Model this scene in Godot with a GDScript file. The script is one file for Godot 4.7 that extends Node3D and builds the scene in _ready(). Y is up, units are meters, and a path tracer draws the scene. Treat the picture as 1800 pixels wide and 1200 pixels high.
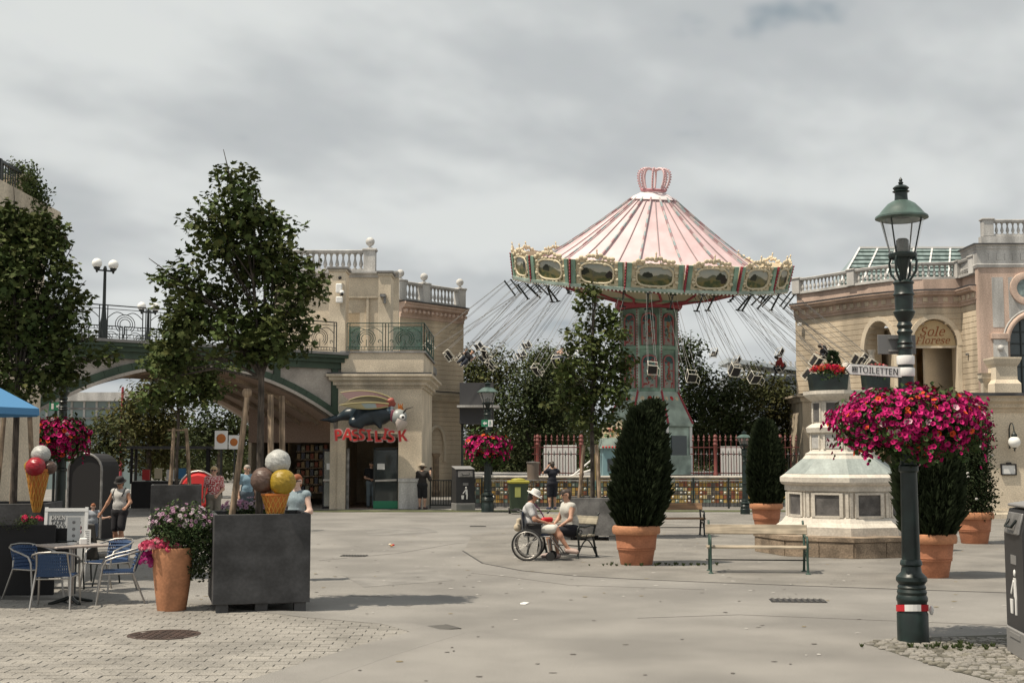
extends Node3D
# An amusement-park square: camera, light and sky first, then the large structure, then the objects.

const FOCAL := 2250.0          # focal length in pixels of the 1800 x 1200 photograph
const EYE := 2.0
const PITCH := 0.08866         # horizon at row 800
const FAR_SUN := Vector3(-0.40, 0.899, 0.175)

var rng := RandomNumberGenerator.new()
var M := {}                    # materials
var T := {}                    # textures
var K := {}                    # shared meshes

class MB:
	var v := PackedVector3Array()
	var n := PackedVector3Array()
	var c := PackedColorArray()
	var xf := Transform3D.IDENTITY
	var col := Color.WHITE
	var use_col := false
	func paint(k: Color) -> MB:
		col = k; use_col = true
		return self
	func at(p: Vector3, yaw := 0.0, s := 1.0) -> MB:
		xf = Transform3D(Basis(Vector3.UP, yaw).scaled(Vector3(s, s, s)), p)
		return self
	func mirrored() -> bool: return xf.basis.determinant() < 0.0
	func vert(p: Vector3, nn: Vector3) -> void:
		v.push_back(xf * p); n.push_back((xf.basis * nn).normalized()); c.push_back(col)
	func tri(a: Vector3, b: Vector3, d: Vector3) -> void:
		var nn := (d - a).cross(b - a).normalized()
		if mirrored():
			vert(a, nn); vert(d, nn); vert(b, nn)
		else:
			vert(a, nn); vert(b, nn); vert(d, nn)
	func tri_n(a: Vector3, b: Vector3, d: Vector3, na: Vector3, nb: Vector3, nd: Vector3) -> void:
		if mirrored():
			vert(a, na); vert(d, nd); vert(b, nb)
		else:
			vert(a, na); vert(b, nb); vert(d, nd)
	func quad(a: Vector3, b: Vector3, d: Vector3, e: Vector3) -> void:
		tri(a, b, d); tri(a, d, e)
	func face(p: PackedVector3Array, out: Vector3) -> void:
		var nn := (p[2] - p[0]).cross(p[1] - p[0])
		var flip := nn.dot(out) < 0.0
		for i in range(1, p.size() - 1):
			if flip: tri(p[0], p[i + 1], p[i])
			else: tri(p[0], p[i], p[i + 1])
	func box(o: Vector3, s: Vector3) -> MB:
		var h := s * 0.5
		for ax in 3:
			for sg in [-1.0, 1.0]:
				var d := Vector3.ZERO; d[ax] = sg
				var a1 := (ax + 1) % 3
				var a2 := (ax + 2) % 3
				var q := PackedVector3Array()
				for k in [[-1, -1], [1, -1], [1, 1], [-1, 1]]:
					var w := Vector3.ZERO
					w[ax] = sg * h[ax]; w[a1] = k[0] * h[a1]; w[a2] = k[1] * h[a2]
					q.push_back(o + w)
				face(q, d)
		return self
	func cbox(o: Vector3, s: Vector3, b: float) -> MB:
		var h := s * 0.5
		var pick := func(sx: float, sy: float, sz: float, ax: int) -> Vector3:
			var w := Vector3(sx * (h.x - b), sy * (h.y - b), sz * (h.z - b))
			w[ax] = [sx * h.x, sy * h.y, sz * h.z][ax]
			return o + w
		for ax in 3:
			var a1 := (ax + 1) % 3
			var a2 := (ax + 2) % 3
			for sg in [-1.0, 1.0]:
				var q := PackedVector3Array()
				for k in [[-1, -1], [1, -1], [1, 1], [-1, 1]]:
					var s3 := [0.0, 0.0, 0.0]
					s3[ax] = sg; s3[a1] = float(k[0]); s3[a2] = float(k[1])
					q.push_back(pick.call(s3[0], s3[1], s3[2], ax))
				var d := Vector3.ZERO; d[ax] = sg
				face(q, d)
			for k in [[-1, -1], [1, -1], [1, 1], [-1, 1]]:
				var e := PackedVector3Array()
				for t in [[-1.0, a1], [1.0, a1], [1.0, a2], [-1.0, a2]]:
					var s3 := [0.0, 0.0, 0.0]
					s3[ax] = t[0]; s3[a1] = float(k[0]); s3[a2] = float(k[1])
					e.push_back(pick.call(s3[0], s3[1], s3[2], t[1]))
				var d := Vector3.ZERO; d[a1] = k[0]; d[a2] = k[1]
				face(e, d)
		for sx in [-1.0, 1.0]:
			for sy in [-1.0, 1.0]:
				for sz in [-1.0, 1.0]:
					face(PackedVector3Array([pick.call(sx, sy, sz, 0), pick.call(sx, sy, sz, 1), pick.call(sx, sy, sz, 2)]), Vector3(sx, sy, sz))
		return self
	# bar between two points with a rectangular section: w across, h along `up`
	func bar(a: Vector3, b: Vector3, w: float, h: float, up := Vector3.UP) -> MB:
		var z := (b - a).normalized()
		var x := up.cross(z)
		if x.length() < 0.001: x = Vector3.RIGHT
		x = x.normalized()
		var y := z.cross(x)
		var q := []
		for p in [a, b]:
			q.append([p - x * w * 0.5 - y * h * 0.5, p + x * w * 0.5 - y * h * 0.5, p + x * w * 0.5 + y * h * 0.5, p - x * w * 0.5 + y * h * 0.5])
		var out := [-y, x, y, -x]
		for i in 4:
			var j := (i + 1) % 4
			face(PackedVector3Array([q[0][i], q[0][j], q[1][j], q[1][i]]), out[i])
		face(PackedVector3Array(q[0]), -z)
		face(PackedVector3Array(q[1]), z)
		return self
	func tube(p: PackedVector3Array, r0: float, r1: float = -1.0, seg := 6, caps := true) -> MB:
		if r1 < 0.0: r1 = r0
		var rings := []
		var norms := []
		var t0 := (p[1] - p[0]).normalized()
		var side := t0.cross(Vector3.UP if absf(t0.y) < 0.9 else Vector3.RIGHT).normalized()
		for i in p.size():
			var t := (p[mini(i + 1, p.size() - 1)] - p[maxi(i - 1, 0)]).normalized()
			side = (side - t * side.dot(t)).normalized()
			var up := t.cross(side)
			var r := lerpf(r0, r1, float(i) / (p.size() - 1))
			var ring := PackedVector3Array()
			var nr := PackedVector3Array()
			for k in seg:
				var a := TAU * k / seg
				var d := side * cos(a) + up * sin(a)
				nr.push_back(d); ring.push_back(p[i] + d * r)
			rings.append(ring); norms.append(nr)
		for i in p.size() - 1:
			for k in seg:
				var l := (k + 1) % seg
				var a: Vector3 = rings[i][k]
				var b: Vector3 = rings[i][l]
				var d: Vector3 = rings[i + 1][l]
				var e: Vector3 = rings[i + 1][k]
				var na: Vector3 = norms[i][k]
				var nb: Vector3 = norms[i][l]
				var nd: Vector3 = norms[i + 1][l]
				var ne: Vector3 = norms[i + 1][k]
				if (d - a).cross(b - a).dot(na) > 0.0:
					tri_n(a, b, d, na, nb, nd); tri_n(a, d, e, na, nd, ne)
				else:
					tri_n(a, d, b, na, nd, nb); tri_n(a, e, d, na, ne, nd)
		if caps:
			face(rings[0], p[0] - p[1])
			face(rings[-1], p[-1] - p[-2])
		return self
	# profile of (radius, height) pairs turned round the y axis through o
	func lathe(prof: Array, o := Vector3.ZERO, seg := 16, flat := false, turn := 0.0) -> MB:
		var np := prof.size()
		var sn := []
		for i in np - 1:
			var d: Vector2 = prof[i + 1] - prof[i]
			sn.append(Vector2(d.y, -d.x).normalized() if d.length() > 1e-6 else Vector2(1, 0))
		for i in np - 1:
			var pa: Vector2 = prof[i]
			var pb: Vector2 = prof[i + 1]
			var na: Vector2 = sn[i]
			var nb: Vector2 = sn[i]
			if i > 0 and sn[i - 1].dot(sn[i]) > 0.8: na = (sn[i - 1] + sn[i]).normalized()
			if i < np - 2 and sn[i + 1].dot(sn[i]) > 0.8: nb = (sn[i + 1] + sn[i]).normalized()
			for k in seg:
				var t0 := turn + TAU * k / seg
				var t1 := turn + TAU * (k + 1) / seg
				var d0 := Vector3(cos(t0), 0, sin(t0))
				var d1 := Vector3(cos(t1), 0, sin(t1))
				var a := o + d0 * pa.x + Vector3.UP * pa.y
				var b := o + d1 * pa.x + Vector3.UP * pa.y
				var e := o + d0 * pb.x + Vector3.UP * pb.y
				var f := o + d1 * pb.x + Vector3.UP * pb.y
				if flat:
					var dm := (d0 + d1).normalized()
					var out: Vector3 = dm * sn[i].x + Vector3.UP * sn[i].y
					if pa.x > 1e-5: face(PackedVector3Array([a, b, f]), out)
					if pb.x > 1e-5: face(PackedVector3Array([a, f, e]), out)
				else:
					var n0a := d0 * na.x + Vector3.UP * na.y
					var n1a := d1 * na.x + Vector3.UP * na.y
					var n0b := d0 * nb.x + Vector3.UP * nb.y
					var n1b := d1 * nb.x + Vector3.UP * nb.y
					if pa.x > 1e-5: tri_n(a, b, f, n0a, n1a, n1b)
					if pb.x > 1e-5: tri_n(a, f, e, n0a, n1b, n0b)
		return self
	func ball(o: Vector3, r: float, seg := 12, rings := 8, sc := Vector3.ONE) -> MB:
		for i in rings:
			var a0 := PI * i / rings - PI / 2
			var a1 := PI * (i + 1) / rings - PI / 2
			for k in seg:
				var t0 := TAU * k / seg
				var t1 := TAU * (k + 1) / seg
				var q := [Vector3(cos(a0) * cos(t0), sin(a0), cos(a0) * sin(t0)), Vector3(cos(a0) * cos(t1), sin(a0), cos(a0) * sin(t1)), Vector3(cos(a1) * cos(t1), sin(a1), cos(a1) * sin(t1)), Vector3(cos(a1) * cos(t0), sin(a1), cos(a1) * sin(t0))]
				var nn := []
				for z in q: nn.append((z / sc).normalized())
				if i > 0: tri_n(o + q[0] * sc * r, o + q[1] * sc * r, o + q[2] * sc * r, nn[0], nn[1], nn[2])
				if i < rings - 1: tri_n(o + q[0] * sc * r, o + q[2] * sc * r, o + q[3] * sc * r, nn[0], nn[2], nn[3])
		return self
	# polygon in the local xy plane pushed from z0 to z1
	func extrude(poly: PackedVector2Array, z0: float, z1: float) -> MB:
		var idx := Geometry2D.triangulate_polygon(poly)
		for i in range(0, idx.size(), 3):
			for z in [z0, z1]:
				var q := PackedVector3Array()
				for k in 3:
					var p := poly[idx[i + k]]
					q.push_back(Vector3(p.x, p.y, z))
				face(q, Vector3(0, 0, z - (z0 + z1) * 0.5))
		var cw := Geometry2D.is_polygon_clockwise(poly)
		for i in poly.size():
			var a := poly[i]
			var b := poly[(i + 1) % poly.size()]
			var e := b - a
			var o2 := Vector2(e.y, -e.x) if not cw else Vector2(-e.y, e.x)
			face(PackedVector3Array([Vector3(a.x, a.y, z0), Vector3(b.x, b.y, z0), Vector3(b.x, b.y, z1), Vector3(a.x, a.y, z1)]), Vector3(o2.x, o2.y, 0))
		return self
	func mesh() -> ArrayMesh:
		var arr := []
		arr.resize(Mesh.ARRAY_MAX)
		arr[Mesh.ARRAY_VERTEX] = v
		arr[Mesh.ARRAY_NORMAL] = n
		if use_col: arr[Mesh.ARRAY_COLOR] = c
		var m := ArrayMesh.new()
		m.add_surface_from_arrays(Mesh.PRIMITIVE_TRIANGLES, arr)
		return m

func v2(a: Array) -> Array:
	var r := []
	for i in range(0, a.size(), 2): r.append(Vector2(a[i], a[i + 1]))
	return r
func pv2(a: Array) -> PackedVector2Array:
	return PackedVector2Array(v2(a))
func pv3(a: Array) -> PackedVector3Array:
	return PackedVector3Array(a)

# ---- photograph pixel -> place: depth comes from the ground or from what the thing touches
func pt(px: float, py: float, d: float) -> Vector3:
	var u := (px - 900.0) / FOCAL
	var w := (600.0 - py) / FOCAL
	var s := d / (cos(PITCH) - w * sin(PITCH))
	return Vector3(u * s, EYE + (sin(PITCH) + w * cos(PITCH)) * s, -d)
func ground_at(px: float, py: float) -> Vector3:
	var w := (600.0 - py) / FOCAL
	var s := -EYE / (sin(PITCH) + w * cos(PITCH))
	return pt(px, py, s * (cos(PITCH) - w * sin(PITCH)))
func xat(px: float, py: float, d: float) -> float: return pt(px, py, d).x
func yat(py: float, d: float) -> float: return pt(900, py, d).y

# ---- objects
var taken := {}
func numbered(s: String) -> String:
	if not taken.has(s):
		taken[s] = 0
		return s
	taken[s] += 1
	return "%s_%03d" % [s, taken[s]]
func tag(o: Node, label: String, category: String, group := "") -> Node:
	o.set_meta("label", label); o.set_meta("category", category)
	if group != "": o.set_meta("group", group)
	return o
func thing(called: String, label: String, category: String, p := Vector3.ZERO, yaw := 0.0, group := "") -> Node3D:
	var o := Node3D.new()
	o.name = numbered(called)
	add_child(o)
	o.position = p; o.rotation.y = yaw
	tag(o, label, category, group)
	return o
func part(parent: Node, called: String, b: MB, m: Material, label := "") -> MeshInstance3D:
	var o := MeshInstance3D.new()
	o.name = numbered(called) if parent == self else called
	o.mesh = b.mesh()
	o.material_override = m
	parent.add_child(o, true)
	if label != "": o.set_meta("label", label)
	return o
func inst(parent: Node, called: String, me: Mesh, m: Material, x := Transform3D.IDENTITY) -> MeshInstance3D:
	var o := MeshInstance3D.new()
	o.name = called
	o.mesh = me
	o.material_override = m
	o.transform = x
	parent.add_child(o, true)
	return o
func struct(called: String, b: MB, m: Material) -> MeshInstance3D:
	var o := part(self, called, b, m)
	o.set_meta("kind", "structure")
	return o
func scatter(parent: Node, called: String, me: Mesh, m: Material, xs: Array, cols: Array = [], stuff := true) -> MultiMeshInstance3D:
	var mm := MultiMesh.new()
	mm.transform_format = MultiMesh.TRANSFORM_3D
	mm.use_colors = cols.size() > 0
	mm.mesh = me
	mm.instance_count = xs.size()
	for i in xs.size():
		mm.set_instance_transform(i, xs[i])
		if cols.size() > 0: mm.set_instance_color(i, cols[i])
	var o := MultiMeshInstance3D.new()
	o.name = called
	o.multimesh = mm
	o.material_override = m
	parent.add_child(o, true)
	if stuff: o.set_meta("kind", "stuff")
	return o
func text(parent: Node, called: String, s: String, height: float, m: Material, p: Vector3, yaw := 0.0, font := "Droid Sans", depth := 0.01, bold := false) -> MeshInstance3D:
	var t := TextMesh.new()
	var f := SystemFont.new()
	f.font_names = PackedStringArray([font])
	if bold: f.font_weight = 700
	t.font = f
	t.text = s
	t.font_size = 64
	t.pixel_size = height / 46.0
	t.depth = depth
	var o := inst(parent, called, t, m, Transform3D(Basis(Vector3.UP, yaw), p))
	return o

# ---- materials; colours are linear base colours
func noise_tex(key: String, freq: float, oct: int, lo: float, hi: float, size := 512, seed_ := 1, stretch := Vector2i(1, 1), contrast := 1.0) -> void:
	var f := FastNoiseLite.new()
	f.noise_type = FastNoiseLite.TYPE_SIMPLEX_SMOOTH
	f.seed = seed_
	f.frequency = freq
	f.fractal_octaves = oct
	var im := f.get_seamless_image(size / stretch.x, size / stretch.y)
	if stretch != Vector2i(1, 1): im.resize(size, size, Image.INTERPOLATE_CUBIC)
	im.convert(Image.FORMAT_L8)
	var data := im.get_data()
	for i in data.size():
		var t := clampf((data[i] / 255.0 - 0.5) * contrast + 0.5, 0.0, 1.0)
		data[i] = int(clampf(lerpf(lo, hi, t), 0.0, 1.0) * 255.0)
	T[key] = ImageTexture.create_from_image(Image.create_from_data(size, size, false, Image.FORMAT_L8, data))
	var bump := Image.create_from_data(size, size, false, Image.FORMAT_L8, data)
	bump.convert(Image.FORMAT_RGBA8)
	bump.bump_map_to_normal_map(4.0)
	T[key + "_n"] = ImageTexture.create_from_image(bump)
func mat(key: String, c: Color, rough := 0.8, tex := "", scale := 1.0, tex2 := "", scale2 := 0.2, bump := 0.0, metal := 0.0) -> StandardMaterial3D:
	var m := StandardMaterial3D.new()
	m.resource_name = key
	m.albedo_color = c.linear_to_srgb()
	m.roughness = rough
	m.metallic = metal
	if tex != "":
		m.albedo_texture = T[tex]
		m.uv1_triplanar = true
		m.uv1_world_triplanar = true
		m.uv1_scale = Vector3(scale, scale, scale)
		if bump > 0.0:
			m.normal_enabled = true
			m.normal_texture = T[tex + "_n"]
			m.normal_scale = bump
	if tex2 != "":
		m.detail_enabled = true
		m.detail_blend_mode = BaseMaterial3D.BLEND_MODE_MUL
		m.detail_albedo = T[tex2]
		m.detail_uv_layer = BaseMaterial3D.DETAIL_UV_2
		m.uv2_triplanar = true
		m.uv2_world_triplanar = true
		m.uv2_scale = Vector3(scale2, scale2, scale2)
	M[key] = m
	return m
func vmat(key: String, rough := 0.8, back := 0.0) -> StandardMaterial3D:
	var m := mat(key, Color.WHITE, rough)
	m.vertex_color_use_as_albedo = true
	if back > 0.0:
		m.backlight_enabled = true
		m.backlight = Color(back, back, back)
	return m
func glass(key: String, c: Color, a: float) -> StandardMaterial3D:
	var m := mat(key, c, 0.05)
	m.transparency = BaseMaterial3D.TRANSPARENCY_ALPHA
	m.albedo_color.a = a
	return m

# ---- smooth bodies: tapered capsules joined with a smooth minimum, meshed as surface nets
# bones: [a, b, ra, rb]
func body(mb: MB, bones: Array, cell: float, k: float, grow := 0.0, low := -1e9, high := 1e9) -> void:
	var lo := Vector3(1e9, 1e9, 1e9)
	var hi := -lo
	for q in bones:
		var r: float = maxf(q[2], q[3]) + grow
		for z in 2:
			var p: Vector3 = q[z]
			lo = lo.min(p - Vector3(r, r, r)); hi = hi.max(p + Vector3(r, r, r))
	lo -= Vector3.ONE * cell * 2.0
	hi += Vector3.ONE * cell * 2.0
	var nx := int((hi.x - lo.x) / cell) + 2
	var ny := int((hi.y - lo.y) / cell) + 2
	var nz := int((hi.z - lo.z) / cell) + 2
	var f := PackedFloat32Array()
	f.resize(nx * ny * nz)
	f.fill(9.0)
	for q in bones:
		var a: Vector3 = q[0]
		var b: Vector3 = q[1]
		var ra: float = q[2] + grow
		var rb: float = q[3] + grow
		var ab := b - a
		var inv := 1.0 / maxf(ab.length_squared(), 1e-8)
		var m := maxf(ra, rb) + k + cell * 2.0
		var l := (a.min(b) - Vector3(m, m, m) - lo) / cell
		var h := (a.max(b) + Vector3(m, m, m) - lo) / cell
		for z in range(maxi(0, int(l.z)), mini(nz, int(h.z) + 2)):
			for y in range(maxi(0, int(l.y)), mini(ny, int(h.y) + 2)):
				var at := (z * ny + y) * nx
				for x in range(maxi(0, int(l.x)), mini(nx, int(h.x) + 2)):
					var p := lo + Vector3(x, y, z) * cell
					var t := clampf((p - a).dot(ab) * inv, 0.0, 1.0)
					var d := p.distance_to(a + ab * t) - (ra + (rb - ra) * t)
					var o := f[at + x]
					var e := maxf(k - absf(o - d), 0.0)
					f[at + x] = minf(o, d) - e * e / (4.0 * k)
	if low > -1e8 or high < 1e8:
		for z in nz:
			for y in ny:
				var yy := lo.y + y * cell
				var cut := maxf(low - yy, yy - high)
				if cut > -cell * 3.0:
					for x in nx:
						var i := (z * ny + y) * nx + x
						f[i] = maxf(f[i], cut)
	var ids := {}
	var vs := PackedVector3Array()
	var near := cell * 1.8
	var off := [0, 1, nx, nx + 1, nx * ny, nx * ny + 1, nx * ny + nx, nx * ny + nx + 1]
	for z in nz - 1:
		for y in ny - 1:
			for x in nx - 1:
				var i := (z * ny + y) * nx + x
				if absf(f[i]) > near: continue
				var inside := 0
				for o in off:
					if f[i + o] < 0.0: inside += 1
				if inside == 0 or inside == 8: continue
				var s := Vector3.ZERO
				var cnt := 0
				for e in [[0, 1], [2, 3], [4, 5], [6, 7], [0, 2], [1, 3], [4, 6], [5, 7], [0, 4], [1, 5], [2, 6], [3, 7]]:
					var fa := f[i + off[e[0]]]
					var fb := f[i + off[e[1]]]
					if (fa < 0.0) != (fb < 0.0):
						var t := fa / (fa - fb)
						var ca: int = e[0]
						var cb: int = e[1]
						s += Vector3(ca & 1, (ca >> 1) & 1, ca >> 2).lerp(Vector3(cb & 1, (cb >> 1) & 1, cb >> 2), t)
						cnt += 1
				ids[i] = vs.size()
				vs.push_back(lo + (Vector3(x, y, z) + s / cnt) * cell)
	var tris := PackedInt32Array()
	var stepd := [1, nx, nx * ny]
	for i in ids:
		for ax in 3:
			var u: int = stepd[(ax + 1) % 3]
			var w: int = stepd[(ax + 2) % 3]
			if (f[i] < 0.0) == (f[i + stepd[ax]] < 0.0): continue
			if not (ids.has(i - u) and ids.has(i - w) and ids.has(i - u - w)): continue
			var a: int = ids[i]
			var b: int = ids[i - u]
			var d: int = ids[i - u - w]
			var e: int = ids[i - w]
			if f[i] < 0.0: tris.append_array(PackedInt32Array([a, d, b, a, e, d]))
			else: tris.append_array(PackedInt32Array([a, b, d, a, d, e]))
	var ns := PackedVector3Array()
	ns.resize(vs.size())
	for i in range(0, tris.size(), 3):
		var nn := (vs[tris[i + 2]] - vs[tris[i]]).cross(vs[tris[i + 1]] - vs[tris[i]])
		for j in 3: ns[tris[i + j]] += nn
	for i in tris.size(): mb.vert(vs[tris[i]], ns[tris[i]].normalized())

func make_sky() -> void:
	var w := 2048
	var h := 1024
	var f := FastNoiseLite.new()
	f.seed = 11; f.frequency = 0.55; f.fractal_octaves = 6; f.noise_type = FastNoiseLite.TYPE_SIMPLEX_SMOOTH
	f.fractal_gain = 0.55
	var g := FastNoiseLite.new()
	g.seed = 5; g.frequency = 0.23; g.fractal_octaves = 2
	var data := PackedByteArray()
	data.resize(w * h * 3)
	var dark := Color(0.46, 0.482, 0.49)
	var pale := Color(0.64, 0.66, 0.65)
	var below := Color(0.42, 0.44, 0.44).linear_to_srgb()
	for y in h:
		var el := PI * 0.5 - PI * (y + 0.5) / h
		var sy := sin(el)
		for x in w:
			var i := (y * w + x) * 3
			var c := below
			if sy > 0.0:
				var az := TAU * ((x + 0.5) / w - 0.5)
				var k := cos(el) / (sy + 0.16)
				var px := sin(az) * k * 1.15
				var pz := -cos(az) * k * 0.8
				var a := f.get_noise_2d(px * 1.5 + 3.0, pz * 2.2 + px * 0.6) * 0.95 + g.get_noise_2d(px, pz * 1.5 + 9.0) * 0.22
				var t := smoothstep(-0.40, 0.34, a)
				var l := dark.lerp(pale, t)
				if a < -0.40: l = l.lerp(Color(0.26, 0.31, 0.345), smoothstep(-0.40, -0.62, a))
				c = l.linear_to_srgb()
			data[i] = int(c.r * 255.0); data[i + 1] = int(c.g * 255.0); data[i + 2] = int(c.b * 255.0)
	var s := PanoramaSkyMaterial.new()
	s.panorama = ImageTexture.create_from_image(Image.create_from_data(w, h, false, Image.FORMAT_RGB8, data))
	var sky := Sky.new()
	sky.sky_material = s
	var e := Environment.new()
	e.background_mode = Environment.BG_SKY
	e.sky = sky
	e.tonemap_mode = Environment.TONE_MAPPER_LINEAR
	e.tonemap_exposure = 1.12
	e.sdfgi_enabled = true
	e.ssao_enabled = true
	e.ssil_enabled = true
	var we := WorldEnvironment.new()
	we.environment = e
	add_child(we)

func _ready() -> void:
	rng.seed = 20240
	var cam := Camera3D.new()
	cam.position = Vector3(0, EYE, 0)
	cam.rotation.x = PITCH
	cam.fov = rad_to_deg(2.0 * atan(600.0 / FOCAL))
	cam.far = 900.0
	cam.near = 0.1
	add_child(cam)
	cam.current = true
	make_sky()
	var sun := DirectionalLight3D.new()
	sun.light_energy = 1.5
	sun.light_color = Color(1.0, 0.955, 0.88)
	sun.light_angular_distance = 0.6
	sun.shadow_enabled = true
	add_child(sun)
	sun.look_at_from_position(FAR_SUN * 50.0, Vector3.ZERO, Vector3.UP)
	materials()
	print("materials ", Time.get_ticks_msec())
	ground()
	pavilion()
	bridge()
	under_bridge()
	corner_house()
	curved_house()
	pink_house()
	lodge()
	print("buildings ", Time.get_ticks_msec())
	carousel()
	fences()
	print("carousel ", Time.get_ticks_msec())
	monument()
	lamps()
	trees()
	print("trees ", Time.get_ticks_msec())
	pots()
	planters()
	benches()
	bins()
	cafe()
	sculptures()
	people()
	print("people ", Time.get_ticks_msec())
	small_things()
	backdrop()
	print("done ", Time.get_ticks_msec())

func materials() -> void:
	noise_tex("grain", 0.09, 4, 0.72, 1.0, 512, 3, Vector2i(1, 1), 1.6)
	noise_tex("patch", 0.012, 5, 0.70, 1.0, 512, 8, Vector2i(1, 1), 1.9)
	noise_tex("soft", 0.012, 5, 0.86, 1.0, 512, 18, Vector2i(1, 1), 1.7)
	noise_tex("stucco", 0.05, 5, 0.86, 1.0, 512, 21, Vector2i(1, 1), 1.5)
	noise_tex("stain", 0.02, 5, 0.78, 1.0, 512, 31, Vector2i(1, 5), 1.7)
	noise_tex("wood", 0.06, 4, 0.6, 1.0, 512, 41, Vector2i(1, 16), 1.7)
	noise_tex("plank", 0.06, 4, 0.68, 1.0, 512, 43, Vector2i(16, 1), 1.7)
	noise_tex("speck", 0.30, 3, 0.5, 1.0, 512, 51, Vector2i(1, 1), 1.7)
	mat("asphalt", Color(0.435, 0.412, 0.378), 0.92, "speck", 0.8, "soft", 0.06, 0.35)
	mat("paver_bed", Color(0.30, 0.28, 0.25), 0.95, "speck", 1.5, "patch", 0.1)
	mat("paver", Color(0.385, 0.36, 0.322), 0.9, "grain", 0.9, "soft", 0.13, 0.3)
	mat("paver_b", Color(0.355, 0.332, 0.295), 0.9, "grain", 0.7, "soft", 0.13, 0.3)
	mat("paver_c", Color(0.41, 0.382, 0.338), 0.9, "grain", 1.1, "soft", 0.13, 0.3)
	mat("setts", Color(0.27, 0.25, 0.20), 0.9, "grain", 1.4, "patch", 0.3, 0.4)
	mat("cream", Color(0.83, 0.71, 0.545), 0.9, "stucco", 0.6, "soft", 0.08, 0.15)
	mat("cream_trim", Color(0.83, 0.72, 0.56), 0.85, "stucco", 0.5, "stain", 0.09)
	mat("tan", Color(0.78, 0.65, 0.485), 0.9, "stucco", 0.6, "stain", 0.08, 0.15)
	mat("pink", Color(0.75, 0.56, 0.455), 0.9, "stucco", 0.5, "stain", 0.08)
	mat("white_trim", Color(0.70, 0.68, 0.65), 0.85, "stucco", 0.5, "stain", 0.1)
	mat("grey_trim", Color(0.34, 0.33, 0.32), 0.85, "stucco", 0.5, "stain", 0.1)
	mat("roof_metal", Color(0.06, 0.06, 0.065), 0.5, "patch", 0.2)
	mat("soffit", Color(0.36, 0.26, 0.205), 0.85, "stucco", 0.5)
	mat("bridge_green", Color(0.06, 0.10, 0.065), 0.7, "stucco", 0.5, "stain", 0.12)
	mat("bridge_panel", Color(0.60, 0.54, 0.48), 0.9, "stucco", 0.5, "patch", 0.1)
	mat("iron", Color(0.012, 0.017, 0.016), 0.45)
	mat("iron_green", Color(0.03, 0.065, 0.05), 0.5)
	mat("lamp_green", Color(0.013, 0.027, 0.024), 0.4, "patch", 0.5)
	mat("lamp_cap", Color(0.085, 0.14, 0.12), 0.45, "patch", 0.5)
	mat("terracotta", Color(0.52, 0.21, 0.11), 0.85, "stucco", 0.9, "soft", 0.5, 0.15)
	mat("terracotta_b", Color(0.58, 0.26, 0.13), 0.8, "stucco", 0.8, "soft", 0.7, 0.15)
	mat("soil", Color(0.03, 0.022, 0.016), 0.95, "speck", 2.0)
	mat("box_grey", Color(0.075, 0.075, 0.078), 0.75, "stucco", 0.6, "patch", 0.35)
	mat("box_pale", Color(0.20, 0.195, 0.19), 0.6, "stucco", 0.6, "patch", 0.3)
	mat("stake", Color(0.56, 0.41, 0.28), 0.9, "wood", 0.8, "patch", 0.5, 0.4)
	mat("bark", Color(0.16, 0.13, 0.105), 0.95, "wood", 1.2, "patch", 0.6, 0.6)
	mat("bench_wood", Color(0.60, 0.50, 0.37), 0.7, "plank", 0.5, "soft", 0.5, 0.2)
	mat("bench_brown", Color(0.33, 0.19, 0.10), 0.7, "plank", 0.5, "", 0.2, 0.2)
	mat("stone", Color(0.76, 0.70, 0.61), 0.85, "stucco", 0.6, "soft", 0.3)
	mat("stone_warm", Color(0.46, 0.35, 0.25), 0.9, "grain", 0.5, "patch", 0.3, 0.3)
	mat("slab_grey", Color(0.17, 0.16, 0.155), 0.8, "stucco", 0.8, "patch", 0.5)
	mat("verdigris", Color(0.42, 0.47, 0.445), 0.6, "stucco", 0.6, "stain", 0.3)
	mat("alu", Color(0.42, 0.40, 0.375), 0.42, "", 1.0, "", 0.2, 0.0, 0.9)
	mat("steel", Color(0.35, 0.34, 0.33), 0.45, "patch", 0.5, "", 0.2, 0.0, 0.5)
	mat("blue_weave", Color(0.026, 0.062, 0.145), 0.65)
	mat("black_weave", Color(0.015, 0.014, 0.015), 0.7)
	mat("black", Color(0.013, 0.012, 0.013), 0.75)
	mat("rubber", Color(0.02, 0.02, 0.02), 0.8)
	mat("white", Color(0.75, 0.74, 0.72), 0.6)
	mat("white_paper", Color(0.72, 0.71, 0.69), 0.8)
	mat("letter", Color(0.02, 0.02, 0.022), 0.7)
	mat("letter_white", Color(0.75, 0.74, 0.72), 0.7)
	mat("red", Color(0.48, 0.02, 0.02), 0.5)
	mat("crimson", Color(0.32, 0.045, 0.06), 0.6)
	mat("red_iron", Color(0.115, 0.026, 0.022), 0.55)
	mat("canopy_pink", Color(0.74, 0.55, 0.56), 0.75, "soft", 0.12)
	mat("ride_green", Color(0.27, 0.42, 0.32), 0.6, "patch", 0.2)
	mat("ride_mint", Color(0.46, 0.57, 0.50), 0.6, "patch", 0.2)
	mat("ride_cream", Color(0.62, 0.52, 0.36), 0.6)
	mat("ride_gold", Color(0.58, 0.50, 0.35), 0.45)
	mat("ride_teal", Color(0.20, 0.33, 0.36), 0.6)
	mat("bulb", Color(0.8, 0.76, 0.66), 0.3)
	mat("blue_cloth", Color(0.07, 0.22, 0.42), 0.8)
	mat("sign_green", Color(0.02, 0.20, 0.10), 0.5)
	mat("bin_dark", Color(0.028, 0.028, 0.03), 0.45)
	mat("bin_grey", Color(0.22, 0.215, 0.21), 0.5)
	mat("waste_green", Color(0.03, 0.05, 0.025), 0.5)
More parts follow.
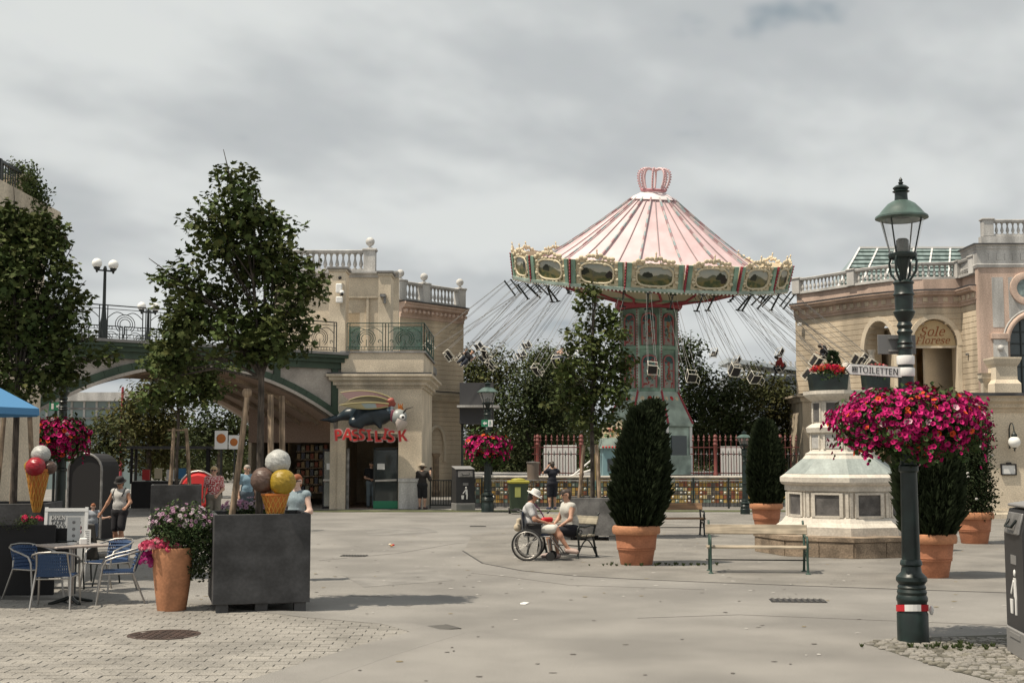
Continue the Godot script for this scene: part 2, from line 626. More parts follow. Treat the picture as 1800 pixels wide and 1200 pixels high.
	mat("lid_yellow", Color(0.30, 0.27, 0.03), 0.5)
	mat("sign_back", Color(0.16, 0.16, 0.16), 0.6)
	mat("rust", Color(0.14, 0.085, 0.065), 0.8, "speck", 2.0, "patch", 0.8, 0.5)
	mat("drain", Color(0.05, 0.047, 0.043), 0.8)
	mat("curtain", Color(0.16, 0.155, 0.10), 0.9)
	mat("orange", Color(0.50, 0.15, 0.02), 0.5, "stucco", 1.5)
	mat("scoop_white", Color(0.55, 0.55, 0.52), 0.5, "grain", 1.6, "", 0.2, 0.5)
	mat("scoop_yellow", Color(0.40, 0.26, 0.015), 0.5, "grain", 1.6, "", 0.2, 0.4)
	mat("scoop_brown", Color(0.14, 0.085, 0.065), 0.45, "grain", 1.6, "", 0.2, 0.5)
	mat("scoop_red", Color(0.42, 0.015, 0.03), 0.35, "grain", 1.6, "", 0.2, 0.5)
	mat("navy_seat", Color(0.02, 0.03, 0.06), 0.6)
	glass("pane", Color(0.75, 0.78, 0.78), 0.12)
	glass("lantern_glass", Color(0.9, 0.9, 0.88), 0.10)
	glass("dark_glass", Color(0.05, 0.06, 0.06), 0.75)
	glass("green_glass", Color(0.06, 0.16, 0.12), 0.55)
	mat("globe", Color(0.80, 0.79, 0.76), 0.25)
	mat("glazing", Color(0.30, 0.38, 0.37), 0.15, "patch", 0.3)
	mat("glazing_dark", Color(0.06, 0.075, 0.08), 0.12)
	vmat("leaf", 0.75, 0.35).metallic_specular = 0.25
	vmat("petal", 0.8, 0.25).metallic_specular = 0.25
	vmat("vc", 0.8)
	vmat("gloss", 0.35)

# ---- paths in plan: points (x, z), seen left to right from outside
func wb(p: Vector3) -> MB:
	var b := MB.new()
	b.xf = Transform3D(Basis.IDENTITY, -p)
	return b
func rbox(b: MB, x0: float, x1: float, y0: float, y1: float, z0: float, z1: float, bev := 0.0) -> MB:
	var o := Vector3((x0 + x1) * 0.5, (y0 + y1) * 0.5, (z0 + z1) * 0.5)
	var s := Vector3(absf(x1 - x0), absf(y1 - y0), absf(z1 - z0))
	if bev > 0.0: b.cbox(o, s, bev)
	else: b.box(o, s)
	return b
func path_len(p: Array) -> float:
	var l := 0.0
	for i in p.size() - 1: l += p[i].distance_to(p[i + 1])
	return l
func along(p: Array, s: float) -> Array:   # [point, direction, outward normal]
	for i in p.size() - 1:
		var l: float = p[i].distance_to(p[i + 1])
		if s <= l + 1e-5 or i == p.size() - 2:
			var d: Vector2 = (p[i + 1] - p[i]).normalized()
			return [p[i] + d * s, d, Vector2(-d.y, d.x)]
		s -= l
	return []
func cut_path(p: Array, s0: float, s1: float) -> Array:
	var r := [along(p, s0)[0]]
	var acc := 0.0
	for i in range(1, p.size()):
		acc += p[i - 1].distance_to(p[i])
		if acc > s0 + 0.02 and acc < s1 - 0.02: r.append(p[i])
	r.append(along(p, s1)[0])
	return r
# profile of (outward, height) pairs swept along a path
func sweep(b: MB, p: Array, prof: Array, caps := true) -> MB:
	var rings := []
	for i in p.size():
		var nn := Vector2.ZERO
		var d0: Vector2 = (p[i] - p[i - 1]).normalized() if i > 0 else (p[1] - p[0]).normalized()
		var d1: Vector2 = (p[i + 1] - p[i]).normalized() if i < p.size() - 1 else d0
		var n0 := Vector2(-d0.y, d0.x)
		var n1 := Vector2(-d1.y, d1.x)
		nn = (n0 + n1).normalized()
		nn /= maxf(nn.dot(n0), 0.4)
		var ring := PackedVector3Array()
		for q in prof: ring.push_back(Vector3(p[i].x + nn.x * q.x, q.y, p[i].y + nn.y * q.x))
		rings.append(ring)
	var m := Vector2.ZERO
	for q in prof: m += q
	m /= prof.size()
	for i in p.size() - 1:
		var d: Vector2 = (p[i + 1] - p[i]).normalized()
		var n3 := Vector3(-d.y, 0, d.x)
		for j in prof.size():
			var k := (j + 1) % prof.size()
			var e: Vector2 = prof[k] - prof[j]
			if e.length() < 1e-6: continue
			var area := 0.0
			for t in prof.size():
				var a: Vector2 = prof[t]
				var c: Vector2 = prof[(t + 1) % prof.size()]
				area += a.x * c.y - a.y * c.x
			var o2 := Vector2(e.y, -e.x) * (1.0 if area > 0.0 else -1.0)
			b.face(PackedVector3Array([rings[i][j], rings[i][k], rings[i + 1][k], rings[i + 1][j]]), n3 * o2.x + Vector3.UP * o2.y)
	if caps:
		for e in [0, p.size() - 1]:
			var q: Array = prof
			var idx := Geometry2D.triangulate_polygon(PackedVector2Array(q))
			var d: Vector2 = (p[1] - p[0]) if e == 0 else (p[-1] - p[-2])
			var out := Vector3(d.x, 0, d.y) * (-1.0 if e == 0 else 1.0)
			for i in range(0, idx.size(), 3):
				b.face(PackedVector3Array([rings[e][idx[i]], rings[e][idx[i + 1]], rings[e][idx[i + 2]]]), out)
	return b
func band(y0: float, y1: float, o0: float, o1: float) -> Array:
	return [Vector2(o0, y0), Vector2(o1, y0), Vector2(o1, y1), Vector2(o0, y1)]
# wall of horizontal boards or courses with recessed joints; openings(y) gives [s0, s1] gaps
func course_wall(parent: Node, base: Vector3, p: Array, y0: float, y1: float, h: float, m: Material, openings: Callable, thick := 0.3) -> void:
	var total := path_len(p)
	var y := y0
	while y < y1 - 0.02:
		var t := minf(y + h, y1)
		var gaps: Array = openings.call((y + t) * 0.5)
		var s := 0.0
		var runs := []
		for g in gaps:
			if g[0] > s: runs.append([s, g[0]])
			s = g[1]
		if s < total: runs.append([s, total])
		for r in runs:
			if r[1] - r[0] < 0.05: continue
			var b := wb(base)
			sweep(b, cut_path(p, r[0], r[1]), v2([-thick, y, 0.0, y, 0.0, t - 0.028, -0.022, t - 0.022, -0.022, t, -thick, t]))
			part(parent, "course", b, m)
		y = t
func baluster_mesh(h: float) -> Mesh:
	var key := "baluster%.2f" % h
	if not K.has(key):
		var b := MB.new()
		b.lathe(v2([0.075, 0.0, 0.075, 0.06, 0.04, 0.09, 0.05, 0.16, 0.085, 0.30, 0.075, 0.42, 0.042, 0.62, 0.035, 0.78, 0.06, 0.84, 0.042, 0.88, 0.075, 0.93, 0.075, 1.0]).map(func(q): return Vector2(q.x, q.y * h)), Vector3.ZERO, 8)
		K[key] = b.mesh()
	return K[key]
func balustrade(parent: Node, base: Vector3, p: Array, y0: float, h: float, posts: Array, m: Material, gap := 0.24, balls := false) -> void:
	var b := wb(base)
	sweep(b, p, band(y0, y0 + 0.12, -0.14, 0.14))
	part(parent, "plinth", b, m)
	b = wb(base)
	sweep(b, p, v2([-0.15, y0 + h - 0.13, 0.15, y0 + h - 0.13, 0.18, y0 + h - 0.03, 0.14, y0 + h, -0.14, y0 + h, -0.18, y0 + h - 0.03]))
	part(parent, "coping", b, m)
	var total := path_len(p)
	for q in posts:
		var a := along(p, clampf(q, 0.001, total - 0.001))
		var w: float = 0.5
		var yaw := -atan2(a[1].y, a[1].x)
		b = wb(base)
		b.xf = Transform3D(Basis(Vector3.UP, yaw), Vector3(a[0].x, 0, a[0].y) - base)
		b.cbox(Vector3(0, y0 + h * 0.5, 0), Vector3(w, h - 0.02, 0.40), 0.015)
		b.cbox(Vector3(0, y0 + h + 0.01, 0), Vector3(w + 0.1, 0.09, 0.5), 0.02)
		part(parent, "pier", b, m)
		if balls:
			b = wb(base)
			b.lathe(v2([0.11, 0, 0.12, 0.05, 0.05, 0.09, 0.05, 0.14, 0.12, 0.19]), Vector3(a[0].x, y0 + h + 0.055, a[0].y), 10)
			b.ball(Vector3(a[0].x, y0 + h + 0.36, a[0].y), 0.19, 12, 8)
			part(parent, "ball_finial", b, M.white_trim)
	var n := int(total / gap)
	for i in n:
		var s := (i + 0.5) * total / n
		var skip := false
		for q in posts:
			if absf(s - q) < 0.34: skip = true
		if skip: continue
		var a := along(p, s)
		inst(parent, "baluster", baluster_mesh(h - 0.25), m, Transform3D(Basis.IDENTITY, Vector3(a[0].x, y0 + 0.12, a[0].y) - base))
func dentils(parent: Node, base: Vector3, p: Array, y: float, m: Material, gap := 0.34, sz := 0.16) -> void:
	var total := path_len(p)
	var n := int(total / gap)
	for i in n:
		var a := along(p, (i + 0.5) * total / n)
		var b := wb(base)
		b.xf = Transform3D(Basis(Vector3.UP, -atan2(a[1].y, a[1].x)), Vector3(a[0].x, 0, a[0].y) - base)
		b.cbox(Vector3(0, y, 0.09), Vector3(sz, sz, 0.2), 0.01)
		part(parent, "dentil", b, m)
# wrought-iron panel in local xy plane, origin at lower left
func iron_panel(b: MB, w: float, h: float, r := 0.014) -> void:
	b.bar(Vector3(0, h, 0), Vector3(w, h, 0), 0.045, 0.035)
	for y in [0.06, 0.17, h - 0.12]: b.bar(Vector3(0, y, 0), Vector3(w, y, 0), 0.02, 0.022)
	for x in [0.0, 0.11, w - 0.11, w]: b.bar(Vector3(x, 0, 0), Vector3(x, h, 0), 0.028, 0.028, Vector3.RIGHT)
	var k := int(w / 0.12)
	for i in k: b.bar(Vector3((i + 0.5) * w / k, 0.06, 0), Vector3((i + 0.5) * w / k, 0.17, 0), 0.014, 0.014, Vector3.RIGHT)
	var cx := w * 0.5
	var cy := 0.17 + (h - 0.3) * 0.42
	for q in [0.34, 0.26, 0.18]:
		var rr: float = minf(q, w * 0.36)
		var pts := PackedVector3Array()
		for i in 17:
			var a := -0.9 + (PI + 1.8) * i / 16.0
			pts.push_back(Vector3(cx + cos(a) * rr, cy + sin(a) * rr * 0.95, 0))
		b.tube(pts, r, r, 4, false)
	b.tube(pv3([Vector3(cx, 0.17, 0), Vector3(cx, cy - 0.05, 0)]), r, r, 4, false)
	for sx in [-1.0, 1.0]:
		var pts := PackedVector3Array()
		for i in 13:
			var t := i / 12.0
			pts.push_back(Vector3(cx + sx * lerpf(0.03, w * 0.5 - 0.13, t), cy + 0.30 + 0.14 * sin(t * PI) - 0.1 * t, 0))
		b.tube(pts, r, r, 4, false)
		var sc := PackedVector3Array()
		for i in 13:
			var a := i / 12.0 * 4.5
			var q := 0.10 * (1.0 - i / 15.0)
			sc.push_back(Vector3(cx + sx * (w * 0.5 - 0.24 + cos(a) * q * 0.8), 0.36 + sin(a) * q, 0))
		b.tube(sc, r, r, 4, false)
func railing(parent: Node, base: Vector3, a: Vector3, z: Vector3, panels: int, h: float, m: Material) -> void:
	var d := z - a
	var yaw := -atan2(d.z, d.x)
	var w := d.length() / panels
	for i in panels:
		var b := MB.new()
		b.xf = Transform3D(Basis(Vector3.UP, yaw), a + d * float(i) / panels - base)
		iron_panel(b, w, h)
		part(parent, "railing_panel", b, m)

func ground() -> void:
	var b := MB.new()
	b.face(pv3([Vector3(-300, 0, 60), Vector3(300, 0, 60), Vector3(300, 0, -420), Vector3(-300, 0, -420)]), Vector3.UP)
	struct("ground", b, M.asphalt)
	# block paving by the cafe tables: each block a piece
	var edge := PackedVector2Array()
	for q in [[-160, 1240], [330, 1240], [480, 1196], [640, 1144], [748, 1113], [690, 1097], [560, 1086], [350, 1062], [-160, 1040]]:
		var g := ground_at(q[0], q[1])
		edge.push_back(Vector2(g.x, g.z))
	b = MB.new()
	var tri := Geometry2D.triangulate_polygon(edge)
	for i in range(0, tri.size(), 3):
		var q := PackedVector3Array()
		for k in 3: q.push_back(Vector3(edge[tri[i + k]].x, 0.004, edge[tri[i + k]].y))
		b.face(q, Vector3.UP)
	var field := struct("block_paving", b, M.paver_bed)
	var blocks := []
	for k in 6:
		var bm := MB.new()
		block_mesh(bm, Transform3D.IDENTITY, 0.235, 0.155)
		blocks.append(bm.mesh())
	var spots := []
	var row := 0
	var z := -17.8
	while z < -9.8:
		var x := -8.5 + (0.12 if row % 2 == 0 else 0.0)
		while x < 1.0:
			if Geometry2D.is_point_in_polygon(Vector2(x, z), edge): spots.append(Vector3(x, 0.0, z))
			x += 0.24
		z += 0.16
		row += 1
	var inside := func(g: Vector3) -> bool:
		var q := g - Vector3(0, EYE, 0)
		return absf(q.x / q.z) < 0.405 and q.z < -10.9
	spots = spots.filter(inside)
	spots.sort_custom(func(p, q): return p.z > q.z)
	var rest := MB.new()
	for i in spots.size():
		var tilt := Basis(Vector3.UP, rng.randf_range(-0.035, 0.035)) * Basis(Vector3.RIGHT, rng.randf_range(-0.014, 0.014)) * Basis(Vector3.BACK, rng.randf_range(-0.01, 0.01))
		var x := Transform3D(tilt, spots[i] + Vector3(0, 0.012 + rng.randf_range(-0.003, 0.003), 0))
		if i < 300: inst(field, "block", blocks[i % 6], [M.paver, M.paver_b, M.paver_c, M.paver][rng.randi() % 4], x)
		else: block_mesh(rest, x, 0.235, 0.155)
	# asphalt lip that was rolled up to the outer blocks
	var lip := []
	for q in [[330, 1240], [480, 1196], [640, 1144], [748, 1113], [690, 1097], [560, 1086], [350, 1062]]:
		var g := ground_at(q[0], q[1])
		lip.append(Vector2(g.x, g.z))
	b = MB.new()
	sweep(b, lip, v2([-0.16, 0.0, -0.16, 0.0225, 0.08, 0.0225, 0.4, 0.001, 0.4, 0.0]), false)
	struct("asphalt_lip", b, M.asphalt)
	# old repairs in the asphalt
	for q in [[[600, 1010], [760, 1000], [800, 1020], [640, 1032]], [[640, 930], [760, 925], [770, 936], [650, 942]]]:
		var rp := PackedVector3Array()
		for z2 in q: rp.push_back(ground_at(z2[0], z2[1]) + Vector3(0, 0.003, 0))
		b = MB.new()
		b.face(rp, Vector3.UP)
		struct("asphalt_repair", b, mat("repair", Color(0.41, 0.39, 0.36), 0.92, "speck", 1.0, "soft", 0.2, 0.3))
	if rest.v.size() > 0: part(field, "far_blocks", rest, M.paver).set_meta("kind", "stuff")
	# granite setts round the foot of the near street lamp
	edge = PackedVector2Array()
	for q in [[1518, 1130], [1580, 1122], [1700, 1118], [1860, 1112], [1900, 1230], [1800, 1212], [1650, 1172]]:
		var g := ground_at(q[0], q[1])
		edge.push_back(Vector2(g.x, g.z))
	b = MB.new()
	tri = Geometry2D.triangulate_polygon(edge)
	for i in range(0, tri.size(), 3):
		var q := PackedVector3Array()
		for k in 3: q.push_back(Vector3(edge[tri[i + k]].x, 0.004, edge[tri[i + k]].y))
		b.face(q, Vector3.UP)
	var sf := struct("sett_paving", b, mat("sett_bed", Color(0.13, 0.125, 0.09), 0.95, "speck", 2.0))
	var foot := ground_at(1606, 1128)
	z = -14.2
	row = 0
	while z < -11.2:
		var x := 3.6 + 0.06 * (row % 2)
		while x < 6.0:
			var w := rng.randf_range(0.075, 0.10)
			if Geometry2D.is_point_in_polygon(Vector2(x, z), edge) and Vector2(x - foot.x, z - foot.z).length() > 0.17 and absf(x / z) < 0.402:
				var bm := MB.new()
				sett_mesh(bm, w, 0.082)
				inst(sf, "sett", bm.mesh(), [M.setts, M.paver_c, M.paver_b][rng.randi() % 3], Transform3D(Basis(Vector3.UP, rng.randf_range(-0.09, 0.09)), Vector3(x, 0.006 + rng.randf_range(0, 0.008), z + rng.randf_range(-0.008, 0.008))))
			x += w + rng.randf_range(0.010, 0.02)
		z += 0.10
		row += 1
	# paler paving round the fountain stone, with its edging course
	var curve := [[815, 968], [850, 990], [920, 1003], [1010, 1012], [1120, 1018], [1240, 1023], [1400, 1029], [1600, 1036], [1900, 1046]]
	var front := []
	for q in curve:
		var g := ground_at(q[0], q[1])
		front.append(Vector2(g.x, g.z))
	var poly := PackedVector2Array(front)
	for q in [[2000, 905], [1180, 903], [960, 915], [830, 940]]:
		var g := ground_at(q[0], q[1])
		poly.push_back(Vector2(g.x, g.z))
	b = MB.new()
	tri = Geometry2D.triangulate_polygon(poly)
	for i in range(0, tri.size(), 3):
		var q := PackedVector3Array()
		for k in 3: q.push_back(Vector3(poly[tri[i + k]].x, 0.004, poly[tri[i + k]].y))
		b.face(q, Vector3.UP)
	var ring := struct("fountain_paving", b, mat("fountain_paver", Color(0.41, 0.383, 0.343), 0.9, "speck", 0.9, "soft", 0.11, 0.6))
	b = MB.new()
	sweep(b, front, band(-0.01, 0.006, 0.0, 0.035), false)
	part(ring, "joint", b, M.drain)
	# tar seams across the asphalt
	for s in [[[560, 985], [700, 972], [800, 955], [900, 948]], [[560, 1046], [660, 1048], [690, 1049]], [[1120, 1086], [1300, 1080], [1500, 1088], [1800, 1100]], [[830, 1007], [900, 1014], [1000, 1028], [1240, 1036]]]:
		var pth := []
		for q in s:
			var g := ground_at(q[0], q[1])
			pth.append(Vector2(g.x, g.z))
		b = MB.new()
		sweep(b, pth, band(-0.01, 0.003, 0.0, 0.03), false)
		struct("tar_seam", b, mat("tar", Color(0.24, 0.225, 0.205), 0.9, "speck", 2.0))
	b = MB.new()
	for q in [[-60.0, -47.0]]:
		b.box(Vector3(6, 0.008, -46.3), Vector3(30, 0.012, 1.4))
	struct("verge", b, mat("verge", Color(0.17, 0.19, 0.07), 0.95, "speck", 1.2, "patch", 0.2))
func block_mesh(b: MB, x: Transform3D, w: float, l: float) -> void:
	var keep := b.xf
	b.xf = x
	var h := 0.004
	var bev := 0.004
	var top := [Vector3(-w / 2 + bev, h, -l / 2 + bev), Vector3(w / 2 - bev, h, -l / 2 + bev), Vector3(w / 2 - bev, h, l / 2 - bev), Vector3(-w / 2 + bev, h, l / 2 - bev)]
	var bot := [Vector3(-w / 2, -0.008, -l / 2), Vector3(w / 2, -0.008, -l / 2), Vector3(w / 2, -0.008, l / 2), Vector3(-w / 2, -0.008, l / 2)]
	b.face(pv3(top), Vector3.UP)
	for i in 4:
		var j := (i + 1) % 4
		b.face(pv3([top[i], top[j], bot[j], bot[i]]), top[i] + top[j] + Vector3.UP * 0.05)
	b.xf = keep
func sett_mesh(b: MB, w: float, l: float) -> void:
	var ring0 := []
	var ring1 := []
	for i in 8:
		var a := TAU * (i + 0.5) / 8
		var p := Vector2(signf(cos(a)) * pow(absf(cos(a)), 0.5) * w * 0.54, signf(sin(a)) * pow(absf(sin(a)), 0.5) * l * 0.54)
		p *= rng.randf_range(0.92, 1.04)
		ring0.append(Vector3(p.x, -0.006, p.y))
		ring1.append(Vector3(p.x * 0.86, 0.007, p.y * 0.86))
	for i in 8:
		var j := (i + 1) % 8
		b.face(pv3([ring0[i], ring0[j], ring1[j], ring1[i]]), ring0[i] + Vector3.UP * 0.05)
		b.face(pv3([ring1[i], ring1[j], Vector3(0, 0.009, 0)]), Vector3.UP)

func pavilion() -> void:
	var d := 48.0
	var base := Vector3(xat(670, 890, d), 0, -d - 2.0)
	var o := thing("pavilion", "cream pavilion with ride entrance, roof terrace and white ball-topped balustrades", "building", base)
	var xl := xat(593, 800, d)
	var xr := xat(741, 800, d)
	var zb := -54.0
	var door_l := xat(607, 800, d)
	var door_r := xat(700, 800, d)
	var door_t := yat(768, d)
	var ytop := yat(682, d)
	# front wall with the doorway left open, then sides and back
	var b := wb(base)
	rbox(b, xl, door_l, 0, ytop, -d - 0.4, -d)
	rbox(b, door_r, xr, 0, ytop, -d - 0.4, -d)
	rbox(b, door_l, door_r, door_t, ytop, -d - 0.4, -d)
	part(o, "front_wall", b, M.cream)
	b = wb(base)
	rbox(b, xr - 0.4, xr - 0.002, 0, ytop, zb, -d - 0.402)
	part(o, "side_wall", b, M.cream)
	b = wb(base)
	rbox(b, xl, xr - 0.4, 0, ytop, zb - 0.3, zb)
	rbox(b, xl - 0.3, xl, 0, ytop, zb, -d - 0.1)
	part(o, "back_wall", b, M.cream)
	b = wb(base)
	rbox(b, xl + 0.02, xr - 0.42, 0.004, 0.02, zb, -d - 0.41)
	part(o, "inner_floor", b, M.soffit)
	b = wb(base)
	rbox(b, door_r + 0.02, xr + 0.03, 0, 1.0, -d - 0.02, -d + 0.05, 0.01)
	part(o, "base_panel", b, M.white_trim)
	b = wb(base)
	rbox(b, door_r + 0.0, xr + 0.05, 1.0, 1.14, -d - 0.02, -d + 0.08, 0.01)
	part(o, "base_cap", b, M.white_trim)
	# cornice under the terrace parapet
	var cp := [Vector2(xl - 0.02, zb), Vector2(xl - 0.02, -d), Vector2(xr, -d), Vector2(xr, zb)]
	var y0 := yat(682, d)
	var y1 := yat(658, d)
	var prof := v2([-0.3, y0, 0.06, y0, 0.06, y0 + 0.09, 0.16, y0 + 0.11, 0.16, y0 + 0.22, 0.30, y0 + 0.30, 0.30, y0 + 0.40, 0.40, y0 + 0.43, 0.40, y1, -0.3, y1])
	b = wb(base)
	sweep(b, cp, prof)
	part(o, "cornice", b, M.cream_trim)
	b = wb(base)
	sweep(b, cp, band(y1 + 0.002, y1 + 0.06, -0.3, 0.36))
	part(o, "flashing", b, M.roof_metal)
	var y2 := yat(620, d)
	b = wb(base)
	sweep(b, [Vector2(xl + 0.1, -d), Vector2(xr + 0.05, -d), Vector2(xr + 0.05, zb)], band(y1 + 0.06, y2, -0.25, 0.0))
	part(o, "parapet", b, M.cream)
	b = wb(base)
	sweep(b, [Vector2(xl + 0.05, -d), Vector2(xr + 0.08, -d), Vector2(xr + 0.08, zb)], band(y2, y2 + 0.07, -0.3, 0.05))
	part(o, "parapet_cap", b, M.grey_trim)
	b = wb(base)
	rbox(b, xl - 0.2, xr + 0.02, y2 - 0.3, y2 - 0.02, zb - 3.0, -d - 0.26)
	part(o, "terrace_floor", b, M.grey_trim)
	# terrace railing
	var rr := Node3D.new()
	railing(o, base, Vector3(xat(609, 600, d), y2 + 0.07, -d - 0.1), Vector3(xat(745, 600, d), y2 + 0.07, -d - 0.1), 2, 1.06, M.iron_green)
	railing(o, base, Vector3(xat(745, 600, d), y2 + 0.07, -d - 0.1), Vector3(xat(745, 600, d), y2 + 0.07, zb), 2, 1.06, M.iron_green)
	rr.free()
	b = wb(base)
	rbox(b, xat(690, 600, d), xat(742, 600, d), y2 + 0.15, y2 + 1.0, -d - 0.2, -d - 0.185)
	part(o, "wind_screen", b, M.green_glass)
	b = wb(base)
	rbox(b, xat(612, 600, d), xat(632, 600, d), y2 + 0.15, y2 + 1.0, -d - 0.2, -d - 0.185)
	part(o, "wind_screen", b, M.green_glass)
	# two free-standing pillars on the terrace
	for q in [[578, 607, 473, 49.2], [665, 704, 480, 49.4]]:
		var dd: float = q[3]
		var x0 := xat(q[0], 550, dd)
		var x1 := xat(q[1] - 17 if q[0] > 600 else q[1], 550, dd)
		var yt := yat(q[2], dd)
		b = wb(base)
		rbox(b, x0, x1, y2 - 0.2, yt, -dd - 0.95, -dd, 0.01)
		var pil := part(o, "pillar", b, M.cream)
		b = wb(base)
		rbox(b, x0 - 0.09, x1 + 0.09, yt + 0.002, yt + 0.09, -dd - 1.04, -dd + 0.09, 0.01)
		part(pil, "capstone", b, M.grey_trim)
		b = wb(base)
		rbox(b, x0 - 0.04, x1 + 0.04, yt - 0.1, yt - 0.002, -dd - 0.99, -dd + 0.04)
		part(pil, "moulding", b, M.cream_trim)
	b = wb(base)
	var cx := xat(596, 505, 49.1)
	b.cbox(Vector3(cx, yat(507, 49.1), -49.06), Vector3(0.24, 0.36, 0.2), 0.03)
	b.cbox(Vector3(cx + 0.02, yat(527, 49.1), -49.06), Vector3(0.26, 0.24, 0.2), 0.03)
	b.ball(Vector3(cx + 0.14, yat(515, 49.1), -48.9), 0.09, 8, 6)
	part(o, "camera_unit", b, M.white)
	b = wb(base)
	b.ball(Vector3(cx + 0.14, yat(518, 49.1), -48.86), 0.065, 8, 6)
	part(o, "camera_lens", b, M.black)
	b = wb(base)
	b.ball(Vector3(cx + 0.02, yat(488, 49.1), -49.1), 0.07, 8, 6)
	part(o, "camera_lens", b, M.black)
	b = wb(base)
	var sx := xat(674, 520, 49.4)
	rbox(b, sx - 0.12, sx + 0.1, yat(522, 49.3), yat(517, 49.3), -49.4, -49.15)
	rbox(b, sx + 0.02, sx + 0.1, yat(533, 49.3), yat(522, 49.3), -49.4, -49.25)
	part(o, "bracket", b, M.steel)
	# upper room behind the terrace
	var du := 52.6
	var ul := xat(480, 550, du)
	var ur := xat(700, 550, du)
	var uy := yat(488, du)
	var dl := xat(610, 560, du)
	var dr := xat(632, 560, du)
	var dt := yat(550, du)
	b = wb(base)
	rbox(b, ul, dl, y2, uy, -du - 0.3, -du)
	rbox(b, dr, ur, y2, uy, -du - 0.3, -du)
	rbox(b, dl, dr, dt, uy, -du - 0.3, -du)
	part(o, "room_wall", b, M.cream)
	b = wb(base)
	rbox(b, dl - 0.5, dr + 0.5, y2, dt + 0.3, -du - 2.0, -du - 0.9)
	part(o, "room_interior", b, M.cream)
	b = wb(base)
	rbox(b, xat(644, 560, du), xat(648, 560, du), y2, yat(523, du), -du, -du + 0.1)
	rbox(b, xat(607, 520, du), xat(664, 520, du), yat(524, du), yat(521, du), -du, -du + 0.12)
	part(o, "room_trim", b, M.cream_trim)
	b = wb(base)
	sweep(b, [Vector2(ul, -du), Vector2(ur, -du)], v2([-0.3, uy, 0.05, uy, 0.12, uy + 0.1, 0.3, uy + 0.16, 0.3, uy + 0.24, -0.3, uy + 0.24]))
	part(o, "room_cornice", b, M.white_trim)
	var bp := [Vector2(ul, -du - 0.1), Vector2(xat(660, 480, du), -du - 0.1)]
	var bl := path_len(bp)
	balustrade(o, base, bp, uy + 0.24, 0.92, [bl - 0.25], M.white_trim, 0.24, true)
	# far wing of boarded wall, turned away to the right
	var A := Vector2(xat(703, 560, 61.0), -61.0)
	var B := Vector2(xat(815, 560, 64.5), -64.5)
	var wing := [A, B]
	var yc := yat(560, 61.8)
	course_wall(o, base, wing, 0.0, yc, 0.23, M.tan, func(_y): return [])
	b = wb(base)
	sweep(b, wing, v2([-0.3, yc, 0.04, yc, 0.04, yc + 0.16, 0.10, yc + 0.2, 0.10, yc + 0.40, 0.30, yc + 0.52, 0.30, yc + 0.62, 0.38, yc + 0.66, 0.38, yc + 0.74, -0.3, yc + 0.74]))
	part(o, "wing_cornice", b, M.pink)
	dentils(o, base, [A + Vector2(0.1, 0.1), B + Vector2(0.1, 0.1)], yc + 0.31, M.pink, 0.3, 0.14)
	b = wb(base)
	sweep(b, wing, band(yc + 0.742, yc + 0.80, -0.3, 0.42))
	part(o, "wing_flashing", b, M.roof_metal)
	var wl := path_len(wing)
	balustrade(o, base, wing, yc + 0.8, 0.95, [0.0, wl * 0.36, wl - 0.3], M.white_trim, 0.24, true)
	var mid := yat(703, 62.3)
	b = wb(base)
	sweep(b, [A.lerp(B, 0.3), B + (B - A).normalized() * 0.1], v2([-0.2, mid, 0.05, mid, 0.12, mid + 0.12, 0.22, mid + 0.14, 0.22, mid + 0.24, 0.36, mid + 0.3, 0.36, mid + 0.4, -0.2, mid + 0.4]))
	part(o, "wing_band", b, M.cream_trim)
	b = wb(base)
	sweep(b, [A.lerp(B, 0.3), B + (B - A).normalized() * 0.1], band(mid + 0.402, mid + 0.45, -0.2, 0.4))
	part(o, "wing_lead", b, M.roof_metal)
	# blind arch with a stub column on the wing
	var na := along(wing, wl * 0.62)
	b = MB.new()
	b.xf = Transform3D(Basis(Vector3.UP, -atan2(na[1].y, na[1].x)), Vector3(na[0].x, 0, na[0].y) - base)
	var pts := PackedVector3Array()
	for i in 13:
		var a := PI * i / 12.0
		pts.push_back(Vector3(-0.3 + cos(a) * 0.55, 2.7 + sin(a) * 0.7, 0.06))
	b.tube(pts, 0.09, 0.09, 6)
	b.bar(Vector3(0.25, 1.7, 0.06), Vector3(0.25, 2.7, 0.06), 0.16, 0.12, Vector3.RIGHT)
	part(o, "blind_arch", b, M.cream_trim)
	b = MB.new()
	b.xf = Transform3D(Basis(Vector3.UP, -atan2(na[1].y, na[1].x)), Vector3(na[0].x, 0, na[0].y) - base)
	b.lathe(v2([0.2, 0, 0.2, 0.25, 0.15, 0.3, 0.14, 1.9, 0.2, 1.96, 0.22, 2.1]), Vector3(-0.35, 0, 0.1), 10)
	part(o, "column", b, M.stone_warm)
	# glass doors, one leaf open, in the entrance
	var leaf := thing("glass_door", "dark glass entrance door with steel push bar and green kick plate", "door", Vector3((door_r + xat(655, 800, d)) * 0.5, 0, -d - 0.25))
	var lw := door_r - xat(655, 800, d)
	b = MB.new()
	b.box(Vector3(0, 1.15, 0), Vector3(lw - 0.1, 2.1, 0.02))
	part(leaf, "pane", b, M.dark_glass)
	b = MB.new()
	for sx2 in [-1.0, 1.0]: b.box(Vector3(sx2 * (lw * 0.5 - 0.04), 1.15, 0), Vector3(0.07, 2.26, 0.06))
	b.box(Vector3(0, 2.26, 0), Vector3(lw, 0.06, 0.06))
	part(leaf, "frame", b, M.iron)
	b = MB.new()
	b.box(Vector3(0, 0.16, 0.02), Vector3(lw - 0.02, 0.28, 0.05))
	part(leaf, "kick_plate", b, M.sign_green)
	b = MB.new()
	b.bar(Vector3(-lw * 0.42, 1.05, 0.06), Vector3(lw * 0.42, 1.08, 0.06), 0.05, 0.07)
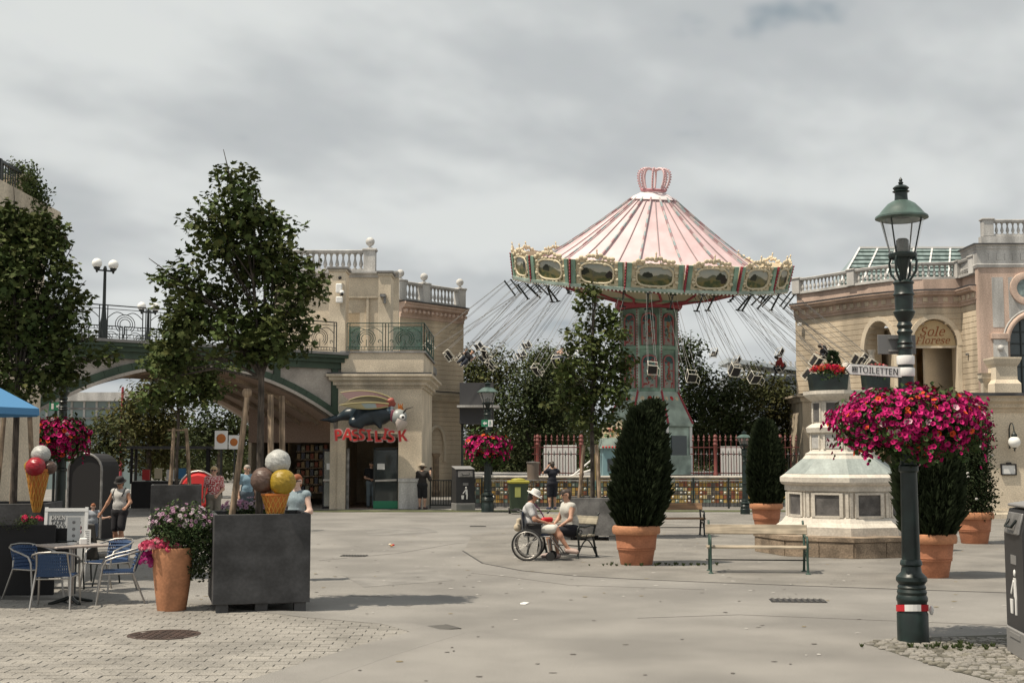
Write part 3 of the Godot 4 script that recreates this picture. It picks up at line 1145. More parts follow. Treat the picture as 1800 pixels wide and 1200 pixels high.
	part(leaf, "push_bar", b, M.alu)
	b = MB.new()
	b.box(Vector3(-lw * 0.2, 1.58, 0.02), Vector3(0.28, 0.22, 0.01))
	part(leaf, "notice", b, M.white_paper)

func bridge_frame() -> Transform3D:
	var R := pt(590, 620, 48.0)
	var L := pt(130, 593, 41.7)
	var u := Vector3(L.x - R.x, 0, L.z - R.z).normalized()
	var nn := Vector3(-u.z, 0, u.x)
	if nn.z < 0.0: nn = -nn
	return Transform3D(Basis(u, Vector3.UP, nn), Vector3(R.x, 0, R.z))
func bridge() -> void:
	var F := bridge_frame()
	var o := thing("footbridge", "arched footbridge with green trim, cream panels and wrought-iron railing", "bridge", F.origin)
	var f := Transform3D(F.basis, Vector3.ZERO)
	var top := 5.84
	var len_ := 17.0
	var soff := func(t: float) -> float: return 5.05 - 1.75 * pow((t - 5.6) / 5.6, 2.0)
	var nb := func() -> MB:
		var q := MB.new()
		q.xf = f
		return q
	# spandrel face, panels and trim all follow the arch
	var poly := PackedVector2Array()
	for i in 25:
		var t := 11.2 * i / 24.0
		poly.push_back(Vector2(t, soff.call(t)))
	var outline := poly.duplicate()
	outline.append_array(PackedVector2Array([Vector2(11.2, 0), Vector2(len_, 0), Vector2(len_, top - 0.4), Vector2(-0.35, top - 0.4), Vector2(-0.35, 3.0), Vector2(-0.02, 3.0)]))
	var b: MB = nb.call()
	b.extrude(outline, -0.3, 0.0)
	part(o, "spandrel", b, M.bridge_panel)
	b = nb.call()
	for i in 24:
		var p0 := poly[i]
		var p1 := poly[i + 1]
		var n0 := Vector2(-(p1 - p0).y, (p1 - p0).x).normalized() * 0.34
		b.extrude(PackedVector2Array([p0, p1, p1 + n0, p0 + n0]), 0.0, 0.09)
	part(o, "arch_band", b, M.bridge_green)
	b = nb.call()
	for i in 24:
		var p0 := poly[i]
		var p1 := poly[i + 1]
		var n0 := Vector2(-(p1 - p0).y, (p1 - p0).x).normalized() * 0.09
		b.extrude(PackedVector2Array([p0 - n0 * 0.2, p1 - n0 * 0.2, p1 + n0, p0 + n0]), 0.09, 0.16)
	part(o, "arch_bead", b, M.bridge_panel)
	# vault underneath
	b = nb.call()
	for i in 24:
		var p0 := poly[i]
		var p1 := poly[i + 1]
		b.face(pv3([Vector3(p0.x, p0.y, 0), Vector3(p1.x, p1.y, 0), Vector3(p1.x, p1.y, -6.5), Vector3(p0.x, p0.y, -6.5)]), Vector3.DOWN)
		b.face(pv3([Vector3(p0.x, top - 0.05, 0), Vector3(p1.x, top - 0.05, 0), Vector3(p1.x, top - 0.05, -6.5), Vector3(p0.x, top - 0.05, -6.5)]), Vector3.UP)
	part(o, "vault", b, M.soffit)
	for k in 4:
		b = nb.call()
		for i in 24:
			var p0 := poly[i]
			var p1 := poly[i + 1]
			b.extrude(PackedVector2Array([p0 - Vector2(0, 0.14), p1 - Vector2(0, 0.14), p1, p0]), -1.3 - k * 1.4, -1.15 - k * 1.4)
		part(o, "vault_rib", b, M.stone_warm)
	b = nb.call()
	b.extrude(outline, -6.8, -6.5)
	part(o, "back_spandrel", b, M.bridge_panel)
	# stiles that divide the face into panels, then the cornice
	for t in [0.06, 2.5, 5.0, 7.6, 10.2, 12.6]:
		b = nb.call()
		var ylow: float = soff.call(clampf(t, 0.0, 11.2)) + 0.28
		b.box(Vector3(t, (ylow + top - 0.4) * 0.5, 0.04), Vector3(0.26, top - 0.4 - ylow, 0.08))
		part(o, "stile", b, M.bridge_green)
	b = nb.call()
	for q in [[top - 0.62, top - 0.38, 0.10], [top - 0.38, top - 0.22, 0.22], [top - 0.22, top - 0.1, 0.34]]:
		b.box(Vector3(len_ * 0.5 - 0.2, (q[0] + q[1]) * 0.5, q[2] * 0.5 - 0.15), Vector3(len_ + 0.3, q[1] - q[0], q[2] + 0.3))
	part(o, "cornice", b, M.bridge_green)
	b = nb.call()
	b.box(Vector3(len_ * 0.5 - 0.2, top - 0.05, -3.2), Vector3(len_ + 0.3, 0.096, 7.2))
	part(o, "deck", b, M.grey_trim)
	for k in 11:
		b = MB.new()
		b.xf = f * Transform3D(Basis.IDENTITY, Vector3(0.1 + k * 1.5, top, 0.2))
		iron_panel(b, 1.44, 1.12)
		part(o, "railing_panel", b, M.iron)
	for k in 8:
		b = MB.new()
		b.xf = f * Transform3D(Basis.IDENTITY, Vector3(4.2 + k * 1.5, top, -6.4))
		iron_panel(b, 1.44, 1.12)
		part(o, "railing_panel", b, M.iron)
	# twin-globe lamps on the bridge
	var spots := [[178, 597, 465, 0.15, "dark post lamp with two white globes on the footbridge railing"], [257, 600, 540, -6.0, "low two-globe lamp behind the far railing of the footbridge"]]
	for q in spots:
		var u := F.basis.x
		var t := 0.0
		var best := 1e9
		for i in 400:
			var p := F * Vector3(i * 0.04, top, q[3])
			var px := 900.0 + FOCAL * p.x / -p.z
			if absf(px - q[0]) < best:
				best = absf(px - q[0]); t = i * 0.04
		var p0 := F * Vector3(t, top, q[3])
		var h: float = yat(q[2], -p0.z) - top
		var l := thing("globe_lamp", q[4], "lamp", p0, atan2(-u.z, u.x) + PI, "globe lamps on the footbridge")
		b = MB.new()
		b.lathe(v2([0.14, 0, 0.14, 0.5, 0.09, 0.7, 0.06, 1.1, 0.05, h - 0.2, 0.07, h - 0.15, 0.04, h - 0.05]), Vector3.ZERO, 8)
		b.bar(Vector3(-0.28, h - 0.2, 0), Vector3(0.28, h - 0.2, 0), 0.05, 0.05)
		part(l, "post", b, M.iron)
		for sx in [-1.0, 1.0]:
			b = MB.new()
			b.ball(Vector3(sx * 0.28, h + 0.02, 0), 0.17, 12, 8)
			part(l, "globe", b, M.globe)
			b = MB.new()
			b.lathe(v2([0.03, -0.3, 0.05, -0.22, 0.11, -0.17, 0.12, -0.12]), Vector3(sx * 0.28, h + 0.02, 0), 8)
			part(l, "cup", b, M.iron)

func under_bridge() -> void:
	# shop room under the arch: open front below a fascia, shelves at the back
	var ds := 51.2
	var sx0 := xat(436, 800, ds)
	var sx1 := xat(593, 800, 48.0) - 0.35
	var o := thing("arcade_shop", "dark shop front under the footbridge with shelves of goods", "shop", Vector3((sx0 + sx1) * 0.5, 0, -ds))
	var hw := (sx1 - sx0) * 0.5
	var b := MB.new()
	b.box(Vector3(0, 2.2, -8.5), Vector3(hw * 2.0, 4.4, 0.12))
	part(o, "back_wall", b, M.cream)
	for sd in [-1.0, 1.0]:
		b = MB.new()
		b.box(Vector3(sd * (hw - 0.06), 2.2, -4.2), Vector3(0.12, 4.4, 8.4))
		part(o, "side_wall", b, M.cream)
	b = MB.new()
	b.box(Vector3(0, 4.46, -4.2), Vector3(hw * 2.0, 0.12, 8.6))
	part(o, "ceiling", b, M.cream)
	b = MB.new()
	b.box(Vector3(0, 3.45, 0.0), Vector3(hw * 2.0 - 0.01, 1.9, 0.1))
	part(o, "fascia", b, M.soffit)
	for k in 6:
		b = MB.new()
		b.box(Vector3(0.6, 0.5 + k * 0.33, -0.9), Vector3(1.3, 0.04, 0.4))
		var sh := part(o, "shelf", b, M.stake)
		for i in 7:
			var g := MB.new()
			g.paint([Color(0.3, 0.2, 0.1), Color(0.25, 0.08, 0.05), Color(0.3, 0.28, 0.2), Color(0.1, 0.1, 0.12)][(i * 7 + k * 3) % 4])
			g.box(Vector3(0.06 + i * 0.18, 0.52 + k * 0.33 + 0.12, -0.86), Vector3(0.13, 0.17 + 0.05 * ((i + k) % 3), 0.2))
			part(sh, "goods", g, M.vc)
	b = MB.new()
	b.box(Vector3(-0.9, 0.45, -0.6), Vector3(1.1, 0.9, 0.5))
	part(o, "counter", b, M.box_grey)
	var d := 48.3
	var g2 := thing("glazed_doors", "pair of curtained glass doors with a notice beside the ride entrance", "door", Vector3(xat(588, 880, d), 0, -d))
	var w := xat(611, 800, d) - xat(570, 800, d)
	for sx in [-1.0, 1.0]:
		b = MB.new()
		b.box(Vector3(sx * w * 0.25, 0.55, -0.05), Vector3(w * 0.42, 0.9, 0.02))
		b.box(Vector3(sx * w * 0.25, 1.6, -0.05), Vector3(w * 0.42, 1.05, 0.02))
		part(g2, "curtain", b, M.curtain)
		b = MB.new()
		b.box(Vector3(sx * w * 0.25, 1.1, 0.0), Vector3(w * 0.46, 2.1, 0.012))
		part(g2, "pane", b, M.pane)
	b = MB.new()
	for x in [-0.5, 0.0, 0.5]: b.box(Vector3(x * w, 1.1, 0), Vector3(0.05, 2.3, 0.06))
	for y in [0.06, 2.2]: b.box(Vector3(0, y, 0), Vector3(w + 0.05, 0.07, 0.055))
	part(g2, "frame", b, M.black)
	b = MB.new()
	b.box(Vector3(0, 1.07, 0.03), Vector3(w, 0.07, 0.05))
	part(g2, "rail", b, M.alu)
	b = MB.new()
	b.box(Vector3(w * 0.56, 1.13, 0.05), Vector3(0.1, 2.26, 0.1))
	part(g2, "jamb", b, M.steel)
	b = MB.new()
	b.box(Vector3(-w * 0.2, 1.58, 0.03), Vector3(0.28, 0.24, 0.008))
	part(g2, "notice", b, M.white_paper)

func corner_house() -> void:
	# its shaded flank, cornice, urn and roof railing show above the left tree
	var d := 24.0
	var x1 := xat(98, 400, d)
	var base := Vector3(x1 - 2.0, 0, -22.5)
	var o := thing("corner_house", "tall cream corner house with roof railing and plant urn above the cafe maple", "building", base)
	var b := wb(base)
	var yt := yat(372, d)
	rbox(b, x1 - 5.0, x1 - 0.14, 0, yt - 0.3, -d + 0.14, -20.8)
	part(o, "wall", b, M.cream)
	b = wb(base)
	sweep(b, [Vector2(x1 - 0.14, -20.8), Vector2(x1 - 0.14, -d + 0.14), Vector2(x1 - 5.0, -d + 0.14)].map(func(q): return q), v2([0.2, yt - 0.45, -0.03, yt - 0.45, -0.03, yt - 0.22, -0.14, yt - 0.12, -0.14, yt, 0.2, yt]))
	part(o, "cornice", b, M.cream_trim)
	var du := 23.0
	b = wb(base)
	rbox(b, x1 - 0.62, x1 - 0.1, yt, yt + 0.06, -du - 0.26, -du + 0.26)
	part(o, "pedestal", b, M.cream_trim)
	for k in 17:
		b = wb(base)
		rbox(b, x1 - 0.22, x1 - 0.2, yt, yt + 0.46, -du + 0.4 + k * 0.11, -du + 0.42 + k * 0.11)
		part(o, "railing_bar", b, M.iron)
	b = wb(base)
	rbox(b, x1 - 0.24, x1 - 0.18, yt + 0.44, yt + 0.49, -du + 0.3, -du + 2.2)
	rbox(b, x1 - 0.25, x1 - 0.17, yt, yt + 0.5, -du + 1.2, -du + 1.28)
	part(o, "railing_rail", b, M.iron)
	var u := thing("roof_urn", "square stone urn overgrown with a climbing plant on the corner house", "urn", Vector3(x1 - 0.36, yt + 0.06, -du))
	b = MB.new()
	b.lathe(v2([0.24, 0, 0.26, 0.03, 0.2, 0.06, 0.27, 0.26, 0.36, 0.34, 0.36, 0.39, 0.28, 0.39]), Vector3.ZERO, 4, true, PI / 4)
	part(u, "bowl", b, M.stone)
	clumps(u, "foliage", "small", Vector3(0.1, 0.36, 0.12), Vector3(0.3, 0.26, 0.28), 60, Color(0.06, 0.085, 0.03), 0.2)
	clumps(u, "trailing_stems", "small", Vector3(0.34, 0.05, 0.1), Vector3(0.14, 0.5, 0.5), 60, Color(0.06, 0.085, 0.03), 0.24)
	var s := thing("horn_speaker", "grey round horn loudspeaker fixed to the corner house wall", "loudspeaker", Vector3(x1 + 0.1, yat(427, d), -d + 0.2), 0.6)
	b = MB.new()
	b.xf = Transform3D(Basis(Vector3.RIGHT, PI / 2), Vector3.ZERO)
	b.lathe(v2([0.02, -0.2, 0.06, -0.15, 0.09, 0.0, 0.16, 0.1, 0.17, 0.12, 0.14, 0.1, 0.02, 0.02]), Vector3.ZERO, 14)
	part(s, "horn", b, M.steel)
	b = MB.new()
	b.bar(Vector3(0, 0, -0.1), Vector3(-0.2, 0, -0.25), 0.05, 0.05)
	part(s, "bracket", b, M.iron)

func curved_house() -> void:
	# boarded wall that curves towards the square, two arches, white balustrade and a glazed roof
	var hc := 9.22
	var raw := [[1398, 68.3], [1440, 67.0], [1480, 65.6], [1525, 64.1], [1570, 63.0], [1625, 62.3], [1690, 62.1], [1722, 60.2]]
	var p := []
	for q in raw: p.append(Vector2(xat(q[0], 540, q[1]), -q[1]))
	var base := Vector3(p[4].x, 0, p[4].y - 2.0)
	var o := thing("curved_house", "tan boarded building curving inwards with white balustrade and glazed roof", "building", base)
	var total := path_len(p)
	var s_at := func(px: float) -> float:
		var best := 1e9
		var r := 0.0
		for i in 600:
			var s := total * i / 600.0
			var a := along(p, s)
			var e := absf(900.0 + FOCAL * a[0].x / -a[0].y - px)
			if e < best:
				best = e; r = s
		return r
	var s1: float = s_at.call(1548)
	var s2: float = s_at.call(1647)
	var r1 := 0.84
	var r2 := 1.08
	var y1 := yat(613, 63.4)
	var y2 := yat(607, 62.2)
	var rise1 := yat(563, 63.4) - y1
	var rise2 := yat(560, 62.2) - y2
	var opens := func(y: float) -> Array:
		var g := []
		for q in [[s1, r1, y1, rise1], [s2, r2, y2, rise2]]:
			var half := 0.0
			if y < q[2]: half = q[1]
			elif y < q[2] + q[3]: half = q[1] * sqrt(maxf(0.0, 1.0 - pow((y - q[2]) / q[3], 2.0)))
			if half > 0.02: g.append([q[0] - half - 0.02, q[0] + half + 0.02])
		return g
	course_wall(o, base, p, 0.0, hc, 0.27, M.tan, opens, 1.2)
	for q in [[s1, r1, y1, rise1], [s2, r2, y2, rise2]]:
		var a := along(p, q[0])
		var x := Transform3D(Basis(Vector3.UP, -atan2(a[1].y, a[1].x)), Vector3(a[0].x, 0, a[0].y) - base)
		var b := MB.new()
		b.xf = x
		var n := 18
		for i in n:
			var t0 := PI * i / n
			var t1 := PI * (i + 1) / n
			var c0 := Vector2(cos(t0) * q[1], q[2] + sin(t0) * q[3])
			var c1 := Vector2(cos(t1) * q[1], q[2] + sin(t1) * q[3])
			var e0 := Vector2(cos(t0) * (q[1] + 0.22), q[2] + sin(t0) * (q[3] + 0.22))
			var e1 := Vector2(cos(t1) * (q[1] + 0.22), q[2] + sin(t1) * (q[3] + 0.22))
			b.extrude(PackedVector2Array([c0, c1, e1, e0]), -1.22, 0.03)
		part(o, "arch_ring", b, M.cream)
		b = MB.new()
		b.xf = x
		for sx in [-1.0, 1.0]: b.box(Vector3(sx * (q[1] + 0.08), q[2] * 0.5, -0.6), Vector3(0.2, q[2], 1.22))
		part(o, "jamb", b, M.cream)
		b = MB.new()
		b.xf = x
		b.box(Vector3(0, 4.2, -9.6), Vector3(3.6, 8.4, 0.1))
		b.box(Vector3(-1.75, 4.2, -5.4), Vector3(0.1, 8.4, 8.4))
		b.box(Vector3(1.75, 4.2, -5.4), Vector3(0.1, 8.4, 8.4))
		b.box(Vector3(0, 8.4, -5.4), Vector3(3.6, 0.1, 8.4))
		part(o, "passage", b, M.cream)
		if q[0] == s1:
			b = MB.new()
			b.xf = x
			b.lathe(v2([0.2, y1 - 1.6, 0.16, y1 - 1.5, 0.14, y1 - 0.2, 0.2, y1 - 0.1, 0.22, y1]), Vector3(-0.55, 0, -0.2), 12)
			part(o, "column", b, M.stone)
		else:
			var lun := PackedVector2Array()
			for i in 17: lun.push_back(Vector2(cos(PI * i / 16.0) * (r2 - 0.03), y2 + sin(PI * i / 16.0) * (rise2 - 0.05)))
			b = MB.new()
			b.xf = x
			b.extrude(lun, -0.32, -0.27)
			var lu := part(o, "lunette_sign", b, mat("lunette", Color(0.62, 0.47, 0.27), 0.8, "stucco", 0.8))
			b = MB.new()
			b.xf = x
			b.box(Vector3(0, y2 - 0.05, -0.3), Vector3(2.0 * r2, 0.1, 0.12))
			part(lu, "ledge", b, M.cream_trim)
			var gm := mat("script_brown", Color(0.28, 0.09, 0.025), 0.6)
			for ln in [["Sole", 0.44, 0.30, -0.02], ["Florese", 0.34, -0.13, -0.02]]:
				var tm := text(lu, "lettering", ln[0], ln[1], gm, Vector3.ZERO, 0.0, "Droid Serif", 0.02)
				var sh := Basis(Vector3(1, 0, 0), Vector3(0.32, 1, 0), Vector3(0, 0, 1))
				tm.transform = x * Transform3D(sh, Vector3(ln[3], y2 + 0.40 + ln[2], -0.26))
	# stonework above the wall
	var b := wb(base)
	sweep(b, p, v2([-0.6, hc, 0.04, hc, 0.07, hc + 0.13, 0.13, hc + 0.16, 0.13, hc + 0.51, 0.38, hc + 0.59, 0.38, hc + 0.67, 0.48, hc + 0.71, 0.48, hc + 0.78, -0.6, hc + 0.78]))
	part(o, "cornice", b, M.pink)
	dentils(o, base, p.map(func(q): return q), hc + 0.36, M.tan, 0.48, 0.23)
	b = wb(base)
	sweep(b, p, band(hc + 0.782, hc + 0.84, -0.6, 0.5))
	part(o, "flashing", b, M.roof_metal)
	b = wb(base)
	sweep(b, p, band(hc + 0.84, hc + 1.40, -0.6, -0.15))
	part(o, "parapet", b, M.pink)
	balustrade(o, base, p.map(func(q): return q + Vector2(0.0, -0.3)), hc + 1.40, 0.84, [0.3, total * 0.36, total * 0.845, total - 0.15], M.white_trim, 0.26)
	# glazed hipped roof
	var d := 68.5
	var gx0 := xat(1462, 470, d)
	var gx1 := xat(1745, 470, d)
	var gy0 := hc + 1.3
	var gy1 := yat(436, d + 2.4)
	var rl := xat(1512, 440, d + 2.4)
	var rr := xat(1735, 440, d + 2.4)
	b = wb(base)
	b.face(pv3([Vector3(gx0, gy0, -d), Vector3(gx1, gy0, -d), Vector3(rr, gy1, -d - 2.4), Vector3(rl, gy1, -d - 2.4)]), Vector3(0, 1, 1))
	b.face(pv3([Vector3(gx0, gy0, -d), Vector3(rl, gy1, -d - 2.4), Vector3(gx0, gy0, -d - 4.8)]), Vector3(-1, 1, 0))
	b.face(pv3([Vector3(gx0, gy0, -d - 4.8), Vector3(gx1, gy0, -d - 4.8), Vector3(rr, gy1, -d - 2.4), Vector3(rl, gy1, -d - 2.4)]), Vector3(0, 1, -1))
	part(o, "roof_glass", b, M.glazing)
	for i in 8:
		var t := i / 7.0
		b = wb(base)
		b.bar(Vector3(lerpf(gx0, gx1, t), gy0, -d + 0.02), Vector3(lerpf(rl, rr, t), gy1 + 0.02, -d - 2.4), 0.09, 0.06, Vector3(0, 1, 1))
		part(o, "roof_bar", b, M.white)
	for k in 11:
		var t := (k + 1) / 12.0
		b = wb(base)
		b.bar(Vector3(lerpf(gx0, rl, t), lerpf(gy0, gy1, t) + 0.02, -d - 2.4 * t + 0.01), Vector3(lerpf(gx1, rr, t), lerpf(gy0, gy1, t) + 0.02, -d - 2.4 * t + 0.01), 0.035, 0.05, Vector3(0, 1, 1))
		part(o, "glazing_bar", b, M.iron_green)
	b = wb(base)
	b.bar(Vector3(rl, gy1 + 0.03, -d - 2.4), Vector3(rr, gy1 + 0.03, -d - 2.4), 0.12, 0.1)
	part(o, "ridge", b, M.white)
	# low wing with its own cornice at the far left corner
	var q0 := Vector2(xat(1393, 700, 67.0), -67.0)
	b = wb(base)
	var ym := yat(707, 66.5)
	rbox(b, q0.x + 0.3, q0.x + 3.0, 0, ym, -69.5, -66.0)
	part(o, "low_wing", b, M.tan)
	b = wb(base)
	sweep(b, [Vector2(q0.x + 0.3, -69.5), Vector2(q0.x + 0.3, -66.0), Vector2(q0.x + 3.0, -66.0)], v2([-0.1, ym, 0.1, ym, 0.15, ym + 0.2, 0.35, ym + 0.26, 0.35, ym + 0.36, -0.1, ym + 0.36]))
	part(o, "low_cornice", b, M.tan)
	b = wb(base)
	rbox(b, q0.x + 0.2, q0.x + 3.0, ym + 0.37, ym + 0.42, -69.5, -65.6)
	part(o, "low_flashing", b, M.roof_metal)
	# wall lantern and its bracket
	var la := along(p, 0.35)
	b = wb(base)
	b.cbox(Vector3(la[0].x - 0.1, yat(571, 68.0), la[0].y + 0.25), Vector3(0.2, 0.18, 0.2), 0.03)
	part(o, "floodlight", b, M.white)
	var lb := along(p, s_at.call(1704))
	b = wb(base)
	b.cbox(Vector3(lb[0].x - 0.05, yat(622, 61.3), lb[0].y + 0.1), Vector3(0.14, 0.12, 0.14), 0.02)
	part(o, "wall_box", b, M.steel)

func pink_house() -> void:
	var d := 59.9
	var x0 := xat(1724, 600, d)
	var base := Vector3(x0 + 2.0, 0, -d - 2.0)
	var o := thing("pink_house", "pink and white house front with arched window beside the curved building", "building", base)
	var b := wb(base)
	var ytop := yat(470, d)
	var x1 := x0 + 9.0
	var wx := xat(1822, 600, d)   # centre of the arched window
	var wr := wx - xat(1776, 600, d)
	var wy := yat(600, d)
	var wall := PackedVector2Array([Vector2(x0, 0), Vector2(x0, ytop), Vector2(x1, ytop), Vector2(x1, 0), Vector2(wx + wr, 0), Vector2(wx + wr, wy)])
	for i in range(1, 16): wall.push_back(Vector2(wx + cos(PI * i / 16.0) * wr, wy + sin(PI * i / 16.0) * wr))
	wall.push_back(Vector2(wx - wr, wy))
	wall.push_back(Vector2(wx - wr, 0))
	b.xf = Transform3D(Basis.IDENTITY, -base)
	b.extrude(wall, -d - 0.4, -d)
	part(o, "wall", b, M.pink)
	b = wb(base)
	rbox(b, wx - wr - 0.05, wx + wr + 0.05, 0, wy + wr, -d - 0.36, -d - 0.33)
	part(o, "arched_pane", b, M.glazing_dark)
	b = wb(base)
	for k in 4: rbox(b, wx - wr, wx + wr, wy - 1.2 + k * 0.55, wy - 1.15 + k * 0.55, -d - 0.33, -d - 0.28)
	rbox(b, wx - wr * 0.5, wx - wr * 0.5 + 0.05, 3.0, wy + wr * 0.8, -d - 0.33, -d - 0.27)
	part(o, "window_bars", b, M.iron)
	b = wb(base)
	var pts := PackedVector3Array()
	for i in 17: pts.push_back(Vector3(wx + cos(PI * i / 16.0) * (wr + 0.13), wy + sin(PI * i / 16.0) * (wr + 0.13), -d + 0.03))
	b.tube(pts, 0.13, 0.13, 6)
	part(o, "window_arch", b, M.pink)
	var half := b
	half = wb(base)
	pts = PackedVector3Array()
	for i in 17: pts.push_back(Vector3(wx + cos(PI * i / 16.0) * (wr + 0.3), wy + sin(PI * i / 16.0) * (wr + 0.3), -d + 0.02))
	half.tube(pts, 0.05, 0.05, 6)
	part(o, "window_bead", half, M.white_trim)
	# white panels between the pink pilasters, round window
	for q in [[1744, 1764, 487, 575], [1773, 1800, 487, 560]]:
		b = wb(base)
		rbox(b, xat(q[0], 500, d), xat(q[1], 500, d) + (2.0 if q[1] > 1790 else 0.0), yat(q[3], d), yat(q[2], d), -d - 0.1, -d + 0.012)
		part(o, "white_panel", b, M.white_trim)
	b = wb(base)
	b.xf = Transform3D(Basis(Vector3.RIGHT, PI / 2), Vector3(xat(1804, 507, d), yat(507, d), -d) - base)
	b.lathe(v2([0.46, 0.0, 0.46, 0.1, 0.6, 0.13, 0.76, 0.1, 0.78, 0.0]), Vector3.ZERO, 20)
	part(o, "round_frame", b, M.pink)
	b = wb(base)
	b.xf = Transform3D(Basis(Vector3.RIGHT, PI / 2), Vector3(xat(1804, 507, d), yat(507, d), -d) - base)
	b.lathe(v2([0.0, 0.03, 0.46, 0.03]), Vector3.ZERO, 20)
	part(o, "round_pane", b, M.glazing)
	b = wb(base)
	sweep(b, [Vector2(x0, -d - 2.0), Vector2(x0, -d), Vector2(x1, -d)], v2([-0.4, ytop, 0.04, ytop, 0.08, ytop + 0.135, 0.06, ytop + 0.189, 0.06, ytop + 0.837, 0.1, ytop + 0.891, 0.1, ytop + 0.999, 0.18, ytop + 1.08, -0.4, ytop + 1.08]))
	part(o, "frieze", b, M.white_trim)
	for k in 9:
		b = wb(base)
		rbox(b, xat(1737, 450, d) + k * 0.38, xat(1737, 450, d) + k * 0.38 + [0.06, 0.2, 0.05][k % 3], ytop + 0.338, ytop + 0.675, -d + 0.03, -d + 0.09, 0.012)
		part(o, "relief", b, M.white_trim)
	b = wb(base)
	sweep(b, [Vector2(x0, -d - 2.0), Vector2(x0, -d), Vector2(x1, -d)], band(ytop + 1.08, ytop + 1.13, -0.4, 0.24))
	part(o, "flashing", b, M.roof_metal)
	b = wb(base)
	rbox(b, x0 + 0.25, x1, ytop + 1.13, ytop + 1.51, -d - 0.5, -d - 0.1)
	part(o, "parapet", b, M.white_trim)
	balustrade(o, base, [Vector2(x0 + 0.4, -d - 0.3), Vector2(x1, -d - 0.3)], ytop + 1.51, 0.82, [0.2], M.white_trim, 0.26)
	# capital and pedestal in front of the window
	b = wb(base)
	rbox(b, xat(1742, 590, d), xat(1774, 590, d), yat(596, d), yat(586, d), -d - 0.1, -d + 0.16, 0.02)
	part(o, "impost", b, M.pink)
	b = wb(base)
	rbox(b, xat(1746, 600, d), xat(1771, 600, d), yat(630, d), yat(597, d), -d - 0.1, -d + 0.1)
	part(o, "white_block", b, M.white_trim)
	b = wb(base)
	b.ball(Vector3(xat(1758, 612, d), yat(612, d), -d + 0.16), 0.15, 10, 8)
	part(o, "boss", b, M.white_trim)

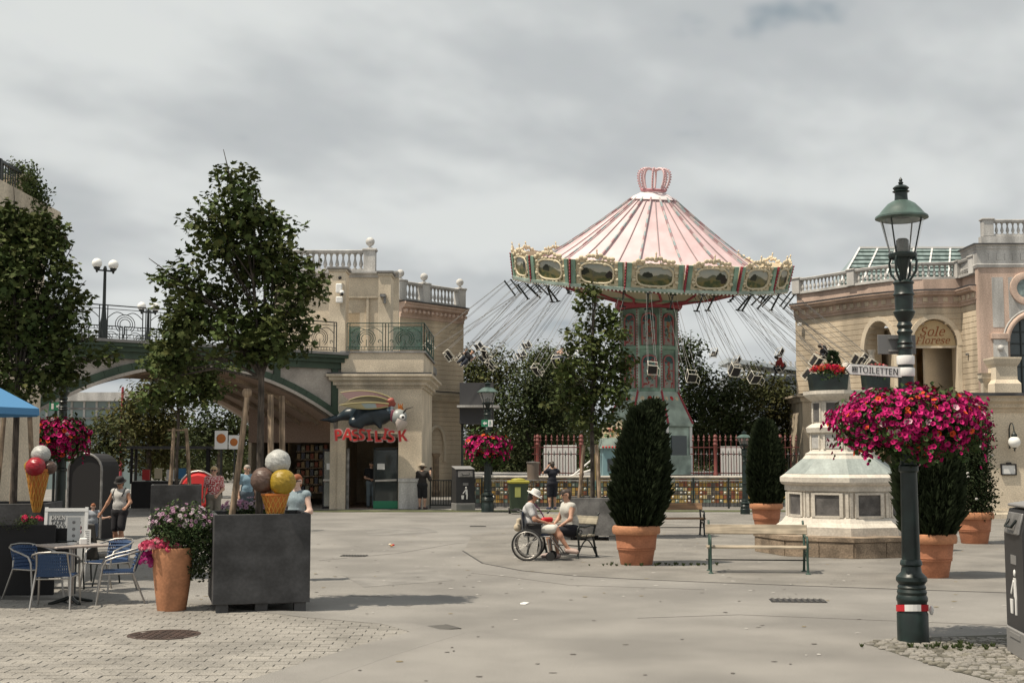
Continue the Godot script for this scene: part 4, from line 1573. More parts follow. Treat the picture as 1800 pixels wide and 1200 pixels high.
func lodge() -> void:
	# low cream wing under the pink house, with a wall lamp and a framed notice
	var d := 41.0
	var x0 := xat(1736, 800, d)
	var base := Vector3(x0 + 2.0, 0, -d - 1.0)
	var yt := yat(724, d)
	var o := thing("low_lodge", "low cream lodge wall with grey-topped cornice behind the potted conifers", "building", base)
	var b := wb(base)
	rbox(b, x0, x0 + 6.0, 0.25, yt, -d - 1.6, -d)
	part(o, "wall", b, M.cream)
	b = wb(base)
	sweep(b, [Vector2(x0 - 0.02, -d), Vector2(x0 + 6.0, -d)], v2([-0.3, 0, 0.12, 0, 0.12, 0.14, 0.06, 0.18, 0.06, 0.26, -0.3, 0.26]))
	part(o, "plinth", b, M.cream_trim)
	course_wall(o, base, [Vector2(xat(1640, 800, d + 0.6), -d - 0.6), Vector2(x0, -d - 0.6)], 0.0, yt, 0.2, M.tan, func(_y): return [])
	var x2 := xat(1640, 800, d)
	b = wb(base)
	var pr := v2([-0.8, yt, 0.06, yt, 0.1, yt + 0.12, 0.2, yt + 0.14, 0.2, yt + 0.26, 0.34, yt + 0.34, 0.34, yt + 0.46, 0.42, yt + 0.5, -0.8, yt + 0.5])
	sweep(b, [Vector2(x2, -d), Vector2(x0 + 6.0, -d)], pr)
	part(o, "cornice", b, M.tan)
	b = wb(base)
	rbox(b, x2, x0 + 6.0, yt + 0.502, yt + 0.6, -d - 2.6, -d + 0.45)
	part(o, "roof", b, M.roof_metal)
	var dp := 42.6
	b = wb(base)
	var pc := xat(1763, 650, dp)
	b.lathe(v2([0.62, yat(693, dp), 0.62, yat(675, dp), 0.5, yat(668, dp), 0.5, yat(645, dp), 0.58, yat(640, dp), 0.66, yat(632, dp), 0.66, yat(629, dp), 0.0, yat(629, dp)]), Vector3(pc, 0, -dp), 4, true, PI / 4)
	part(o, "pedestal", b, M.cream)
	b = wb(base)
	b.lathe(v2([0.16, yat(693, dp), 0.16, yat(672, dp), 0.26, yat(664, dp), 0.26, yat(657, dp), 0.3, yat(655, dp), 0.0, yat(655, dp)]), Vector3(xat(1738, 650, dp), 0, -dp - 0.3), 4, true, PI / 4)
	part(o, "short_pillar", b, M.cream_trim)
	var lx := xat(1775, 777, d)
	var l := thing("wall_lamp", "white globe lamp hanging from a curled iron bracket on the lodge wall", "lamp", Vector3(lx, yat(777, d), -d + 0.42))
	b = MB.new()
	b.ball(Vector3.ZERO, 0.19, 14, 10)
	part(l, "globe", b, M.globe)
	b = MB.new()
	b.lathe(v2([0.1, 0.14, 0.09, 0.24, 0.05, 0.28, 0.03, 0.34]), Vector3.ZERO, 10)
	b.lathe(v2([0.0, -0.3, 0.03, -0.27, 0.02, -0.22, 0.06, -0.19, 0.07, -0.17]), Vector3.ZERO, 8)
	part(l, "cap", b, M.iron)
	b = MB.new()
	var pts := PackedVector3Array()
	for i in 13:
		var a := PI * i / 12.0
		pts.push_back(Vector3(0, 0.34 + 0.26 * sin(a) + 0.0, -0.2 + 0.2 * cos(a)))
	b.tube(pts, 0.02, 0.02, 5)
	b.bar(Vector3(0, 0.34, -0.4), Vector3(0, -0.2, -0.4), 0.06, 0.03, Vector3.RIGHT)
	part(l, "bracket", b, M.iron)
	var fr := thing("framed_notice", "white notice in a black frame on the lodge wall under the lamp", "notice", Vector3(xat(1773, 825, d), yat(825, d), -d + 0.03))
	b = MB.new()
	b.box(Vector3(0, 0, 0), Vector3(0.44, 0.28, 0.02))
	part(fr, "sheet", b, M.white_paper)
	b = MB.new()
	for sx in [-1.0, 1.0]: b.box(Vector3(sx * 0.23, 0, 0.01), Vector3(0.04, 0.36, 0.05))
	for sy in [-1.0, 1.0]: b.box(Vector3(0, sy * 0.16, 0.01), Vector3(0.5, 0.04, 0.048))
	b.box(Vector3(0, 0.2, 0.03), Vector3(0.14, 0.06, 0.08))
	part(fr, "frame", b, M.black)

func paint_tex(key: String, w: int, h: int, f: Callable) -> StandardMaterial3D:
	var im := Image.create(w, h, false, Image.FORMAT_RGB8)
	for y in h:
		for x in w: im.set_pixel(x, y, f.call(float(x) / w, float(y) / h))
	var m := StandardMaterial3D.new()
	m.resource_name = key
	m.albedo_texture = ImageTexture.create_from_image(im)
	m.roughness = 0.6
	M[key] = m
	return m
func picture(parent: Node, called: String, w: float, h: float, m: Material, x: Transform3D) -> MeshInstance3D:
	var q := QuadMesh.new()
	q.size = Vector2(w, h)
	return inst(parent, called, q, m, x)
func carousel() -> void:
	var d := 61.0
	var cx := xat(1141, 600, d)
	var base := Vector3(cx, 1.1, -d)
	var Y := func(py: float) -> float: return yat(py, d) - 1.1
	var o := thing("chain_carousel", "pink-roofed chain swing carousel with painted scenery boards and crown top", "carousel", base)
	var nf := FastNoiseLite.new()
	nf.seed = 4; nf.frequency = 0.05; nf.fractal_octaves = 3
	var scenes := []
	for k in 4:
		scenes.append(paint_tex("landscape_print_%d" % k, 96, 64, func(u: float, v: float) -> Color:
			var a := nf.get_noise_2d(u * 90 + k * 300, v * 60)
			var ridge := 0.42 + 0.14 * nf.get_noise_2d(u * 40 + k * 77, 5.0) + 0.06 * sin(u * 7.0 + k)
			var c := Color(0.60, 0.63, 0.62).lerp(Color(0.72, 0.68, 0.60), v * 1.4 + a * 0.3)
			if v > ridge: c = Color(0.36, 0.37, 0.30).lerp(Color(0.45, 0.42, 0.28), clampf((v - ridge) * 3.0 + a, 0, 1))
			if v > 0.68 + 0.1 * sin(u * 5.0 + k * 2.0): c = Color(0.22, 0.27, 0.15).lerp(Color(0.5, 0.44, 0.26), clampf(a + 0.4, 0, 1))
			var tx := [0.28, 0.75, 0.35, 0.12][k] as float
			if Vector2((u - tx) * 1.3, v - 0.42).length() < 0.17 + a * 0.1: c = Color(0.13, 0.15, 0.10)
			if k % 2 == 1 and Vector2((u - 0.85) * 1.2, v - 0.55).length() < 0.16 + a * 0.1: c = Color(0.16, 0.13, 0.11)
			return c))
	var figs := []
	for k in 3:
		figs.append(paint_tex("figure_print_%d" % k, 40, 96, func(u: float, v: float) -> Color:
			var a := nf.get_noise_2d(u * 50 + k * 130, v * 110)
			var c := Color(0.45, 0.55, 0.53).lerp(Color(0.58, 0.55, 0.52), v + a)
			if v < 0.22: c = Color(0.16, 0.33, 0.33)
			if absf(u - 0.5 + a * 0.2) < 0.17 + 0.1 * sin(v * 9.0 + k) and v > 0.25 and v < 0.75: c = [Color(0.62, 0.45, 0.30), Color(0.55, 0.30, 0.22), Color(0.50, 0.42, 0.33)][k]
			if absf(u - 0.35 + a * 0.5) < 0.1 and v > 0.45 and v < 0.8: c = Color(0.15, 0.30, 0.28)
			if a > 0.32: c = Color(0.55, 0.2, 0.2)
			return c))
	# tower: octagon of framed panels on a flared foot
	var b := MB.new()
	b.lathe(v2([1.36, Y.call(690), 1.36, Y.call(618), 1.44, Y.call(617), 1.44, Y.call(611), 1.36, Y.call(610), 1.36, Y.call(546)]), Vector3.ZERO, 8, true, PI / 8 + 0.1)
	part(o, "tower", b, M.ride_green)
	for k in 8:
		var a := PI / 4 - 0.1 - TAU * k / 8.0
		for tier in 2:
			var y0: float = Y.call([614, 688][tier])
			var y1: float = Y.call([552, 624][tier])
			var dir := Vector3(sin(a), 0, cos(a))
			var x := Transform3D(Basis(Vector3.UP, a), dir * 1.272 + Vector3.UP * (y0 + y1) * 0.5)
			var pn := picture(o, "figure_panel", 0.62, (y1 - y0) * 0.86, figs[(k + tier) % 3], x)
			b = MB.new()
			var hh := (y1 - y0) * 0.43
			var pts := pv3([Vector3(-0.32, -hh, 0.01), Vector3(-0.34, hh - 0.25, 0.01)])
			for i in 9: pts.push_back(Vector3(-cos(PI * i / 8.0) * 0.33, hh - 0.25 + sin(PI * i / 8.0) * 0.28, 0.01))
			pts.push_back(Vector3(0.32, -hh, 0.01))
			b.tube(pts, 0.045, 0.045, 5)
			part(pn, "frame", b, mat("frame_rose", Color(0.40, 0.14, 0.14), 0.6))
		var ae := a + PI / 8
		b = MB.new()
		var e := Vector3(sin(ae), 0, cos(ae)) * 1.40
		b.bar(e + Vector3.UP * Y.call(690), e + Vector3.UP * Y.call(548), 0.14, 0.14, Vector3.RIGHT)
		part(o, "corner_strip", b, M.ride_mint)
		b = MB.new()
		for i in 30: b.box(Vector3(sin(ae), 0, cos(ae)) * 1.49 + Vector3.UP * lerpf(Y.call(688), Y.call(550), i / 29.0), Vector3(0.055, 0.055, 0.055))
		part(o, "bulb_string", b, M.crimson).set_meta("kind", "stuff")
	b = MB.new()
	b.lathe(v2([1.5, Y.call(546), 1.62, Y.call(540), 1.62, Y.call(533), 1.5, Y.call(531)]), Vector3.ZERO, 24)
	part(o, "red_collar", b, M.crimson)
	b = MB.new()
	b.lathe(v2([2.15, Y.call(746), 1.42, Y.call(690)]), Vector3.ZERO, 8, true, PI / 8 + 0.1)
	part(o, "flared_skirt", b, M.ride_mint)
	for k in 8:
		var a := PI / 4 - 0.1 - TAU * k / 8.0
		for i in 3:
			b = MB.new()
			b.xf = Transform3D(Basis(Vector3.UP, a) * Basis(Vector3.RIGHT, -0.42), Vector3(sin(a), 0, cos(a)) * (1.33 + 0.11) + Vector3.UP * Y.call(702) + Basis(Vector3.UP, a) * Vector3((i - 1) * 0.34, 0, 0.0))
			b.ball(Vector3.ZERO, 0.12, 8, 6, Vector3(1, 1, 0.4))
			part(o, "rosette", b, [M.ride_gold, M.red, M.ride_gold][i])
		b = MB.new()
		var ae := a + PI / 8
		b.bar(Vector3(sin(ae), 0, cos(ae)) * 2.17 + Vector3.UP * Y.call(746), Vector3(sin(ae), 0, cos(ae)) * 1.44 + Vector3.UP * Y.call(690), 0.08, 0.08)
		part(o, "skirt_edge", b, M.crimson)
	b = MB.new()
	b.lathe(v2([2.1, 0, 2.1, Y.call(800), 2.0, Y.call(800), 2.0, Y.call(752), 2.18, Y.call(750), 2.18, Y.call(746)]), Vector3.ZERO, 8, true, PI / 8 + 0.1)
	part(o, "engine_house", b, M.ride_mint)
	for k in 8:
		var a := PI / 4 - 0.1 - TAU * k / 8.0
		var x := Transform3D(Basis(Vector3.UP, a), Vector3(sin(a), 0, cos(a)) * 1.90 + Vector3.UP * Y.call(785))
		b = MB.new()
		b.xf = x
		b.box(Vector3(0, -0.05, -0.02), Vector3(1.0, 1.1, 0.06))
		part(o, "house_window", b, M.glazing_dark)
		b = MB.new()
		var ae := a + PI / 8
		b.bar(Vector3(sin(ae), 0, cos(ae)) * 2.06, Vector3(sin(ae), 0, cos(ae)) * 2.06 + Vector3.UP * Y.call(751), 0.12, 0.12, Vector3.RIGHT)
		part(o, "house_post", b, M.white)
	# everything above turns on a slightly tipped axle
	var tip := Transform3D(Basis(Vector3.BACK, -0.045) * Basis(Vector3.RIGHT, 0.19), Vector3(0, Y.call(497), 0))
	var yr: float = 0.0
	var R := 6.5
	b = MB.new()
	b.xf = tip
	var cone := []
	var ytop: float = Y.call(357) - Y.call(500)
	for i in 7:
		var t := i / 6.0
		cone.append(Vector2(lerpf(5.55, 1.0, t), lerpf(0.72, ytop, pow(t, 1.16))))
	b.lathe(cone, Vector3.ZERO, 16, true, PI / 16)
	part(o, "canopy", b, M.canopy_pink)
	for k in 16:
		var a := TAU * k / 16.0 + PI / 16
		b = MB.new()
		b.xf = tip
		for i in 6:
			var p0: Vector2 = cone[i]
			var p1: Vector2 = cone[i + 1]
			for s in 3:
				var q0 := p0.lerp(p1, s / 3.0)
				var q1 := p0.lerp(p1, (s + 1) / 3.0)
				b.paint([Color(0.34, 0.22, 0.23), Color(0.28, 0.35, 0.36), Color(0.46, 0.42, 0.41)][(i * 3 + s + k) % 3])
				b.bar(Vector3(cos(a) * q0.x, q0.y + 0.10, sin(a) * q0.x), Vector3(cos(a) * q1.x, q1.y + 0.10, sin(a) * q1.x), 0.075, 0.07)
		part(o, "canopy_rib", b, M.vc)
		var a2 := a + PI / 16
		b = MB.new()
		b.xf = tip
		var m0: Vector2 = cone[0]
		var m1: Vector2 = cone[6]
		for i in 6:
			var p0: Vector2 = cone[i] * Vector2(0.985, 1)
			var p1: Vector2 = cone[i + 1] * Vector2(0.985, 1)
			b.bar(Vector3(cos(a2) * p0.x, p0.y + 0.03, sin(a2) * p0.x), Vector3(cos(a2) * p1.x, p1.y + 0.03, sin(a2) * p1.x), 0.035, 0.035)
		part(o, "canopy_seam", b, mat("seam_grey", Color(0.30, 0.24, 0.24), 0.7))
	for k in 16:
		var a := TAU * k / 16.0 + PI / 16
		b = MB.new()
		b.xf = tip
		b.bar(Vector3(cos(a) * 5.5, 0.78, sin(a) * 5.5), Vector3(cos(a) * 6.4, 0.62, sin(a) * 6.4), 0.06, 0.06)
		part(o, "rim_strut", b, M.iron)
	# cap and open crown
	b = MB.new()
	b.xf = tip
	b.lathe(v2([1.02, ytop - 0.02, 1.12, ytop + 0.02, 1.05, ytop + 0.1, 0.55, ytop + 0.36, 0.0, ytop + 0.42]), Vector3.ZERO, 24)
	part(o, "cap", b, mat("cap_white", Color(0.72, 0.62, 0.62), 0.6))
	b = MB.new()
	b.xf = tip
	b.lathe(v2([1.0, ytop - 0.16, 1.06, ytop - 0.12, 1.06, ytop - 0.06, 1.0, ytop - 0.03]), Vector3.ZERO, 24)
	part(o, "cap_ring", b, M.black)
	var cy := ytop + 0.38
	b = MB.new()
	b.xf = tip
	b.lathe(v2([0.60, cy, 0.62, cy + 0.05, 0.62, cy + 0.12, 0.58, cy + 0.15, 0.52, cy + 0.12, 0.52, cy]), Vector3.ZERO, 20)
	part(o, "crown_band", b, mat("crown_rose", Color(0.48, 0.22, 0.24), 0.6))
	for k in 8:
		var a := TAU * k / 8.0 + 0.2
		var pts := PackedVector3Array()
		for i in 13:
			var t := i / 12.0
			var r: float = [0.56, 0.61, 0.66, 0.70, 0.725, 0.735, 0.72, 0.68, 0.60, 0.48, 0.34, 0.18, 0.02][i]
			pts.push_back(Vector3(cos(a) * r, cy + 0.1 + [0.0, 0.12, 0.25, 0.38, 0.51, 0.63, 0.75, 0.86, 0.95, 1.0, 1.01, 0.97, 0.90][i], sin(a) * r))
		b = MB.new()
		b.xf = tip
		b.tube(pts, 0.055, 0.055, 5)
		part(o, "crown_arch", b, M.canopy_pink)
		b = MB.new()
		b.xf = tip
		for p in pts: b.ball(p + Vector3(cos(a), 0.1, sin(a)) * 0.07, 0.035, 5, 4)
		part(o, "crown_bulbs", b, M.crown_rose)
	# scenery boards round the rim
	for k in 16:
		var a := TAU * k / 16.0 - 0.06
		var w := 2.0 * R * sin(PI / 16)
		var x := tip * Transform3D(Basis(Vector3.UP, a), Vector3(sin(a), 0, cos(a)) * R * cos(PI / 16)) * Transform3D(Basis(Vector3.RIGHT, 0.16), Vector3.ZERO)
		b = MB.new()
		b.xf = x
		b.box(Vector3(0, 0.58, -0.03), Vector3(w, 1.2, 0.05))
		var bd := part(o, "scenery_board", b, M.ride_cream)
		var pic := picture(bd, "landscape", 1.58, 0.86, scenes[k % 4], x * Transform3D(Basis.IDENTITY, Vector3(0, 0.63, 0.01)))
		b = MB.new()
		b.xf = x
		var pts := PackedVector3Array()
		for i in 29:
			var t := TAU * i / 28.0
			pts.push_back(Vector3(signf(cos(t)) * pow(absf(cos(t)), 0.6) * 0.79, 0.63 + signf(sin(t)) * pow(absf(sin(t)), 0.7) * 0.44, 0.03))
		b.tube(pts, 0.05, 0.05, 5)
		for i in 26:
			var t := TAU * i / 26.0 + 0.1
			var rr := 1.0 + 0.13 * sin(i * 2.7)
			b.ball(Vector3(cos(t) * 0.93 * rr, 0.62 + sin(t) * 0.54 * rr, 0.03), 0.075 + 0.03 * sin(i * 1.9), 6, 4, Vector3(1.2, 0.8, 0.6))
		part(bd, "gilt_frame", b, M.ride_gold)
		b = MB.new()
		b.xf = x
		for i in 11:
			var u := (i - 5) / 5.0
			b.ball(Vector3(u * 0.92, 1.16 + 0.22 * (1.0 - u * u) + 0.05 * sin(i * 2.3), 0.02), 0.11, 6, 5, Vector3(1.1, 0.9, 0.5))
		b.lathe(v2([0.07, 0, 0.02, 0.16, 0.05, 0.2, 0.0, 0.3]), Vector3(0, 1.42, 0.02), 6)
		part(bd, "crest", b, M.ride_cream)
		b = MB.new()
		b.xf = x
		b.box(Vector3(w * 0.5 - 0.16, 0.6, 0.03), Vector3(0.2, 1.16, 0.1))
		part(bd, "green_stile", b, M.ride_green)
		b = MB.new()
		b.xf = x
		b.box(Vector3(0.16 - w * 0.5, 0.6, 0.03), Vector3(0.2, 1.16, 0.1))
		part(bd, "green_stile", b, M.ride_green)
		b = MB.new()
		b.xf = x
		b.box(Vector3(-w * 0.5, 0.6, 0.05), Vector3(0.06, 1.2, 0.09))
		for i in 9: b.ball(Vector3(-w * 0.5, 0.06 + i * 0.14, 0.10), 0.04, 5, 4)
		part(bd, "joint_strip", b, M.crimson)
		b = MB.new()
		b.xf = x
		b.box(Vector3(0, 0.04, 0.05), Vector3(w, 0.13, 0.12))
		part(bd, "lower_rail", b, M.ride_mint)
		b = MB.new()
		b.xf = x
		for i in 14: b.ball(Vector3(w * ((i + 0.5) / 14.0 - 0.5), -0.06, 0.07), 0.05, 5, 4)
		part(bd, "bulbs", b, M.bulb)
	# underside bowl with red ribs
	b = MB.new()
	b.xf = tip
	var yb: float = Y.call(534) - Y.call(500)
	var bowl := [Vector2(6.3, 0.0), Vector2(5.6, -0.02), Vector2(4.4, -0.22), Vector2(3.2, -0.6), Vector2(2.3, yb + 0.18), Vector2(1.5, yb)]
	var cols := [Color(0.45, 0.40, 0.28), Color(0.14, 0.25, 0.16), Color(0.40, 0.36, 0.24), Color(0.14, 0.25, 0.16), Color(0.32, 0.32, 0.2)]
	b.use_col = true
	for i in 5:
		b.col = cols[i]
		b.lathe([bowl[i], bowl[i + 1]], Vector3.ZERO, 32)
	part(o, "underside", b, M.vc)
	for k in 16:
		var a := TAU * k / 16.0
		var pts := PackedVector3Array()
		for q in bowl:
			var sw: float = a + 0.10 * sin(q.x * 1.4)
			pts.push_back(Vector3(cos(sw) * q.x, q.y - 0.03, sin(sw) * q.x))
		b = MB.new()
		b.xf = tip
		b.tube(pts, 0.06, 0.06, 5)
		part(o, "underside_rib", b, M.crimson)
	# swings: one shared set of meshes hung out at a slant
	var L := 5.6
	var rods := MB.new()
	for sx in [-1.0, 1.0]: rods.tube(pv3([Vector3(sx * 0.12, 0, 0), Vector3(sx * 0.12, -0.75, 0)]), 0.018, 0.018, 4)
	var spreader := MB.new()
	spreader.bar(Vector3(-0.42, -0.78, 0), Vector3(0.42, -0.78, 0), 0.05, 0.07)
	for sx in [-1.0, 1.0]: spreader.bar(Vector3(sx * 0.42, -0.78, -0.15), Vector3(sx * 0.42, -0.78, 0.15), 0.04, 0.05)
	var chains := MB.new()
	for sx in [-1.0, 1.0]:
		for sz in [-1.0, 1.0]: chains.tube(pv3([Vector3(sx * 0.42, -0.78, sz * 0.1), Vector3(sx * 0.23, -L + 0.27, sz * 0.16)]), 0.0095, 0.0095, 3, false)
	var frame := MB.new()
	for sx in [-1.0, 1.0]:
		frame.tube(pv3([Vector3(sx * 0.27, -L + 0.35, -0.22), Vector3(sx * 0.27, -L - 0.05, -0.22), Vector3(sx * 0.25, -L - 0.08, 0.26), Vector3(sx * 0.27, -L + 0.22, 0.24), Vector3(sx * 0.27, -L + 0.28, -0.2)]), 0.016, 0.016, 5)
	for q in [[0.35, -0.22], [-0.05, -0.22], [-0.08, 0.26], [0.22, 0.24]]: frame.tube(pv3([Vector3(-0.27, -L + q[0], q[1]), Vector3(0.27, -L + q[0], q[1])]), 0.015, 0.015, 5)
	frame.tube(pv3([Vector3(-0.2, -L - 0.08, 0.26), Vector3(-0.2, -L - 0.3, 0.36), Vector3(0.2, -L - 0.3, 0.36), Vector3(0.2, -L - 0.08, 0.26)]), 0.014, 0.014, 5)
	var seat := MB.new()
	seat.cbox(Vector3(0, -L - 0.02, 0.02), Vector3(0.46, 0.06, 0.42), 0.02)
	seat.cbox(Vector3(0, -L + 0.16, -0.2), Vector3(0.46, 0.26, 0.05), 0.02)
	for q in [frame, seat]:
		for i in q.v.size(): q.v[i] = (q.v[i] - Vector3(0, -L, 0)) * Vector3(0.86, 0.78, 0.8) + Vector3(0, -L, 0)
	var ms := [rods.mesh(), spreader.mesh(), chains.mesh(), frame.mesh(), seat.mesh()]
	var chain_m := mat("chain", Color(0.20, 0.195, 0.19), 0.6)
	var r2 := RandomNumberGenerator.new()
	r2.seed = 9
	for k in 36:
		var outer := k % 2
		var a := TAU * (k + 0.35) / 36.0 + r2.randf_range(-0.02, 0.02)
		var rr := 6.05 if outer == 1 else 5.1
		var lean := (0.90 if outer == 1 else 0.80) + r2.randf_range(-0.05, 0.05)
		var sw := Node3D.new()
		sw.name = "swing"
		o.add_child(sw, true)
		sw.transform = Transform3D(Basis(Vector3.UP, a), tip * (Vector3(sin(a), 0, cos(a)) * rr + Vector3(0, -0.05, 0))) * Transform3D(Basis(Vector3.RIGHT, -lean) * Basis(Vector3.BACK, r2.randf_range(-0.03, 0.03)) * Basis(Vector3.UP, PI / 2 + r2.randf_range(-0.2, 0.2)), Vector3.ZERO)
		inst(sw, "hanger", ms[0], M.iron)
		inst(sw, "spreader", ms[1], M.iron)
		inst(sw, "chains", ms[2], chain_m)
		inst(sw, "seat_frame", ms[3], M.bulb)
		inst(sw, "seat", ms[4], M.black)
		if k in [11, 12, 28, 33, 36]: riders.append(base_xf(o, sw.transform * Transform3D(Basis.IDENTITY, Vector3(0, -L, 0.0))))
	# terrace the carousel stands on
	b = MB.new()
	b.box(Vector3(cx - 0.4, 0.53, -62.9), Vector3(17.0, 1.06, 24.0))
	struct("carousel_terrace", b, M.grey_trim)
var riders := []
func base_xf(o: Node3D, x: Transform3D) -> Transform3D:
	return o.transform * x

func fences() -> void:
	# low mosaic wall with a pale coping
	var d := 50.0
	var x0 := xat(822, 860, d)
	var x1 := xat(1425, 860, d)
	var base := Vector3((x0 + x1) * 0.5, 0, -d)
	var o := thing("mosaic_wall", "low wall of gold, orange and white mosaic tiles in front of the carousel", "wall", base)
	var b := wb(base)
	rbox(b, x0, x1, 0, 1.12, -d - 0.4, -d)
	part(o, "core", b, M.grey_trim)
	b = wb(base)
	rbox(b, x0, x1, 1.122, 1.2, -d - 0.5, -d + 0.1, 0.015)
	part(o, "coping", b, M.stone)
	b = wb(base)
	var pal := [Color(0.45, 0.27, 0.06), Color(0.35, 0.18, 0.05), Color(0.50, 0.36, 0.12), Color(0.30, 0.10, 0.05), Color(0.20, 0.27, 0.22), Color(0.55, 0.45, 0.25), Color(0.12, 0.10, 0.08)]
	b.use_col = true
	var ts := 0.155
	var nx := int((x1 - x0) / ts)
	for i in nx:
		for j in 6:
			var c := Vector3(x0 + (i + 0.5) * ts, 0.16 + (j + 0.5) * ts, -d + 0.012)
			b.col = pal[rng.randi() % 7] * rng.randf_range(0.8, 1.15)
			b.box(c, Vector3(ts - 0.02, ts - 0.02, 0.024))
			if rng.randf() < 0.38:
				b.col = Color(0.68, 0.66, 0.6)
				b.ball(c + Vector3(0, 0, 0.012), 0.045, 6, 4, Vector3(1, 1, 0.5))
	part(o, "mosaic_tiles", b, M.vc).set_meta("kind", "stuff")
	# black mesh railing in front
	var dr := 48.7
	var rx0 := xat(847, 860, dr)
	var rx1 := xat(1405, 860, dr)
	var n := 9
	var rbase := Vector3((rx0 + rx1) * 0.5, 0, -dr)
	var f := thing("mesh_railing", "long black steel mesh railing in front of the mosaic wall", "railing", rbase)
	for i in n:
		var a := lerpf(rx0, rx1, float(i) / n)
		var z := lerpf(rx0, rx1, float(i + 1) / n)
		b = wb(rbase)
		var k := int((z - a) / 0.125)
		for j in k: rbox(b, a + (j + 0.5) * (z - a) / k - 0.009, a + (j + 0.5) * (z - a) / k + 0.009, 0.06, 1.04, -dr - 0.009, -dr + 0.009)
		for y in [0.1, 0.33, 0.56, 0.79]: rbox(b, a, z, y - 0.011, y + 0.011, -dr + 0.009, -dr + 0.022)
		part(f, "mesh_panel", b, M.iron)
		b = wb(rbase)
		rbox(b, a, z, 1.03, 1.075, -dr - 0.03, -dr + 0.03)
		part(f, "top_rail", b, M.alu)
		b = wb(rbase)
		rbox(b, a - 0.035, a + 0.035, 0, 1.16, -dr - 0.035, -dr + 0.035)
		part(f, "post", b, M.iron)
	# red iron fence on the terrace edge
	var df := 50.7
	var secs := [[935, 1024, "dark red spear-topped iron fence with ball-topped posts between the wheeled bin and the kiosk"], [1214, 1405, "dark red spear-topped iron fence with ball-topped post between the carousel house and curved building"]]
	for s in secs:
		var fx0 := xat(s[0], 800, df)
		var fx1 := xat(s[1], 800, df)
		var fb := Vector3((fx0 + fx1) * 0.5, 1.12, -df)
		var fe := thing("spear_fence", s[2], "fence", fb, 0.0, "red iron fences by the carousel")
		var posts := [945, 1022] if s[0] < 1000 else [1258, 1372]
		var hb := yat(772, df)
		for y in [1.3, yat(786, df), 2.05]:
			b = wb(fb)
			rbox(b, fx0, fx1, y - 0.02, y + 0.02, -df - 0.02, -df + 0.02)
			part(fe, "rail", b, M.red_iron)
		var m := int((fx1 - fx0) / 0.205)
		for i in m:
			var x := lerpf(fx0, fx1, (i + 0.5) / m)
			b = wb(fb)
			b.tube(pv3([Vector3(x, 1.14, -df), Vector3(x, hb - 0.1, -df)]), 0.016, 0.016, 5)
			b.lathe(v2([0.02, 0, 0.06, 0.07, 0.02, 0.12, 0.05, 0.17, 0.0, 0.30]), Vector3(x, hb - 0.1, -df), 5)
			part(fe, "bar", b, M.red_iron)
			b = wb(fb)
			b.lathe(v2([0.014, 1.14, 0.014, 1.98, 0.055, 2.04, 0.02, 2.1, 0.0, 2.22]), Vector3(x + 0.1, 0, -df + 0.03), 5)
			part(fe, "short_bar", b, M.iron)
		for q in posts:
			var x := xat(q, 800, df)
			b = wb(fb)
			b.lathe(v2([0.1, 1.14, 0.1, 1.3, 0.075, 1.34, 0.075, hb - 0.25, 0.1, hb - 0.2, 0.07, hb - 0.12, 0.1, hb - 0.05, 0.06, hb + 0.04, 0.09, hb + 0.1, 0.05, hb + 0.18, 0.0, hb + 0.2]), Vector3(x, 0, -df), 10)
			part(fe, "post", b, mat("post_red", Color(0.16, 0.04, 0.033), 0.5))
	for q in [[956, 1014, 783, "white sheet board behind the iron fence where the person in navy stands"], [1266, 1308, 785, "white sheet board behind the iron fence beside the small lantern lamp"]]:
		var wx0 := xat(q[0], 800, 51.4)
		var wx1 := xat(q[1], 800, 51.4)
		var wbd := thing("white_board", q[3], "board", Vector3((wx0 + wx1) * 0.5, 1.12, -51.4))
		b = MB.new()
		var hh := yat(q[2], 51.4) - 1.16
		b.cbox(Vector3(0, hh * 0.5 + 0.05, 0), Vector3(wx1 - wx0, hh, 0.05), 0.01)
		part(wbd, "sheet", b, M.white_paper)
		b = MB.new()
		for sx in [-1.0, 1.0]: b.box(Vector3(sx * (wx1 - wx0) * 0.4, hh * 0.5, -0.08), Vector3(0.06, hh, 0.06))
		part(wbd, "support", b, M.iron)
	# ticket kiosk with a scalloped crest, seen behind the young tree
	var dk := 51.8
	var kx := xat(1090, 800, dk)
	var kb := Vector3(kx, 1.06, -dk)
	var ki := thing("ticket_kiosk", "blue and mint ticket kiosk with bulb-lined roof and painted crest", "kiosk", kb)
	var kw := xat(1120, 800, dk) - xat(1060, 800, dk)
	var kt := yat(788, dk) - 1.06
	b = MB.new()
	b.box(Vector3(0, kt * 0.5, -0.8), Vector3(kw, kt, 1.6))
	part(ki, "walls", b, M.ride_teal)
	b = MB.new()
	b.box(Vector3(-0.3, kt * 0.45, 0.01), Vector3(0.42, 0.5, 0.03))
	part(ki, "counter_window", b, M.glazing_dark)
	b = MB.new()
	b.box(Vector3(0.25, kt * 0.45, 0.01), Vector3(0.3, 0.5, 0.03))
	part(ki, "window", b, M.white)
	b = MB.new()
	b.extrude(pv2([-kw * 0.56, kt, kw * 0.56, kt, kw * 0.5, kt + 0.42, -kw * 0.5, kt + 0.42]), -1.7, 0.18)
	part(ki, "roof", b, M.ride_mint)
	b = MB.new()
	for i in 12: b.ball(Vector3(kw * ((i + 0.5) / 12.0 - 0.5) * 1.1, kt + 0.05, 0.2), 0.045, 6, 4)
	part(ki, "bulbs", b, M.red)
	b = MB.new()
	var cr := PackedVector2Array()
	for i in 21:
		var u := i / 20.0
		cr.push_back(Vector2((u - 0.5) * kw * 1.05, kt + 0.75 + 0.28 * absf(sin(u * PI * 3.0)) + 0.25 * u))
